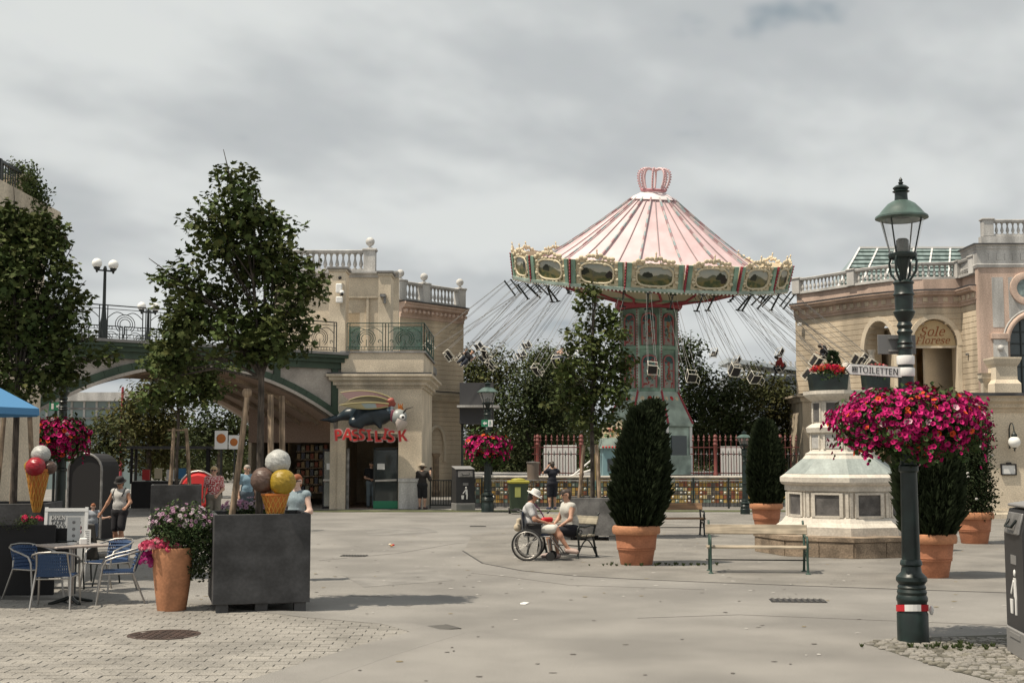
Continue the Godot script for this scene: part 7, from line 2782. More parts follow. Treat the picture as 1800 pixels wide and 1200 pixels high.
func cafe() -> void:
	# front table, set cornerwise
	var p := ground_at(123, 1062)
	var o := thing("cafe_table", "square grey bistro table with steel column foot among the blue chairs", "table", p, 0.72)
	var b := MB.new()
	b.cbox(Vector3(0, 0.785, 0), Vector3(0.72, 0.03, 0.72), 0.008)
	part(o, "top", b, mat("table_top", Color(0.42, 0.36, 0.32), 0.45, "stucco", 0.7))
	b = MB.new()
	b.lathe(v2([0.045, 0.03, 0.04, 0.1, 0.04, 0.74, 0.14, 0.77]), Vector3.ZERO, 14)
	part(o, "column", b, M.alu)
	for i in 4:
		b = MB.new()
		var a := TAU * i / 4.0
		b.tube(pv3([Vector3(0, 0.10, 0), Vector3(cos(a) * 0.18, 0.05, sin(a) * 0.18), Vector3(cos(a) * 0.30, 0.025, sin(a) * 0.30)]), 0.028, 0.022, 6)
		part(o, "foot", b, M.iron)
	var tt := p + Vector3(0, 0.8, 0)
	blue_chair(ground_at(58, 1052), 1.05, "blue woven armchair between the dark windbreak and the table")
	blue_chair(ground_at(100, 1068) + Vector3(0, 0, 0.1), PI + 0.15, "blue woven armchair with its back to the square")
	blue_chair(ground_at(168, 1046) - Vector3(0, 0, 0.55), -0.45, "blue woven armchair behind the table, its back rest catching the sun")
	blue_chair(ground_at(208, 1061), -1.25, "blue woven armchair pushed out beside the tall orange pot")
	var n := thing("napkin_holder", "white napkin holder with price card on the bistro table", "napkin holder", tt + Vector3(0.17, 0.0, 0.06), 0.3)
	b = MB.new()
	b.cbox(Vector3(0, 0.045, 0), Vector3(0.1, 0.09, 0.07), 0.012)
	part(n, "holder", b, M.white)
	b = MB.new()
	b.xf = Transform3D(Basis(Vector3.RIGHT, -0.12), Vector3(0.05, 0.1, -0.05))
	b.box(Vector3(0, 0, 0), Vector3(0.085, 0.2, 0.006))
	var card := part(n, "card", b, M.white_paper)
	b = MB.new()
	b.xf = Transform3D(Basis(Vector3.RIGHT, -0.12), Vector3(0.05, 0.1, -0.05))
	for i in 6: b.box(Vector3(-0.006 + 0.004 * (i % 3), 0.075 - i * 0.026, 0.0045), Vector3(0.055 - 0.008 * (i % 3), 0.007, 0.002))
	part(card, "print_lines", b, M.sign_back)
	var ash := thing("ashtray", "pale round ashtray beside the napkin holder", "ashtray", tt + Vector3(0.02, 0.0, 0.06))
	b = MB.new()
	b.lathe(v2([0.0, 0.0, 0.06, 0.0, 0.065, 0.03, 0.055, 0.03, 0.05, 0.01, 0.0, 0.01]), Vector3.ZERO, 16)
	part(ash, "dish", b, M.white)
	# second table and dark chairs behind
	var p2 := ground_at(10, 1034)
	o = thing("cafe_table", "dark bistro table holding a flower pot beside the menu board", "table", p2, 0.3)
	b = MB.new()
	b.cbox(Vector3(0.05, 0.785, 0), Vector3(0.9, 0.03, 0.72), 0.008)
	part(o, "top", b, M.slab_grey)
	b = MB.new()
	b.lathe(v2([0.24, 0.0, 0.24, 0.02, 0.04, 0.06, 0.04, 0.77]), Vector3(0.05, 0, 0), 12)
	part(o, "column", b, M.alu)
	var fp := thing("table_plant", "small pot of pink flowers on the dark bistro table", "plant pot", p2 + Vector3(0.28, 0.8, -0.05))
	b = MB.new()
	b.lathe(v2([0.0, 0, 0.07, 0.0, 0.09, 0.12, 0.08, 0.12]), Vector3.ZERO, 14)
	part(fp, "pot", b, M.black)
	clumps(fp, "leaves", "small", Vector3(0, 0.18, 0), Vector3(0.15, 0.11, 0.13), 36, Color(0.07, 0.10, 0.04), 0.11)
	flower_heads(fp, "blooms", Vector3(0.05, 0.22, 0.03), Vector3(0.18, 0.06, 0.12), 9, [Color(0.55, 0.03, 0.09), Color(0.6, 0.06, 0.14)], 1.0)
	for q in [[92, 1044, 0.15, "black woven chair with its back in front of the menu board"], [150, 1030, -0.35, "dark grey woven chair beside the menu board, turned aside"], [-18, 1046, 0.4, "black woven chair at the dark bistro table by the planter"]]:
		blue_chair(ground_at(q[0], q[1]) - Vector3(0, 0, 0.35), PI + q[2], q[3], M.black_weave if q[0] != 150 else mat("grey_weave", Color(0.06, 0.055, 0.05), 0.7), M.iron, "woven_chair")
		# tall solid back so that the chair hides what is behind it
		var c := get_child(get_child_count() - 1)
		b = MB.new()
		b.xf = Transform3D(Basis(Vector3.RIGHT, -0.2), Vector3(0, 0.68, -0.27))
		b.cbox(Vector3.ZERO, Vector3(0.50, 0.54, 0.025), 0.01)
		part(c, "back_panel", b, M.black_weave if q[0] != 150 else M.grey_weave)
	# chalk board style stand with the opening notice
	var mb := thing("menu_board", "white-framed pavement board reading OPEN TAKE AWAY behind the dark chairs", "menu board", pt(113, 900, 19.5) * Vector3(1, 0, 1), 0.06)
	var w := 0.64
	b = MB.new()
	b.xf = Transform3D(Basis(Vector3.RIGHT, -0.1), Vector3.ZERO)
	b.box(Vector3(0, 0.62, 0), Vector3(w - 0.06, 1.1, 0.02))
	part(mb, "sheet", b, mat("menu_sheet", Color(0.50, 0.50, 0.49), 0.6))
	b = MB.new()
	b.xf = Transform3D(Basis(Vector3.RIGHT, -0.1), Vector3.ZERO)
	for s in [-1.0, 1.0]: b.box(Vector3(s * (w * 0.5 - 0.02), 0.62, 0.005), Vector3(0.045, 1.2, 0.04))
	for y in [0.06, 1.18]: b.box(Vector3(0, y, 0.007), Vector3(w, 0.05, 0.042))
	part(mb, "frame", b, M.white)
	b = MB.new()
	b.xf = Transform3D(Basis(Vector3.RIGHT, -0.1), Vector3.ZERO)
	b.box(Vector3(-0.12, 1.06, 0.012), Vector3(0.2, 0.075, 0.004))
	part(mb, "open_field", b, M.sign_back)
	var tl := Basis(Vector3.RIGHT, -0.1)
	for q in [["OPEN", 0.058, 1.06, M.letter_white, 0.016], ["TAKE", 0.055, 0.985, M.letter, 0.013], ["AWAY", 0.055, 0.915, M.letter, 0.013]]:
		var t := text(mb, "lettering", q[0], q[1], q[3], Vector3.ZERO, 0.0, "Droid Serif", 0.003)
		t.transform = Transform3D(tl, tl * Vector3(-0.12, q[2], q[4]))
	b = MB.new()
	b.xf = Transform3D(Basis(Vector3.RIGHT, -0.1), Vector3.ZERO)
	b.use_col = true
	for i in 12:
		b.col = [Color(0.5, 0.3, 0.34), Color(0.2, 0.12, 0.12), Color(0.55, 0.4, 0.4)][i % 3]
		b.ball(Vector3(0.14 + 0.09 * sin(i * 2.2), 0.92 + 0.08 * cos(i * 1.7), 0.012), 0.03, 6, 4, Vector3(1, 1, 0.12))
	part(mb, "printed_cups", b, M.vc)
	var leaflet := thing("menu_stand", "narrow white menu card standing between the dark chairs", "menu card", pt(129, 930, 17.6) * Vector3(1, 0, 1), 0.1)
	b = MB.new()
	b.box(Vector3(0, 1.0, 0), Vector3(0.17, 0.32, 0.012))
	var lc := part(leaflet, "card", b, mat("card_grey", Color(0.45, 0.46, 0.46), 0.6))
	b = MB.new()
	for i in 3: b.ball(Vector3(0, 1.09 - i * 0.09, 0.007), 0.022, 8, 6, Vector3(1, 1, 0.15))
	part(lc, "printed_dots", b, M.sign_back)
	b = MB.new()
	b.tube(pv3([Vector3(0, 0, 0), Vector3(0, 0.85, 0)]), 0.012, 0.012, 6)
	b.lathe(v2([0.15, 0, 0.14, 0.02, 0.0, 0.03]), Vector3.ZERO, 12)
	part(leaflet, "stand", b, M.iron)
	# low dark windbreak along the left edge
	var wbk := thing("windbreak", "low black windbreak panel with greenery along the cafe edge", "screen", pt(15, 950, 18.6) * Vector3(1, 0, 1), 0.1)
	b = MB.new()
	b.cbox(Vector3(-0.3, 0.5, 0), Vector3(1.9, 1.0, 0.04), 0.01)
	part(wbk, "panel", b, M.black)
	clumps(wbk, "greenery", "small", Vector3(-0.2, 1.0, 0.02), Vector3(0.7, 0.05, 0.06), 26, Color(0.06, 0.075, 0.04), 0.1)
	# blue parasol reaching in from the left
	var pc := pt(-75, 690, 17.5)
	var um := thing("parasol", "blue cafe parasol reaching in over the tables", "parasol", Vector3(pc.x, 0, pc.z))
	var tipy := yat(718, 17.5)
	b = MB.new()
	b.lathe(v2([1.12, tipy, 0.6, tipy + 0.27, 0.0, tipy + 0.52]), Vector3.ZERO, 8, true, 0.0)
	part(um, "canopy", b, M.blue_cloth)
	b = MB.new()
	b.lathe(v2([1.12, tipy - 0.001, 1.13, tipy - 0.09]), Vector3.ZERO, 8, true, 0.0)
	part(um, "valance", b, M.blue_cloth)
	b = MB.new()
	b.tube(pv3([Vector3.ZERO, Vector3(0, tipy + 0.5, 0)]), 0.025, 0.025, 8)
	part(um, "pole", b, M.alu)
	for i in 8:
		b = MB.new()
		var a := TAU * i / 8.0
		b.tube(pv3([Vector3(0, tipy + 0.48, 0), Vector3(cos(a) * 1.08, tipy - 0.01, sin(a) * 1.08)]), 0.01, 0.01, 4)
		part(um, "rib", b, M.alu)

func ice_cone(p: Vector3, h: float, label: String, scoops: Array, cone_m: Material) -> void:
	var o := thing("ice_cream_figure", label, "sculpture", p)
	var b := MB.new()
	b.lathe(v2([0.0, 0, 0.045, 0.0, 0.10, h * 0.25, 0.17, h * 0.62, 0.185, h * 0.63, 0.185, h * 0.67, 0.0, h * 0.67]), Vector3.ZERO, 24)
	var c := part(o, "cone", b, cone_m)
	b = MB.new()
	for i in 14:
		for s in [-1.0, 1.0]:
			var pts := PackedVector3Array()
			for k in 9:
				var t := k / 8.0
				var a: float = TAU * i / 14.0 + s * t * 1.3
				var r := lerpf(0.05, 0.172, pow(t, 0.9))
				pts.push_back(Vector3(cos(a) * r, h * 0.62 * t + 0.005, sin(a) * r))
			b.tube(pts, 0.0065, 0.0065, 4, false)
	part(c, "waffle_ridges", b, mat("waffle", Color(0.52, 0.27, 0.05), 0.5))
	for q in scoops:
		var sc := MB.new()
		var r: float = q[1]
		var o3 := Vector3(q[0].x, h * 0.67 + q[0].y, q[0].z)
		sc.ball(o3, r, 40, 28)
		var nz := FastNoiseLite.new()
		nz.seed = 6; nz.frequency = 7.0; nz.fractal_octaves = 3
		for i in sc.v.size():
			var e := sc.v[i] - o3
			sc.v[i] = o3 + e * (1.0 + 0.055 * nz.get_noise_3d(sc.v[i].x * 0.6, sc.v[i].y * 2.2, sc.v[i].z))
			sc.n[i] = (sc.n[i] + 0.5 * Vector3(nz.get_noise_3d(e.x * 2.0, e.y * 6.0, e.z * 2.0), nz.get_noise_3d(e.y * 6.0, e.z * 2.0, e.x * 2.0), 0)).normalized()
		part(o, "scoop", sc, q[2])
func sculptures() -> void:
	var p := planter_at(0)
	ice_cone(Vector3(xat(483, 900, 16.72), 1.08, -16.72), 0.64, "ice-cream cone figure with white, brown and yellow scoops in the near planter", [[Vector3(0.02, 0.40, -0.04), 0.165, M.scoop_white], [Vector3(-0.155, 0.17, 0.02), 0.165, M.scoop_brown], [Vector3(0.105, 0.145, 0.06), 0.17, M.scoop_yellow]], M.orange)
	ice_cone(Vector3(xat(64, 880, 19.95), 1.12, -19.95), 1.0, "tall waffle cone figure with red, white and brown scoops by the cafe maple", [[Vector3(0.02, 0.22, -0.05), 0.145, M.scoop_white], [Vector3(0.0, 0.03, 0.1), 0.15, M.scoop_red], [Vector3(-0.13, 0.04, -0.02), 0.09, M.scoop_yellow], [Vector3(0.16, 0.02, -0.05), 0.11, M.scoop_brown]], M.orange)
	# winged beast over the ride entrance
	var d := 47.35
	var P := func(px: float, py: float, dz := 0.0) -> Vector3: return pt(px, py, d - dz)
	var base: Vector3 = P.call(650, 760)
	var o := thing("beast_figure", "dark blue winged beast with pale beaked head above the ride entrance", "sculpture", base)
	var L := func(px: float, py: float, dz := 0.0) -> Vector3: return P.call(px, py, dz) - base
	var b := MB.new()
	body(b, [[L.call(562, 738), L.call(585, 737), 0.03, 0.10], [L.call(585, 737), L.call(612, 728), 0.10, 0.19], [L.call(612, 728), L.call(640, 726), 0.20, 0.42], [L.call(640, 727), L.call(668, 727, 0.1), 0.42, 0.42], [L.call(668, 726, 0.1), L.call(690, 728, 0.25), 0.36, 0.2], [L.call(640, 736, 0.25), L.call(622, 742, 0.35), 0.26, 0.2], [L.call(622, 742, 0.35), L.call(634, 750, 0.35), 0.12, 0.08], [L.call(662, 738, 0.3), L.call(668, 750, 0.35), 0.14, 0.08]], 0.05, 0.14)
	part(o, "body", b, mat("beast_blue", Color(0.018, 0.035, 0.05), 0.35, "grain", 0.8, "", 0.2, 0.5))
	for i in 26:
		b = MB.new()
		var q: Vector3 = L.call(672 + (i % 6) * 3.2, 716 + (i / 6) * 5.0, 0.42 - 0.06 * absf((i / 6) - 1.5))
		b.ball(q, 0.085, 7, 5, Vector3(1.1, 0.8, 0.7))
		part(o, "scale", b, mat("scale_%d" % (i % 3), [Color(0.26, 0.33, 0.38), Color(0.10, 0.17, 0.23), Color(0.40, 0.44, 0.46)][i % 3], 0.4))
	b = MB.new()
	b.ball(L.call(701, 733, 0.4), 0.30, 16, 12, Vector3(1.0, 1.0, 0.9))
	var hd := part(o, "head", b, mat("beast_head", Color(0.26, 0.28, 0.27), 0.4))
	b = MB.new()
	b.xf = Transform3D(Basis(Vector3.BACK, -0.35), L.call(704, 745, 0.5))
	b.lathe(v2([0.24, 0.16, 0.22, 0.0, 0.10, -0.16, 0.0, -0.28]), Vector3.ZERO, 14)
	part(hd, "beak", b, mat("beak_pale", Color(0.55, 0.48, 0.44), 0.4))
	b = MB.new()
	b.ball(L.call(707, 733, 0.68), 0.105, 12, 8, Vector3(1, 1, 0.5))
	part(hd, "eye_white", b, M.white)
	b = MB.new()
	b.ball(L.call(708, 733, 0.735), 0.05, 8, 6, Vector3(1, 1, 0.5))
	part(hd, "pupil", b, M.black)
	b = MB.new()
	for k in 3: b.tube(pv3([L.call(707 - k * 3, 720, 0.4), L.call(706 - k * 2.5, 714, 0.42), L.call(706 - k * 4 + 2, 709 + k % 2, 0.4)]), 0.05, 0.01, 5)
	part(hd, "crest", b, M.orange)
	b = MB.new()
	b.tube(pv3([L.call(709, 725, 0.6), L.call(714, 719, 0.7), L.call(726, 715, 0.75)]), 0.035, 0.008, 6)
	part(hd, "horn", b, M.black)
	b = MB.new()
	for k in 2: b.tube(pv3([L.call(693 - k * 3, 721, 0.45), L.call(691 - k * 3, 730, 0.55), L.call(692 - k * 3, 740, 0.45)]), 0.05, 0.05, 6)
	part(hd, "collar", b, mat("beast_plum", Color(0.14, 0.03, 0.05), 0.5))
	# wings: ribs with a thin curved skin between them
	var fan := [[[682, 714, 0.5], [650, 722, 0.7], [616, 716, 0.8]], [[683, 710, 0.5], [645, 704, 0.8], [596, 712, 0.95]], [[685, 705, 0.45], [650, 688, 0.75], [613, 703, 0.85]], [[687, 700, 0.35], [652, 680, 0.5], [598, 690, 0.5]]]
	var wing := Node3D.new()
	wing.name = "wing"
	o.add_child(wing, true)
	var ribs := []
	for q in fan:
		var pts := PackedVector3Array()
		var a0: Vector3 = L.call(q[0][0], q[0][1], q[0][2])
		var a1: Vector3 = L.call(q[1][0], q[1][1], q[1][2])
		var a2: Vector3 = L.call(q[2][0], q[2][1], q[2][2])
		for i in 11:
			var t := i / 10.0
			pts.push_back(a0.lerp(a1, t).lerp(a1.lerp(a2, t), t))
		ribs.append(pts)
		b = MB.new()
		b.tube(pts, 0.032, 0.02, 6)
		part(wing, "rib", b, mat("rib_ochre", Color(0.34, 0.29, 0.14), 0.5))
	for r in 3:
		b = MB.new()
		b.use_col = true
		for i in 10:
			var t := i / 10.0
			b.col = [Color(0.45, 0.20, 0.15), Color(0.32, 0.38, 0.38), Color(0.40, 0.35, 0.2)][clampi(int(t * 3.4), 0, 2)] if r == 0 else [Color(0.09, 0.05, 0.05), Color(0.14, 0.115, 0.07)][r % 2]
			var u0: Vector3 = ribs[r][i]
			var u1: Vector3 = ribs[r][i + 1]
			var w0: Vector3 = ribs[r + 1][i]
			var w1: Vector3 = ribs[r + 1][i + 1]
			b.face(pv3([u0, u1, w1, w0]), Vector3(0, 0.5, 1))
			b.face(pv3([u0 - Vector3(0, 0, 0.03), u1 - Vector3(0, 0, 0.03), w1 - Vector3(0, 0, 0.03), w0 - Vector3(0, 0, 0.03)]), Vector3(0, -0.5, -1))
		part(wing, "skin", b, M.vc)
	b = MB.new()
	body(b, [[L.call(676, 706, 0.45), L.call(688, 704, 0.4), 0.08, 0.09], [L.call(688, 704, 0.4), L.call(691, 712, 0.3), 0.09, 0.07], [L.call(682, 712, 0.4), L.call(694, 709, 0.3), 0.07, 0.04]], 0.035, 0.08)
	part(wing, "shoulder", b, mat("shoulder_red", Color(0.30, 0.07, 0.05), 0.5))
	# ride name in loose letters on a log
	var s := thing("ride_sign", "red tilted letters reading PASSILISK on a log over the entrance", "sign", P.call(652, 775))
	var sb: Vector3 = P.call(652, 775)
	b = MB.new()
	b.tube(pv3([P.call(592, 767) - sb, P.call(630, 764) - sb, P.call(700, 766) - sb]), 0.075, 0.07, 8)
	part(s, "log", b, mat("log_pale", Color(0.42, 0.40, 0.30), 0.7, "wood", 0.8))
	var word := "PASSILISK"
	var lx := [594, 611, 625, 636, 649, 664, 677, 688, 707]
	var ly := [765, 764, 765, 764, 765, 767, 763, 767, 766]
	var tl := [0.1, -0.08, 0.25, -0.1, 0.12, 0.06, -0.22, -0.05, 0.1]
	for i in 9:
		var q: Vector3 = P.call(lx[i], ly[i], 0.18) - sb
		var t1 := text(s, "letter_edge", word[i], 0.46, mat("letter_pale", Color(0.55, 0.36, 0.34), 0.5), Vector3.ZERO, 0.0, "Droid Sans", 0.06, true)
		t1.transform = Transform3D(Basis(Vector3.BACK, tl[i]).scaled(Vector3(1.12, 1.0, 1.0)), q)
		var t2 := text(s, "letter", word[i], 0.40, mat("letter_red", Color(0.55, 0.035, 0.03), 0.4), Vector3.ZERO, 0.0, "Droid Sans", 0.06, true)
		t2.transform = Transform3D(Basis(Vector3.BACK, tl[i]), q + Vector3(0, 0, 0.03))

# ---- people. Local axes: +z is where the person faces, y up from the ground.
func joints(h: float) -> Dictionary:
	var s := h / 1.72
	var j := {}
	for q in [["hip", 0, 0.94, 0], ["waist", 0, 1.08, 0.01], ["chest", 0, 1.30, 0.0], ["neck", 0, 1.46, -0.01], ["head", 0, 1.61, 0.02],
			["shL", 0.175, 1.40, -0.01], ["shR", -0.175, 1.40, -0.01], ["elL", 0.24, 1.12, -0.03], ["elR", -0.24, 1.12, -0.03], ["haL", 0.25, 0.88, 0.05], ["haR", -0.25, 0.88, 0.05],
			["hpL", 0.09, 0.92, 0], ["hpR", -0.09, 0.92, 0], ["knL", 0.10, 0.49, 0.02], ["knR", -0.10, 0.49, 0.02], ["anL", 0.10, 0.08, -0.02], ["anR", -0.10, 0.08, -0.02]]:
		j[q[0]] = Vector3(q[1], q[2], q[3]) * s
	j["s"] = s
	j["face"] = Vector3(0, 0, 1)
	j["toeL"] = Vector3(0.04, -0.05, 0.17) * s
	j["toeR"] = Vector3(-0.04, -0.05, 0.17) * s
	j["girth"] = 1.0
	return j
func torso_bones(j: Dictionary) -> Array:
	var s: float = j.s
	var g: float = j.girth
	var side: Vector3 = (j.shL - j.shR).normalized()
	return [[j.hpL, j.hpR, 0.105 * s * g, 0.105 * s * g], [j.hip, j.waist, 0.12 * s * g, 0.112 * s * g], [j.waist, j.chest, 0.112 * s * g, 0.115 * s * g], [j.waist + side * 0.05 * g, j.waist - side * 0.05 * g, 0.10 * s * g, 0.10 * s * g], [j.chest + side * 0.075, j.chest - side * 0.075, 0.105 * s * g, 0.105 * s * g], [j.shL, j.shR, 0.062 * s, 0.062 * s], [j.chest, j.neck, 0.09 * s, 0.055 * s]]
func person(label: String, p: Vector3, yaw: float, j: Dictionary, look: Dictionary) -> Node3D:
	var o := thing("person", label, "person", p, yaw)
	var s: float = j.s
	var cell: float = look.get("cell", 0.022) * s
	var skin := mat("skin_%d" % get_child_count(), look.get("skin", Color(0.50, 0.30, 0.21)), 0.6)
	var face: Vector3 = j.face.normalized()
	var right := face.cross(Vector3.UP).normalized()
	var up: Vector3 = (j.head - j.neck).normalized()
	var hd: Vector3 = j.head
	var bones := torso_bones(j)
	bones.append([j.neck, hd - up * 0.04 * s, 0.052 * s, 0.05 * s])
	for k in ["L", "R"]:
		bones.append([j["sh" + k], j["el" + k], 0.05 * s * lerpf(1.0, j.girth, 0.5), 0.04 * s])
		bones.append([j["el" + k], j["ha" + k], 0.039 * s, 0.026 * s])
		bones.append([j["hp" + k], j["kn" + k], 0.083 * s * j.girth, 0.055 * s])
		bones.append([j["kn" + k].lerp(j["an" + k], 0.0), j["kn" + k].lerp(j["an" + k], 0.35), 0.054 * s, 0.056 * s])
		bones.append([j["kn" + k].lerp(j["an" + k], 0.35), j["an" + k], 0.056 * s, 0.036 * s])
		bones.append([j["an" + k] - Vector3(0, 0.03, 0.0) * s, j["an" + k] + j["toe" + k], 0.042 * s, 0.032 * s])
	var b := MB.new()
	body(b, bones, cell, 0.045 * s)
	# head with brow, nose, jaw and ears, on a finer grid
	var hb := [[hd + up * 0.025 * s - face * 0.015 * s, hd + up * 0.02 * s + face * 0.012 * s, 0.088 * s, 0.082 * s], [hd - up * 0.05 * s + face * 0.035 * s, hd - up * 0.075 * s + face * 0.05 * s, 0.055 * s, 0.036 * s], [hd + face * 0.09 * s + up * 0.012 * s, hd + face * 0.107 * s - up * 0.022 * s, 0.010 * s, 0.015 * s], [hd + right * 0.086 * s - up * 0.0 * s, hd + right * 0.088 * s - up * 0.03 * s, 0.016 * s, 0.011 * s], [hd - right * 0.086 * s, hd - right * 0.088 * s - up * 0.03 * s, 0.016 * s, 0.011 * s], [hd - up * 0.06 * s, j.neck, 0.05 * s, 0.05 * s]]
	body(b, hb, 0.012 * s, 0.02 * s)
	# hands: palm, four unequal bent fingers and a thumb
	for k in ["L", "R"]:
		var w: Vector3 = j["ha" + k]
		var dr: Vector3 = (w - j["el" + k]).normalized()
		var nn: Vector3 = dr.cross(face)
		nn = nn.normalized() if nn.length() > 0.1 else dr.cross(right).normalized()
		var curl := dr.cross(nn).normalized()
		b.tube(pv3([w, w + dr * 0.04 * s, w + dr * 0.085 * s]), 0.034 * s, 0.036 * s, 7)
		for i in 4:
			var q := w + dr * 0.08 * s + nn * (i - 1.5) * 0.018 * s
			var fl: float = [0.062, 0.075, 0.07, 0.054][i] * s
			b.tube(pv3([q, q + dr * fl * 0.5 - curl * 0.006 * s, q + dr * fl * 0.85 - curl * 0.022 * s]), 0.0095 * s, 0.0075 * s, 5)
		var th := w + dr * 0.025 * s + nn * 0.03 * s
		b.tube(pv3([th, th + nn * 0.022 * s + dr * 0.025 * s, th + nn * 0.024 * s + dr * 0.055 * s]), 0.012 * s, 0.009 * s, 5)
	part(o, "body", b, skin)
	# eyes and mouth
	b = MB.new()
	for sx in [-1.0, 1.0]: b.ball(hd + face * 0.082 * s + right * sx * 0.032 * s + up * 0.012 * s, 0.011 * s, 6, 5)
	part(o, "eyes", b, M.black)
	b = MB.new()
	b.ball(hd + face * 0.082 * s - up * 0.052 * s, 0.02 * s, 8, 5, Vector3(1.0, 0.35, 0.6))
	part(o, "mouth", b, mat("lips_%d" % get_child_count(), look.get("skin", Color(0.50, 0.30, 0.21)) * Color(0.8, 0.5, 0.5), 0.6))
	# hair
	if look.has("hair"):
		b = MB.new()
		var hr := [[hd + up * 0.045 * s - face * 0.03 * s, hd + up * 0.05 * s + face * 0.02 * s, 0.088 * s, 0.076 * s], [hd - face * 0.045 * s, hd - face * 0.05 * s - up * 0.05 * s, 0.075 * s, 0.06 * s]]
		if look.get("long", 0.0) > 0.0: hr.append([hd - face * 0.05 * s, hd - face * 0.06 * s - up * look.long * s, 0.075 * s, 0.05 * s])
		if look.has("bun"): hr.append([hd - face * 0.09 * s + up * 0.05 * s, hd - face * 0.12 * s + up * 0.05 * s, 0.04 * s, 0.045 * s])
		body(b, hr, 0.014 * s, 0.03 * s)
		part(o, "hair", b, mat("hair_%d" % get_child_count(), look.hair, 0.6))
	if look.has("shirt"):
		b = MB.new()
		var tb := torso_bones(j)
		tb[6] = [j.chest, j.chest.lerp(j.neck, 0.62), 0.092 * s, 0.06 * s]
		if look.get("sleeve", 0.0) > 0.0:
			for k in ["L", "R"]:
				var e: Vector3 = j["sh" + k].lerp(j["el" + k], minf(look.sleeve, 1.0))
				tb.append([j["sh" + k], e, 0.054 * s * lerpf(1.0, j.girth, 0.5), 0.05 * s])
				if look.sleeve > 1.0: tb.append([e, e.lerp(j["ha" + k], look.sleeve - 1.0), 0.045 * s, 0.04 * s])
		body(b, tb, cell * 0.9, 0.045 * s, 0.014 * s)
		part(o, "shirt", b, look.shirt if look.shirt is Material else mat("cloth_%d" % get_child_count(), look.shirt, 0.9, "stucco", 1.4, "soft", 1.1, 0.9))
	if look.has("shorts"):
		b = MB.new()
		var sb := [[j.hpL, j.hpR, 0.108 * s * j.girth, 0.108 * s * j.girth], [j.hip, j.hip.lerp(j.waist, 0.6), 0.122 * s * j.girth, 0.112 * s * j.girth]]
		for k in ["L", "R"]:
			var t: float = look.get("leg", 0.75)
			sb.append([j["hp" + k], j["hp" + k].lerp(j["kn" + k], minf(t, 1.0)), 0.09 * s * j.girth, lerpf(0.09, 0.075, minf(t, 1.0)) * s])
			if t > 1.0: sb.append([j["kn" + k], j["kn" + k].lerp(j["an" + k], t - 1.0), 0.07 * s, 0.055 * s])
		body(b, sb, cell * 0.9, 0.03 * s, 0.018 * s)
		part(o, "shorts" if look.get("leg", 0.75) <= 1.0 else "trousers", b, mat("legs_%d" % get_child_count(), look.shorts, 0.9))
	if look.has("shoes"):
		for k in ["L", "R"]:
			b = MB.new()
			body(b, [[j["an" + k] - Vector3(0, 0.03, 0.02) * s, j["an" + k] + j["toe" + k] * 1.02, 0.044 * s, 0.035 * s]], 0.015 * s, 0.02 * s, 0.008 * s)
			part(o, "shoe", b, mat("shoe_%d" % get_child_count(), look.shoes, 0.7))
	if look.has("hat"):
		b = MB.new()
		var bas := Basis(Quaternion(Vector3.UP, (up + face * look.get("hat_tilt", 0.05)).normalized()))
		b.xf = Transform3D(bas, hd + up * 0.055 * s)
		var br: float = look.get("brim", 0.16)
		b.lathe(v2([br * s, -0.03 * s, br * 0.98 * s, -0.022 * s, 0.106 * s, 0.0, 0.10 * s, 0.06 * s, 0.075 * s, 0.09 * s, 0.0, 0.098 * s]), Vector3.ZERO, 18)
		b.lathe(v2([0.1 * s, -0.006 * s, br * s, -0.034 * s]), Vector3.ZERO, 18)
		part(o, "hat", b, mat("hat_%d" % get_child_count(), look.hat, 0.85, "stucco", 2.0))
	if look.get("glasses", false):
		b = MB.new()
		for sx in [-1.0, 1.0]:
			b.ball(hd + face * 0.092 * s + right * sx * 0.034 * s + up * 0.012 * s, 0.03 * s, 8, 6, Vector3(1.0, 0.8, 0.45))
			b.bar(hd + face * 0.09 * s + right * sx * 0.06 * s + up * 0.016 * s, hd + right * sx * 0.092 * s + up * 0.012 * s, 0.006 * s, 0.012 * s)
		b.bar(hd + face * 0.1 * s - right * 0.02 * s + up * 0.016 * s, hd + face * 0.1 * s + right * 0.02 * s + up * 0.016 * s, 0.008 * s, 0.008 * s)
		part(o, "sunglasses", b, M.black)
	return o
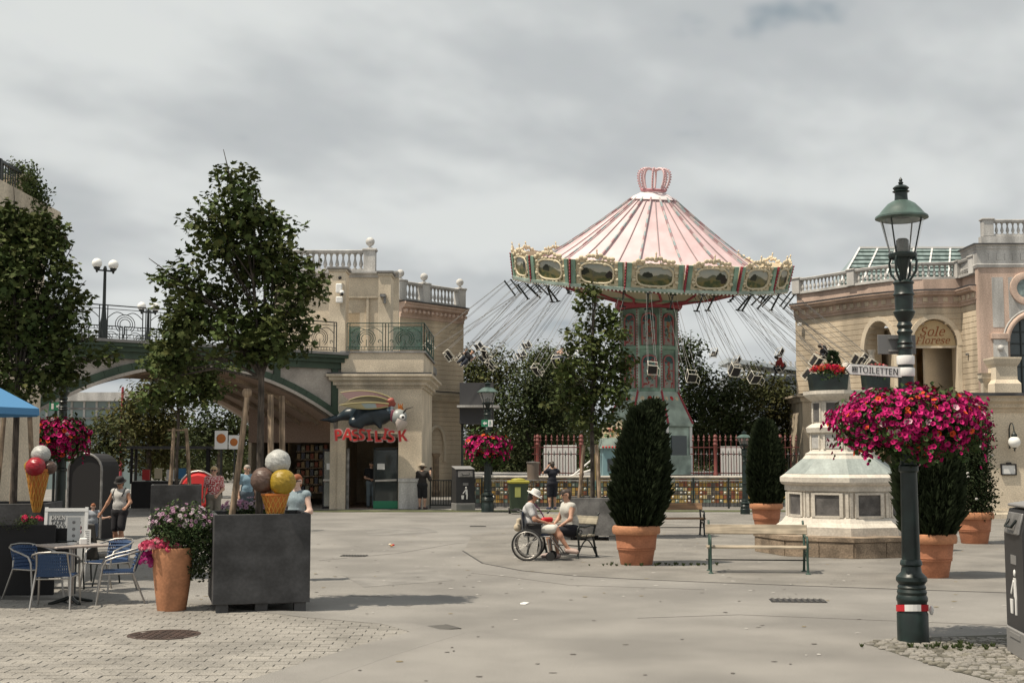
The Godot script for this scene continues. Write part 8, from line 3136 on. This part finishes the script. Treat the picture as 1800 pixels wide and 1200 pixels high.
func people() -> void:
	var j := joints(1.66)
	var p := ground_at(742, 895)
	# woman with a sun hat taking a picture, seen from behind
	j.elR = Vector3(-0.28, 1.10, 0.05); j.haR = Vector3(-0.24, 1.36, 0.22)
	j.elL = Vector3(0.24, 1.08, 0.05); j.haL = Vector3(0.12, 1.0, 0.24)
	person("person in beige sun hat, dark top and black shorts photographing the pavilion wall", p, PI - 0.25, j, {"hair": Color(0.06, 0.04, 0.03), "shirt": Color(0.035, 0.03, 0.028), "sleeve": 1.3, "shorts": Color(0.015, 0.015, 0.017), "leg": 1.0, "shoes": Color(0.08, 0.05, 0.05), "hat": Color(0.48, 0.42, 0.33), "brim": 0.17})
	var ph := thing("phone", "dark phone held up by the person in the sun hat", "phone", p + Basis(Vector3.UP, PI - 0.25) * Vector3(-0.24, 1.48, 0.26))
	var b := MB.new()
	b.cbox(Vector3.ZERO, Vector3(0.08, 0.15, 0.01), 0.003)
	part(ph, "case", b, M.black)
	# man photographing the carousel
	j = joints(1.76)
	p = ground_at(971, 895)
	j.elR = Vector3(-0.34, 1.36, 0.12); j.haR = Vector3(-0.16, 1.60, 0.26)
	j.elL = Vector3(0.30, 1.34, 0.16); j.haL = Vector3(0.06, 1.56, 0.30)
	person("person with short dark hair in navy shirt and shorts photographing the carousel", p, PI + 0.35, j, {"hair": Color(0.04, 0.028, 0.02), "long": 0.05, "shirt": Color(0.018, 0.02, 0.032), "sleeve": 0.6, "shorts": Color(0.012, 0.013, 0.02), "leg": 0.95, "shoes": Color(0.03, 0.04, 0.08), "skin": Color(0.42, 0.24, 0.16)})
	ph = thing("phone", "dark phone raised by the person in navy before the mosaic wall", "phone", p + Basis(Vector3.UP, PI + 0.35) * Vector3(-0.05, 1.70, 0.36))
	b = MB.new()
	b.cbox(Vector3.ZERO, Vector3(0.15, 0.08, 0.01), 0.003)
	part(ph, "case", b, M.black)
	# attendant in the doorway
	j = joints(1.74)
	j.elL = Vector3(0.25, 1.12, 0.02); j.haL = Vector3(0.02, 1.05, 0.22); j.haR = Vector3(-0.05, 1.07, 0.22)
	p = Vector3(xat(652, 890, 48.9), 0.02, -48.9)
	person("person in black shirt and jeans standing in the dark ride entrance", p, 0.3, j, {"hair": Color(0.03, 0.02, 0.015), "shirt": Color(0.012, 0.012, 0.014), "sleeve": 0.6, "shorts": Color(0.13, 0.16, 0.18), "leg": 1.95, "shoes": Color(0.05, 0.05, 0.05)})
	# person in white vest walking with the child
	j = joints(1.52)
	j.elR = Vector3(-0.27, 1.0, 0.03); j.haR = Vector3(-0.37, 0.80, 0.10)
	j.elL = Vector3(0.24, 1.02, 0.0); j.haL = Vector3(0.24, 0.92, 0.16)
	j.knL = Vector3(0.10, 0.44, 0.10); j.anL = Vector3(0.09, 0.07, 0.04); j.knR = Vector3(-0.09, 0.43, 0.02); j.anR = Vector3(-0.10, 0.08, -0.1)
	p = ground_at(208, 968)
	person("person in white sleeveless top, black shorts and dark hat leading a child", p, -0.25, j, {"hair": Color(0.03, 0.02, 0.015), "shirt": Color(0.66, 0.65, 0.63), "shorts": Color(0.015, 0.014, 0.018), "leg": 0.9, "shoes": Color(0.6, 0.58, 0.56), "hat": Color(0.02, 0.018, 0.018), "brim": 0.15, "hat_tilt": 0.25, "glasses": true, "skin": Color(0.42, 0.22, 0.14)})
	var bag := thing("shoulder_bag", "dark backpack worn by the person in the white sleeveless top", "bag", p + Vector3(0.05, 1.05, -0.17), -0.25)
	b = MB.new()
	b.cbox(Vector3.ZERO, Vector3(0.26, 0.36, 0.12), 0.05)
	part(bag, "pack", b, M.black)
	for sx in [-1.0, 1.0]:
		b = MB.new()
		b.tube(pv3([Vector3(sx * 0.10, 0.15, 0.06), Vector3(sx * 0.12, 0.26, 0.18), Vector3(sx * 0.12, 0.10, 0.32)]), 0.016, 0.016, 5)
		part(bag, "strap", b, M.black)
	j = joints(0.97)
	j.elL = Vector3(0.20, 0.66, 0.03); j.haL = Vector3(0.30, 0.68, 0.06)
	p = ground_at(161, 966)
	person("small child with red hair in a pale blue top holding the adult's hand", p, 0.3, j, {"hair": Color(0.26, 0.08, 0.025), "shirt": Color(0.42, 0.46, 0.52), "sleeve": 0.6, "shorts": Color(0.1, 0.12, 0.16), "leg": 0.9, "shoes": Color(0.3, 0.3, 0.3), "skin": Color(0.55, 0.35, 0.27)})
	# woman with sunglasses beyond the near planter
	j = joints(1.68)
	j.elL = Vector3(0.27, 1.10, 0.04); j.haL = Vector3(0.02, 1.02, 0.22)
	j.elR = Vector3(-0.25, 1.10, 0.02); j.haR = Vector3(-0.06, 0.98, 0.22)
	p = pt(522, 836, 20.8)
	p.y = 0
	person("person with red hair, sunglasses and pale blue strap top behind the near planter", p, -0.35, j, {"hair": Color(0.24, 0.07, 0.02), "bun": true, "shirt": Color(0.30, 0.38, 0.42), "shorts": Color(0.30, 0.34, 0.38), "leg": 0.9, "shoes": Color(0.5, 0.5, 0.5), "glasses": true, "skin": Color(0.62, 0.42, 0.34)})
	# figures under the bridge
	var floral := paint_cloth()
	j = joints(1.70)
	j.haL = Vector3(0.12, 0.95, 0.22)
	p = pt(376, 822, 34.0)
	p.y = 0
	person("person with fair hair in red and white flowered shirt near the bridge", p, 0.1, j, {"hair": Color(0.42, 0.30, 0.16), "shirt": floral, "sleeve": 0.7, "shorts": Color(0.2, 0.18, 0.15), "leg": 1.0, "shoes": Color(0.2, 0.2, 0.2), "glasses": true, "skin": Color(0.50, 0.30, 0.22)})
	j = joints(1.72)
	p = pt(434, 812, 36.0)
	p.y = 0
	person("person in light blue shirt half hidden behind the near planter stakes", p, 0.6, j, {"hair": Color(0.3, 0.26, 0.22), "shirt": Color(0.26, 0.40, 0.50), "sleeve": 0.6, "shorts": Color(0.06, 0.08, 0.1), "leg": 1.9, "shoes": Color(0.2, 0.2, 0.2)})
	j = joints(1.68)
	p = pt(9, 814, 36.0)
	p.y = 0
	person("person in sunglasses and white polo shirt at the cafe near the blue parasol", p, 0.2, j, {"hair": Color(0.2, 0.08, 0.03), "shirt": Color(0.55, 0.58, 0.60), "sleeve": 0.6, "shorts": Color(0.1, 0.1, 0.12), "leg": 1.0, "shoes": Color(0.2, 0.2, 0.2), "glasses": true})
	wheelchair_group()
	var k := 0
	var rl := ["carousel rider in dark clothes on a high outer swing", "carousel rider in a red top on a swing", "carousel rider in a dark jacket with raised knees", "carousel rider in a grey top swinging past the curved house", "carousel rider in a blue top beside the tower"]
	for x in riders:
		j = joints(1.6)
		j.hip = Vector3(0, 0.08, -0.08); j.waist = Vector3(0, 0.22, -0.1); j.chest = Vector3(0, 0.42, -0.12); j.neck = Vector3(0, 0.57, -0.12); j.head = Vector3(0, 0.71, -0.08)
		j.shL = Vector3(0.16, 0.52, -0.12); j.shR = Vector3(-0.16, 0.52, -0.12)
		j.elL = Vector3(0.24, 0.35, 0.0); j.elR = Vector3(-0.24, 0.35, 0.0); j.haL = Vector3(0.26, 0.5, 0.12); j.haR = Vector3(-0.26, 0.5, 0.12)
		j.hpL = Vector3(0.09, 0.1, -0.05); j.hpR = Vector3(-0.09, 0.1, -0.05); j.knL = Vector3(0.1, 0.14, 0.36); j.knR = Vector3(-0.1, 0.14, 0.36); j.anL = Vector3(0.1, -0.2, 0.46); j.anR = Vector3(-0.1, -0.2, 0.46)
		var o := person(rl[k], Vector3.ZERO, 0.0, j, {"cell": 0.035, "hair": Color(0.04, 0.03, 0.02), "shirt": [Color(0.02, 0.02, 0.025), Color(0.3, 0.03, 0.03), Color(0.03, 0.03, 0.035), Color(0.2, 0.2, 0.2), Color(0.05, 0.08, 0.16)][k], "sleeve": 0.6, "shorts": Color(0.03, 0.035, 0.05), "leg": 1.9, "shoes": Color(0.1, 0.1, 0.1)})
		o.transform = x
		k += 1
func paint_cloth() -> Material:
	var f := FastNoiseLite.new()
	f.seed = 3; f.frequency = 0.06
	var im := f.get_seamless_image(128, 128)
	im.convert(Image.FORMAT_RGB8)
	for y in 128:
		for x in 128: im.set_pixel(x, y, Color(0.62, 0.10, 0.14) if im.get_pixel(x, y).r > 0.47 else Color(0.85, 0.78, 0.76))
	T["floral"] = ImageTexture.create_from_image(im)
	return mat("floral_cloth", Color.WHITE, 0.9, "floral", 2.2)
func wheelchair_group() -> void:
	# wheelchair facing right, its occupant in white hat
	var p := ground_at(942, 984)
	var yaw := PI / 2 - 0.12
	var o := thing("wheelchair", "manual wheelchair with silver wheel rims carrying the woman in white", "wheelchair", p, yaw)
	for sx in [-1.0, 1.0]:
		var w := Node3D.new()
		w.name = "wheel"
		o.add_child(w, true)
		w.position = Vector3(sx * 0.29, 0.30, -0.14)
		for q in [["tyre", 0.285, 0.017, M.rubber, 0.0], ["rim", 0.262, 0.011, M.alu, 0.0], ["push_ring", 0.25, 0.010, M.alu, sx * 0.04]]:
			var b := MB.new()
			var ring := PackedVector3Array()
			for i in 33:
				var a := TAU * i / 32.0
				ring.push_back(Vector3(q[4], cos(a) * q[1], sin(a) * q[1]))
			b.tube(ring, q[2], q[2], 6, false)
			part(w, q[0], b, q[3])
		var b := MB.new()
		for i in 18:
			var a := TAU * i / 18.0
			b.tube(pv3([Vector3(sx * 0.02, cos(a + 0.2) * 0.02, sin(a + 0.2) * 0.02), Vector3(0, cos(a) * 0.262, sin(a) * 0.262)]), 0.0025, 0.0025, 3, false)
		b.ball(Vector3.ZERO, 0.03, 8, 6)
		part(w, "spokes", b, M.alu)
		b = MB.new()
		b.xf = Transform3D(Basis(Vector3.BACK, PI / 2), Vector3(sx * 0.24, 0.085, 0.30))
		b.lathe(v2([0.0, -0.016, 0.06, -0.016, 0.085, -0.014, 0.085, 0.014, 0.06, 0.016, 0.0, 0.016]), Vector3.ZERO, 16)
		part(o, "caster", b, M.rubber)
		b = MB.new()
		b.tube(pv3([Vector3(sx * 0.24, 0.09, 0.30), Vector3(sx * 0.24, 0.2, 0.29), Vector3(sx * 0.24, 0.42, 0.26)]), 0.014, 0.014, 6)
		b.tube(pv3([Vector3(sx * 0.23, 0.46, 0.30), Vector3(sx * 0.23, 0.46, -0.2), Vector3(sx * 0.23, 0.62, -0.23), Vector3(sx * 0.23, 0.92, -0.26), Vector3(sx * 0.23, 0.95, -0.36)]), 0.014, 0.014, 6)
		b.tube(pv3([Vector3(sx * 0.23, 0.46, 0.30), Vector3(sx * 0.2, 0.3, 0.40), Vector3(sx * 0.18, 0.14, 0.52)]), 0.013, 0.013, 6)
		b.tube(pv3([Vector3(sx * 0.25, 0.46, 0.1), Vector3(sx * 0.25, 0.30, -0.14)]), 0.012, 0.012, 6)
		part(o, "side_frame", b, M.steel)
		b = MB.new()
		b.tube(pv3([Vector3(sx * 0.23, 0.95, -0.34), Vector3(sx * 0.23, 0.955, -0.45)]), 0.02, 0.02, 7)
		part(o, "push_handle", b, M.rubber)
		b = MB.new()
		b.cbox(Vector3(sx * 0.26, 0.70, 0.0), Vector3(0.06, 0.035, 0.32), 0.012)
		b.cbox(Vector3(sx * 0.26, 0.58, -0.02), Vector3(0.015, 0.2, 0.3), 0.004)
		part(o, "armrest", b, M.black)
		b = MB.new()
		b.cbox(Vector3(sx * 0.13, 0.13, 0.56), Vector3(0.15, 0.02, 0.18), 0.006)
		part(o, "footplate", b, M.black)
	var b := MB.new()
	b.cbox(Vector3(0, 0.485, 0.03), Vector3(0.44, 0.05, 0.46), 0.02)
	part(o, "seat", b, M.navy_seat)
	b = MB.new()
	b.cbox(Vector3(0, 0.74, -0.235), Vector3(0.44, 0.38, 0.03), 0.012)
	part(o, "back_rest", b, M.navy_seat)
	b = MB.new()
	b.bar(Vector3(-0.24, 0.12, 0.05), Vector3(0.24, 0.44, 0.05), 0.02, 0.025)
	b.bar(Vector3(0.24, 0.12, 0.07), Vector3(-0.24, 0.44, 0.07), 0.02, 0.025)
	part(o, "cross_brace", b, M.iron)
	var bg := thing("cloth_bag", "beige cloth bag hanging on the back of the wheelchair", "bag", p + Basis(Vector3.UP, yaw) * Vector3(0, 0.62, -0.34), yaw)
	b = MB.new()
	body(b, [[Vector3(-0.1, 0, 0), Vector3(0.1, 0, 0), 0.08, 0.08], [Vector3(-0.09, 0.13, 0.02), Vector3(0.09, 0.13, 0.02), 0.05, 0.05]], 0.03, 0.05)
	part(bg, "pouch", b, mat("bag_beige", Color(0.45, 0.38, 0.28), 0.9))
	var j := joints(1.60)
	j.hip = Vector3(0, 0.60, -0.10); j.waist = Vector3(0, 0.74, -0.12); j.chest = Vector3(0, 0.94, -0.12); j.neck = Vector3(0, 1.09, -0.09); j.head = Vector3(0, 1.22, -0.03)
	j.shL = Vector3(0.17, 1.03, -0.11); j.shR = Vector3(-0.17, 1.03, -0.11)
	j.elL = Vector3(0.24, 0.78, 0.0); j.elR = Vector3(-0.24, 0.78, 0.0); j.haL = Vector3(0.10, 0.70, 0.24); j.haR = Vector3(-0.12, 0.70, 0.26)
	j.hpL = Vector3(0.09, 0.59, -0.05); j.hpR = Vector3(-0.09, 0.59, -0.05)
	j.knL = Vector3(0.11, 0.60, 0.38); j.knR = Vector3(-0.13, 0.60, 0.38); j.anL = Vector3(0.12, 0.22, 0.60); j.anR = Vector3(-0.12, 0.22, 0.64)
	j.girth = 1.1
	person("person in white floppy hat and white top seated in the wheelchair", p, yaw, j, {"hair": Color(0.02, 0.015, 0.012), "long": 0.08, "shirt": Color(0.68, 0.67, 0.67), "sleeve": 0.62, "shorts": Color(0.62, 0.60, 0.54), "leg": 0.92, "shoes": Color(0.4, 0.3, 0.26), "hat": Color(0.72, 0.70, 0.66), "brim": 0.18, "hat_tilt": 0.1, "skin": Color(0.44, 0.23, 0.15), "cell": 0.02})
	var bt := thing("red_bottle", "shiny red bag held on the lap of the woman in white", "bag", p + Basis(Vector3.UP, yaw) * Vector3(-0.04, 0.76, 0.22), yaw)
	b = MB.new()
	body(b, [[Vector3(-0.05, 0, -0.06), Vector3(0.05, 0.01, 0.07), 0.06, 0.05]], 0.02, 0.03)
	part(bt, "pouch", b, mat("bag_red", Color(0.50, 0.015, 0.02), 0.25))
	b = MB.new()
	b.tube(pv3([Vector3(0.0, 0.04, -0.05), Vector3(0.05, 0.2, -0.15), Vector3(0.02, 0.33, -0.27)]), 0.012, 0.012, 5)
	part(bt, "strap", b, mat("strap_plum", Color(0.2, 0.05, 0.14), 0.7))
	# woman on the bench, turned to the wheelchair
	p = ground_at(1000, 981)
	p += Vector3(-0.02, 0, -0.12)
	j = joints(1.64)
	j.hip = Vector3(0, 0.56, -0.08); j.waist = Vector3(0, 0.70, -0.06); j.chest = Vector3(0, 0.92, -0.02); j.neck = Vector3(0, 1.08, 0.0); j.head = Vector3(0, 1.22, 0.03)
	j.shL = Vector3(0.18, 1.01, -0.02); j.shR = Vector3(-0.18, 1.01, -0.02)
	j.elL = Vector3(0.25, 0.76, 0.06); j.elR = Vector3(-0.25, 0.76, 0.06); j.haL = Vector3(0.12, 0.60, 0.26); j.haR = Vector3(-0.12, 0.60, 0.28)
	j.hpL = Vector3(0.10, 0.55, -0.04); j.hpR = Vector3(-0.10, 0.55, -0.04)
	j.knL = Vector3(0.15, 0.52, 0.36); j.knR = Vector3(-0.13, 0.52, 0.36); j.anL = Vector3(0.14, 0.09, 0.28); j.anR = Vector3(-0.12, 0.09, 0.30)
	j.girth = 1.28
	person("person with short dark hair in white sleeveless top seated on the bench", p, -1.15, j, {"hair": Color(0.05, 0.035, 0.028), "shirt": Color(0.66, 0.64, 0.58), "shorts": Color(0.015, 0.016, 0.022), "leg": 0.85, "shoes": Color(0.45, 0.35, 0.32), "skin": Color(0.50, 0.29, 0.20), "cell": 0.02, "glasses": true})

func small_things() -> void:
	# round cast cover in the block paving
	var p := ground_at(288, 1118)
	var o := thing("manhole_cover", "round rusty brown manhole cover set in the block paving", "manhole cover", p + Vector3(0, 0.016, 0))
	var b := MB.new()
	b.lathe(v2([0.40, -0.012, 0.40, 0.006, 0.36, 0.007, 0.36, 0.003, 0.0, 0.003]), Vector3.ZERO, 32)
	part(o, "frame", b, M.rust)
	b = MB.new()
	for i in 9:
		for k in 9:
			var q := Vector3((i - 4) * 0.075, 0.006, (k - 4) * 0.075)
			if q.length() < 0.33: b.box(q, Vector3(0.05, 0.007, 0.05))
	part(o, "raised_studs", b, M.rust)
	p = ground_at(766, 1104)
	o = thing("square_cover", "flat grey rectangular access cover in the asphalt", "access cover", p + Vector3(0, 0.005, 0), 0.5)
	b = MB.new()
	b.cbox(Vector3(0, 0, 0), Vector3(0.42, 0.012, 0.36), 0.004)
	part(o, "plate", b, mat("cover_grey", Color(0.15, 0.14, 0.125), 0.8, "speck", 2.0))
	b = MB.new()
	for sx in [-1.0, 1.0]: b.box(Vector3(sx * 0.222, 0, 0), Vector3(0.02, 0.01, 0.40))
	part(o, "edge", b, M.drain)
	var dl := ["slotted drain grate in the asphalt in front of the long bench", "slotted drain grate in the asphalt beyond the near planter", "slotted drain grate by the far lamp's shadow"]
	var k := 0
	for q in [[1403, 1056, 0.5], [622, 977, 0.35], [840, 925, 0.3]]:
		p = ground_at(q[0], q[1])
		o = thing("drain_grate", dl[k], "drain", p + Vector3(0, 0.004, 0), -0.1)
		b = MB.new()
		b.box(Vector3(0, -0.004, 0), Vector3(q[2] * 1.5, 0.012, q[2] * 0.8))
		part(o, "pit", b, M.black)
		for i in 9:
			b = MB.new()
			b.cbox(Vector3((i - 4) * q[2] * 0.165, 0.006, 0), Vector3(q[2] * 0.08, 0.014, q[2] * 0.8), 0.003)
			part(o, "grate_bar", b, M.drain)
		k += 1
	p = ground_at(688, 962)
	o = thing("litter_wrapper", "crumpled orange and red wrapper lying on the asphalt", "litter", p + Vector3(0, 0.03, 0))
	b = MB.new()
	b.use_col = true
	for i in 9:
		b.col = [Color(0.6, 0.25, 0.08), Color(0.5, 0.05, 0.04), Color(0.7, 0.6, 0.45)][i % 3]
		b.ball(Vector3(sin(i * 2.1) * 0.04, 0.01 + 0.012 * (i % 3), cos(i * 1.3) * 0.03), 0.03, 5, 4, Vector3(1.2, 0.7, 1.0))
	part(o, "wrapper", b, M.vc)
	var sl := ["flattened pale paper scrap near the block paving edge", "thin white paper scrap on the open asphalt"]
	k = 0
	for q in [[646, 1098], [922, 1061]]:
		p = ground_at(q[0], q[1])
		o = thing("paper_scrap", sl[k], "litter", p + Vector3(0, 0.006, 0), 0.4 + k)
		b = MB.new()
		b.extrude(pv2([-0.12, -0.03, 0.10, -0.05, 0.13, 0.03, 0.0, 0.06, -0.11, 0.04]), -0.003, 0.003)
		var m := part(o, "sheet", b, M.white_paper)
		m.rotation.x = -PI / 2
		k += 1
	# chewing gum and grit trodden into the asphalt
	var gx := []
	var gc := []
	for i in 420:
		var u := rng.randf_range(-0.40, 0.40)
		var dd := rng.randf_range(11.0, 34.0)
		gx.append(Transform3D(Basis(Vector3.UP, rng.randf() * TAU).scaled(Vector3(rng.randf_range(0.6, 2.2), 1.0, rng.randf_range(0.6, 1.6))), Vector3(u * dd, 0.0055, -dd)))
		gc.append([Color(0.16, 0.15, 0.135), Color(0.42, 0.40, 0.37), Color(0.11, 0.10, 0.09), Color(0.2, 0.16, 0.09)][rng.randi() % 4])
	var gm := MB.new()
	gm.lathe(v2([0.02, 0.0, 0.017, 0.003, 0.0, 0.004]), Vector3.ZERO, 7)
	gm.use_col = true
	var grit := Node3D.new()
	grit.name = "ground_grit"
	add_child(grit)
	tag(grit, "trodden gum spots and grit scattered over the asphalt", "grit")
	grit.set_meta("kind", "stuff")
	scatter(grit, "spots", gm.mesh(), M.vc, gx, gc)
	# weeds at the foot of the big pot and the lamp
	k = 0
	var wl := ["green weeds sprouting at the foot of the large yew pot", "green weeds and moss between the setts by the near lamp"]
	for q in [[1165, 994, 0.5], [1690, 1140, 0.35]]:
		p = ground_at(q[0], q[1])
		o = thing("weed_tuft", wl[k], "weeds", p)
		var xs := []
		var cs := []
		for i in 40:
			xs.append(Transform3D(Basis(Vector3.UP, rng.randf() * TAU).scaled(Vector3.ONE * rng.randf_range(0.02, 0.07)), Vector3(rng.randfn() * q[2], 0.01, rng.randfn() * 0.10)))
			cs.append(Color(0.06, 0.08, 0.03))
		scatter(o, "blades", tuft_mesh(), M.leaf, xs, cs)
		k += 1

func backdrop() -> void:
	# glass pavilion seen through the arch
	var d := 76.0
	var x0 := xat(60, 720, d)
	var x1 := xat(235, 720, d)
	var base := Vector3((x0 + x1) * 0.5, 0, -d)
	var o := thing("glass_pavilion", "grey-green glazed pavilion with white roof edge seen through the arch", "building", base)
	var b := wb(base)
	rbox(b, x0, x1, 0, yat(705, d), -d - 4.0, -d)
	part(o, "glazed_wall", b, mat("far_glass", Color(0.20, 0.26, 0.26), 0.2))
	b = wb(base)
	rbox(b, x0 - 0.4, x1 + 0.3, yat(705, d), yat(690, d), -d - 4.0, -d + 0.5)
	part(o, "roof_edge", b, M.white_trim)
	for i in 9:
		b = wb(base)
		var x := lerpf(x0, x1, i / 8.0)
		rbox(b, x - 0.06, x + 0.06, 0, yat(706, d), -d, -d + 0.06)
		part(o, "mullion", b, M.white_trim)
	for y in [yat(735, d), yat(718, d)]:
		b = wb(base)
		rbox(b, x0, x1, y - 0.05, y + 0.05, -d + 0.06, -d + 0.1)
		part(o, "transom", b, M.grey_trim)
	var rp := thing("red_mast", "thin red mast beside the glazed pavilion beyond the arch", "mast", Vector3(xat(213, 760, 72.0), 0, -72.0))
	b = MB.new()
	b.tube(pv3([Vector3.ZERO, Vector3(0, yat(680, 72.0), 0)]), 0.09, 0.07, 8)
	part(rp, "pole", b, M.crimson)
	b = MB.new()
	b.lathe(v2([0.25, 0, 0.22, 0.08, 0.1, 0.1]), Vector3.ZERO, 10)
	part(rp, "foot", b, M.crimson)
	# dark arched booth and black ride kiosk in the shade of the arch
	d = 31.0
	var bx0 := xat(130, 850, d)
	var bx1 := xat(188, 850, d)
	o = thing("arched_booth", "black arched booth with pale rim behind the person in white", "booth", Vector3((bx0 + bx1) * 0.5, 0, -d))
	var w := (bx1 - bx0) * 0.5
	var hh := yat(797, d)
	var arch := PackedVector2Array([Vector2(-w, 0), Vector2(w, 0), Vector2(w, hh - w)])
	var rim := PackedVector3Array([Vector3(-w, 0, 0.45)])
	for i in 13:
		arch.push_back(Vector2(cos(PI * i / 12.0) * w, hh - w + sin(PI * i / 12.0) * w))
	for i in 13: rim.push_back(Vector3(-cos(PI * i / 12.0) * w, hh - w + sin(PI * i / 12.0) * w, 0.45))
	rim.push_back(Vector3(w, 0, 0.45))
	b = MB.new()
	b.extrude(arch, -0.9, 0.44)
	part(o, "shell", b, M.black)
	b = MB.new()
	b.tube(rim, 0.03, 0.03, 6)
	part(o, "rim", b, M.steel)
	d = 50.0
	var kx := xat(300, 830, d)
	o = thing("train_kiosk", "black park train kiosk with flat roof under the footbridge", "kiosk", Vector3(kx, 0, -d), 0.2)
	b = MB.new()
	b.box(Vector3(0, 2.3, 0), Vector3(3.2, 0.1, 2.2))
	part(o, "roof", b, M.roof_metal)
	b = MB.new()
	b.box(Vector3(0, 0.5, 0), Vector3(2.8, 1.0, 1.8))
	part(o, "counter", b, M.black)
	for sx in [-1.0, 1.0]:
		for sz in [-1.0, 1.0]:
			b = MB.new()
			b.box(Vector3(sx * 1.4, 1.6, sz * 0.95), Vector3(0.1, 1.35, 0.1))
			part(o, "post", b, M.black)
	for i in 5:
		b = MB.new()
		b.box(Vector3(-0.9 + i * 0.45, 1.25 + 0.05 * (i % 2), 0.4), Vector3(0.28, 0.4, 0.2))
		part(o, "display_item", b, [M.red, M.ride_gold, M.white_paper, M.blue_cloth, M.orange][i])
	o = thing("ride_car", "round red ride car with a silver rim beside the flowered shirt", "ride car", Vector3(xat(350, 850, 42.0), 0, -42.0))
	b = MB.new()
	b.xf = Transform3D(Basis(Vector3.RIGHT, PI / 2), Vector3(0, 0.85, 0))
	b.lathe(v2([0.0, 0.3, 0.5, 0.28, 0.62, 0.1, 0.62, -0.3, 0.0, -0.3]), Vector3.ZERO, 20)
	part(o, "shell", b, M.red)
	b = MB.new()
	var rg := PackedVector3Array()
	for i in 21: rg.push_back(Vector3(cos(TAU * i / 20.0) * 0.64, 0.85 + sin(TAU * i / 20.0) * 0.64, 0.15))
	b.tube(rg, 0.035, 0.035, 6, false)
	part(o, "rim", b, M.alu)
	b = MB.new()
	b.box(Vector3(0, 0.12, 0), Vector3(0.9, 0.24, 0.5))
	part(o, "chassis", b, M.black)
	var sg := thing("snack_sign", "white round-topped snack signs with orange emblems beyond the arch", "sign", pt(394, 790, 46.0) * Vector3(1, 0, 1))
	var sy := yat(773, 46.0)
	b = MB.new()
	b.box(Vector3(-0.12, sy, 0), Vector3(0.46, 0.66, 0.05))
	b.box(Vector3(0.36, sy - 0.08, 0.0), Vector3(0.42, 0.5, 0.05))
	part(sg, "boards", b, M.white_paper)
	b = MB.new()
	b.ball(Vector3(-0.12, sy + 0.05, 0.03), 0.17, 12, 8, Vector3(1, 1, 0.1))
	b.ball(Vector3(0.34, sy - 0.08, 0.03), 0.14, 12, 8, Vector3(1, 1, 0.1))
	part(sg, "emblem", b, M.orange)
	b = MB.new()
	for x in [-0.12, 0.36]: b.tube(pv3([Vector3(x, 0, -0.04), Vector3(x, sy, -0.04)]), 0.03, 0.03, 6)
	part(sg, "posts", b, M.iron)
	# dark hoarding beyond the pavilion, pale stand far behind the carousel
	d = 62.0
	o = thing("dark_shed", "dark grey flat-roofed shed behind the lamp beside the pavilion", "shed", Vector3(xat(838, 800, d), 0, -d))
	b = MB.new()
	b.box(Vector3(0, yat(678, d) * 0.5 + 1.8, 0), Vector3(1.6, yat(678, d) - 3.4, 2.0))
	part(o, "upper_wall", b, mat("shed_grey", Color(0.06, 0.06, 0.065), 0.7))
	b = MB.new()
	for sx in [-1.0, 1.0]: b.box(Vector3(sx * 0.7, 2.0, 0), Vector3(0.12, 4.0, 0.12))
	part(o, "post", b, M.iron)
	b = MB.new()
	b.box(Vector3(0.1, yat(716, d), 0.4), Vector3(2.0, 0.1, 2.6))
	part(o, "canopy", b, M.white_trim)
	d = 120.0
	var sx0 := xat(1278, 640, d)
	var sx1 := xat(1420, 640, d)
	o = thing("far_stand", "pale multi-storey steel stand far behind the carousel swings", "building", Vector3((sx0 + sx1) * 0.5, 0, -d))
	var sw := sx1 - sx0
	b = MB.new()
	b.box(Vector3(0, yat(660, d) * 0.5, -2.0), Vector3(sw, yat(660, d), 4.0))
	part(o, "block", b, mat("far_pale", Color(0.40, 0.42, 0.44), 0.7, "stain", 0.05))
	b = MB.new()
	b.extrude(pv2([-sw * 0.5, yat(630, d), sw * 0.5, yat(650, d), sw * 0.5, yat(655, d), -sw * 0.5, yat(638, d)]), -5.0, 1.0)
	part(o, "roof", b, mat("far_roof", Color(0.46, 0.50, 0.53), 0.5))
	for i in 16:
		b = MB.new()
		b.box(Vector3(lerpf(-sw * 0.48, sw * 0.48, i / 15.0), yat(648, d), 0.1), Vector3(0.18, yat(636, d) - yat(662, d), 0.18))
		part(o, "column", b, M.white_trim)
	for i in 10:
		b = MB.new()
		b.box(Vector3(lerpf(-sw * 0.45, sw * 0.45, i / 9.0), yat(670, d), 0.06), Vector3(0.5, 0.6, 0.1))
		part(o, "window", b, M.glazing_dark)
	# wooded park edge closing the view
	var xs := []
	var cs := []
	for i in 2600:
		var a := rng.randf_range(-0.62, 0.62)
		var rr := rng.randf_range(95, 130)
		var c := Vector3(sin(a) * rr, rng.randf_range(0.3, 4.0 + 1.2 * sin(a * 23.0) + 1.0 * sin(a * 61.0)), -cos(a) * rr)
		xs.append(Transform3D(Basis(Vector3.UP, rng.randf() * TAU).scaled(Vector3.ONE * rng.randf_range(1.4, 2.4)), c))
		var g := rng.randf_range(0.7, 1.3)
		cs.append(Color(0.06 * g, 0.072 * g, 0.03 * g))
	var wood := Node3D.new()
	wood.name = "distant_wood"
	add_child(wood)
	tag(wood, "low dark band of distant park trees closing the view", "woodland")
	wood.set_meta("kind", "stuff")
	scatter(wood, "foliage", leaf_clump("far"), M.leaf, xs, cs)
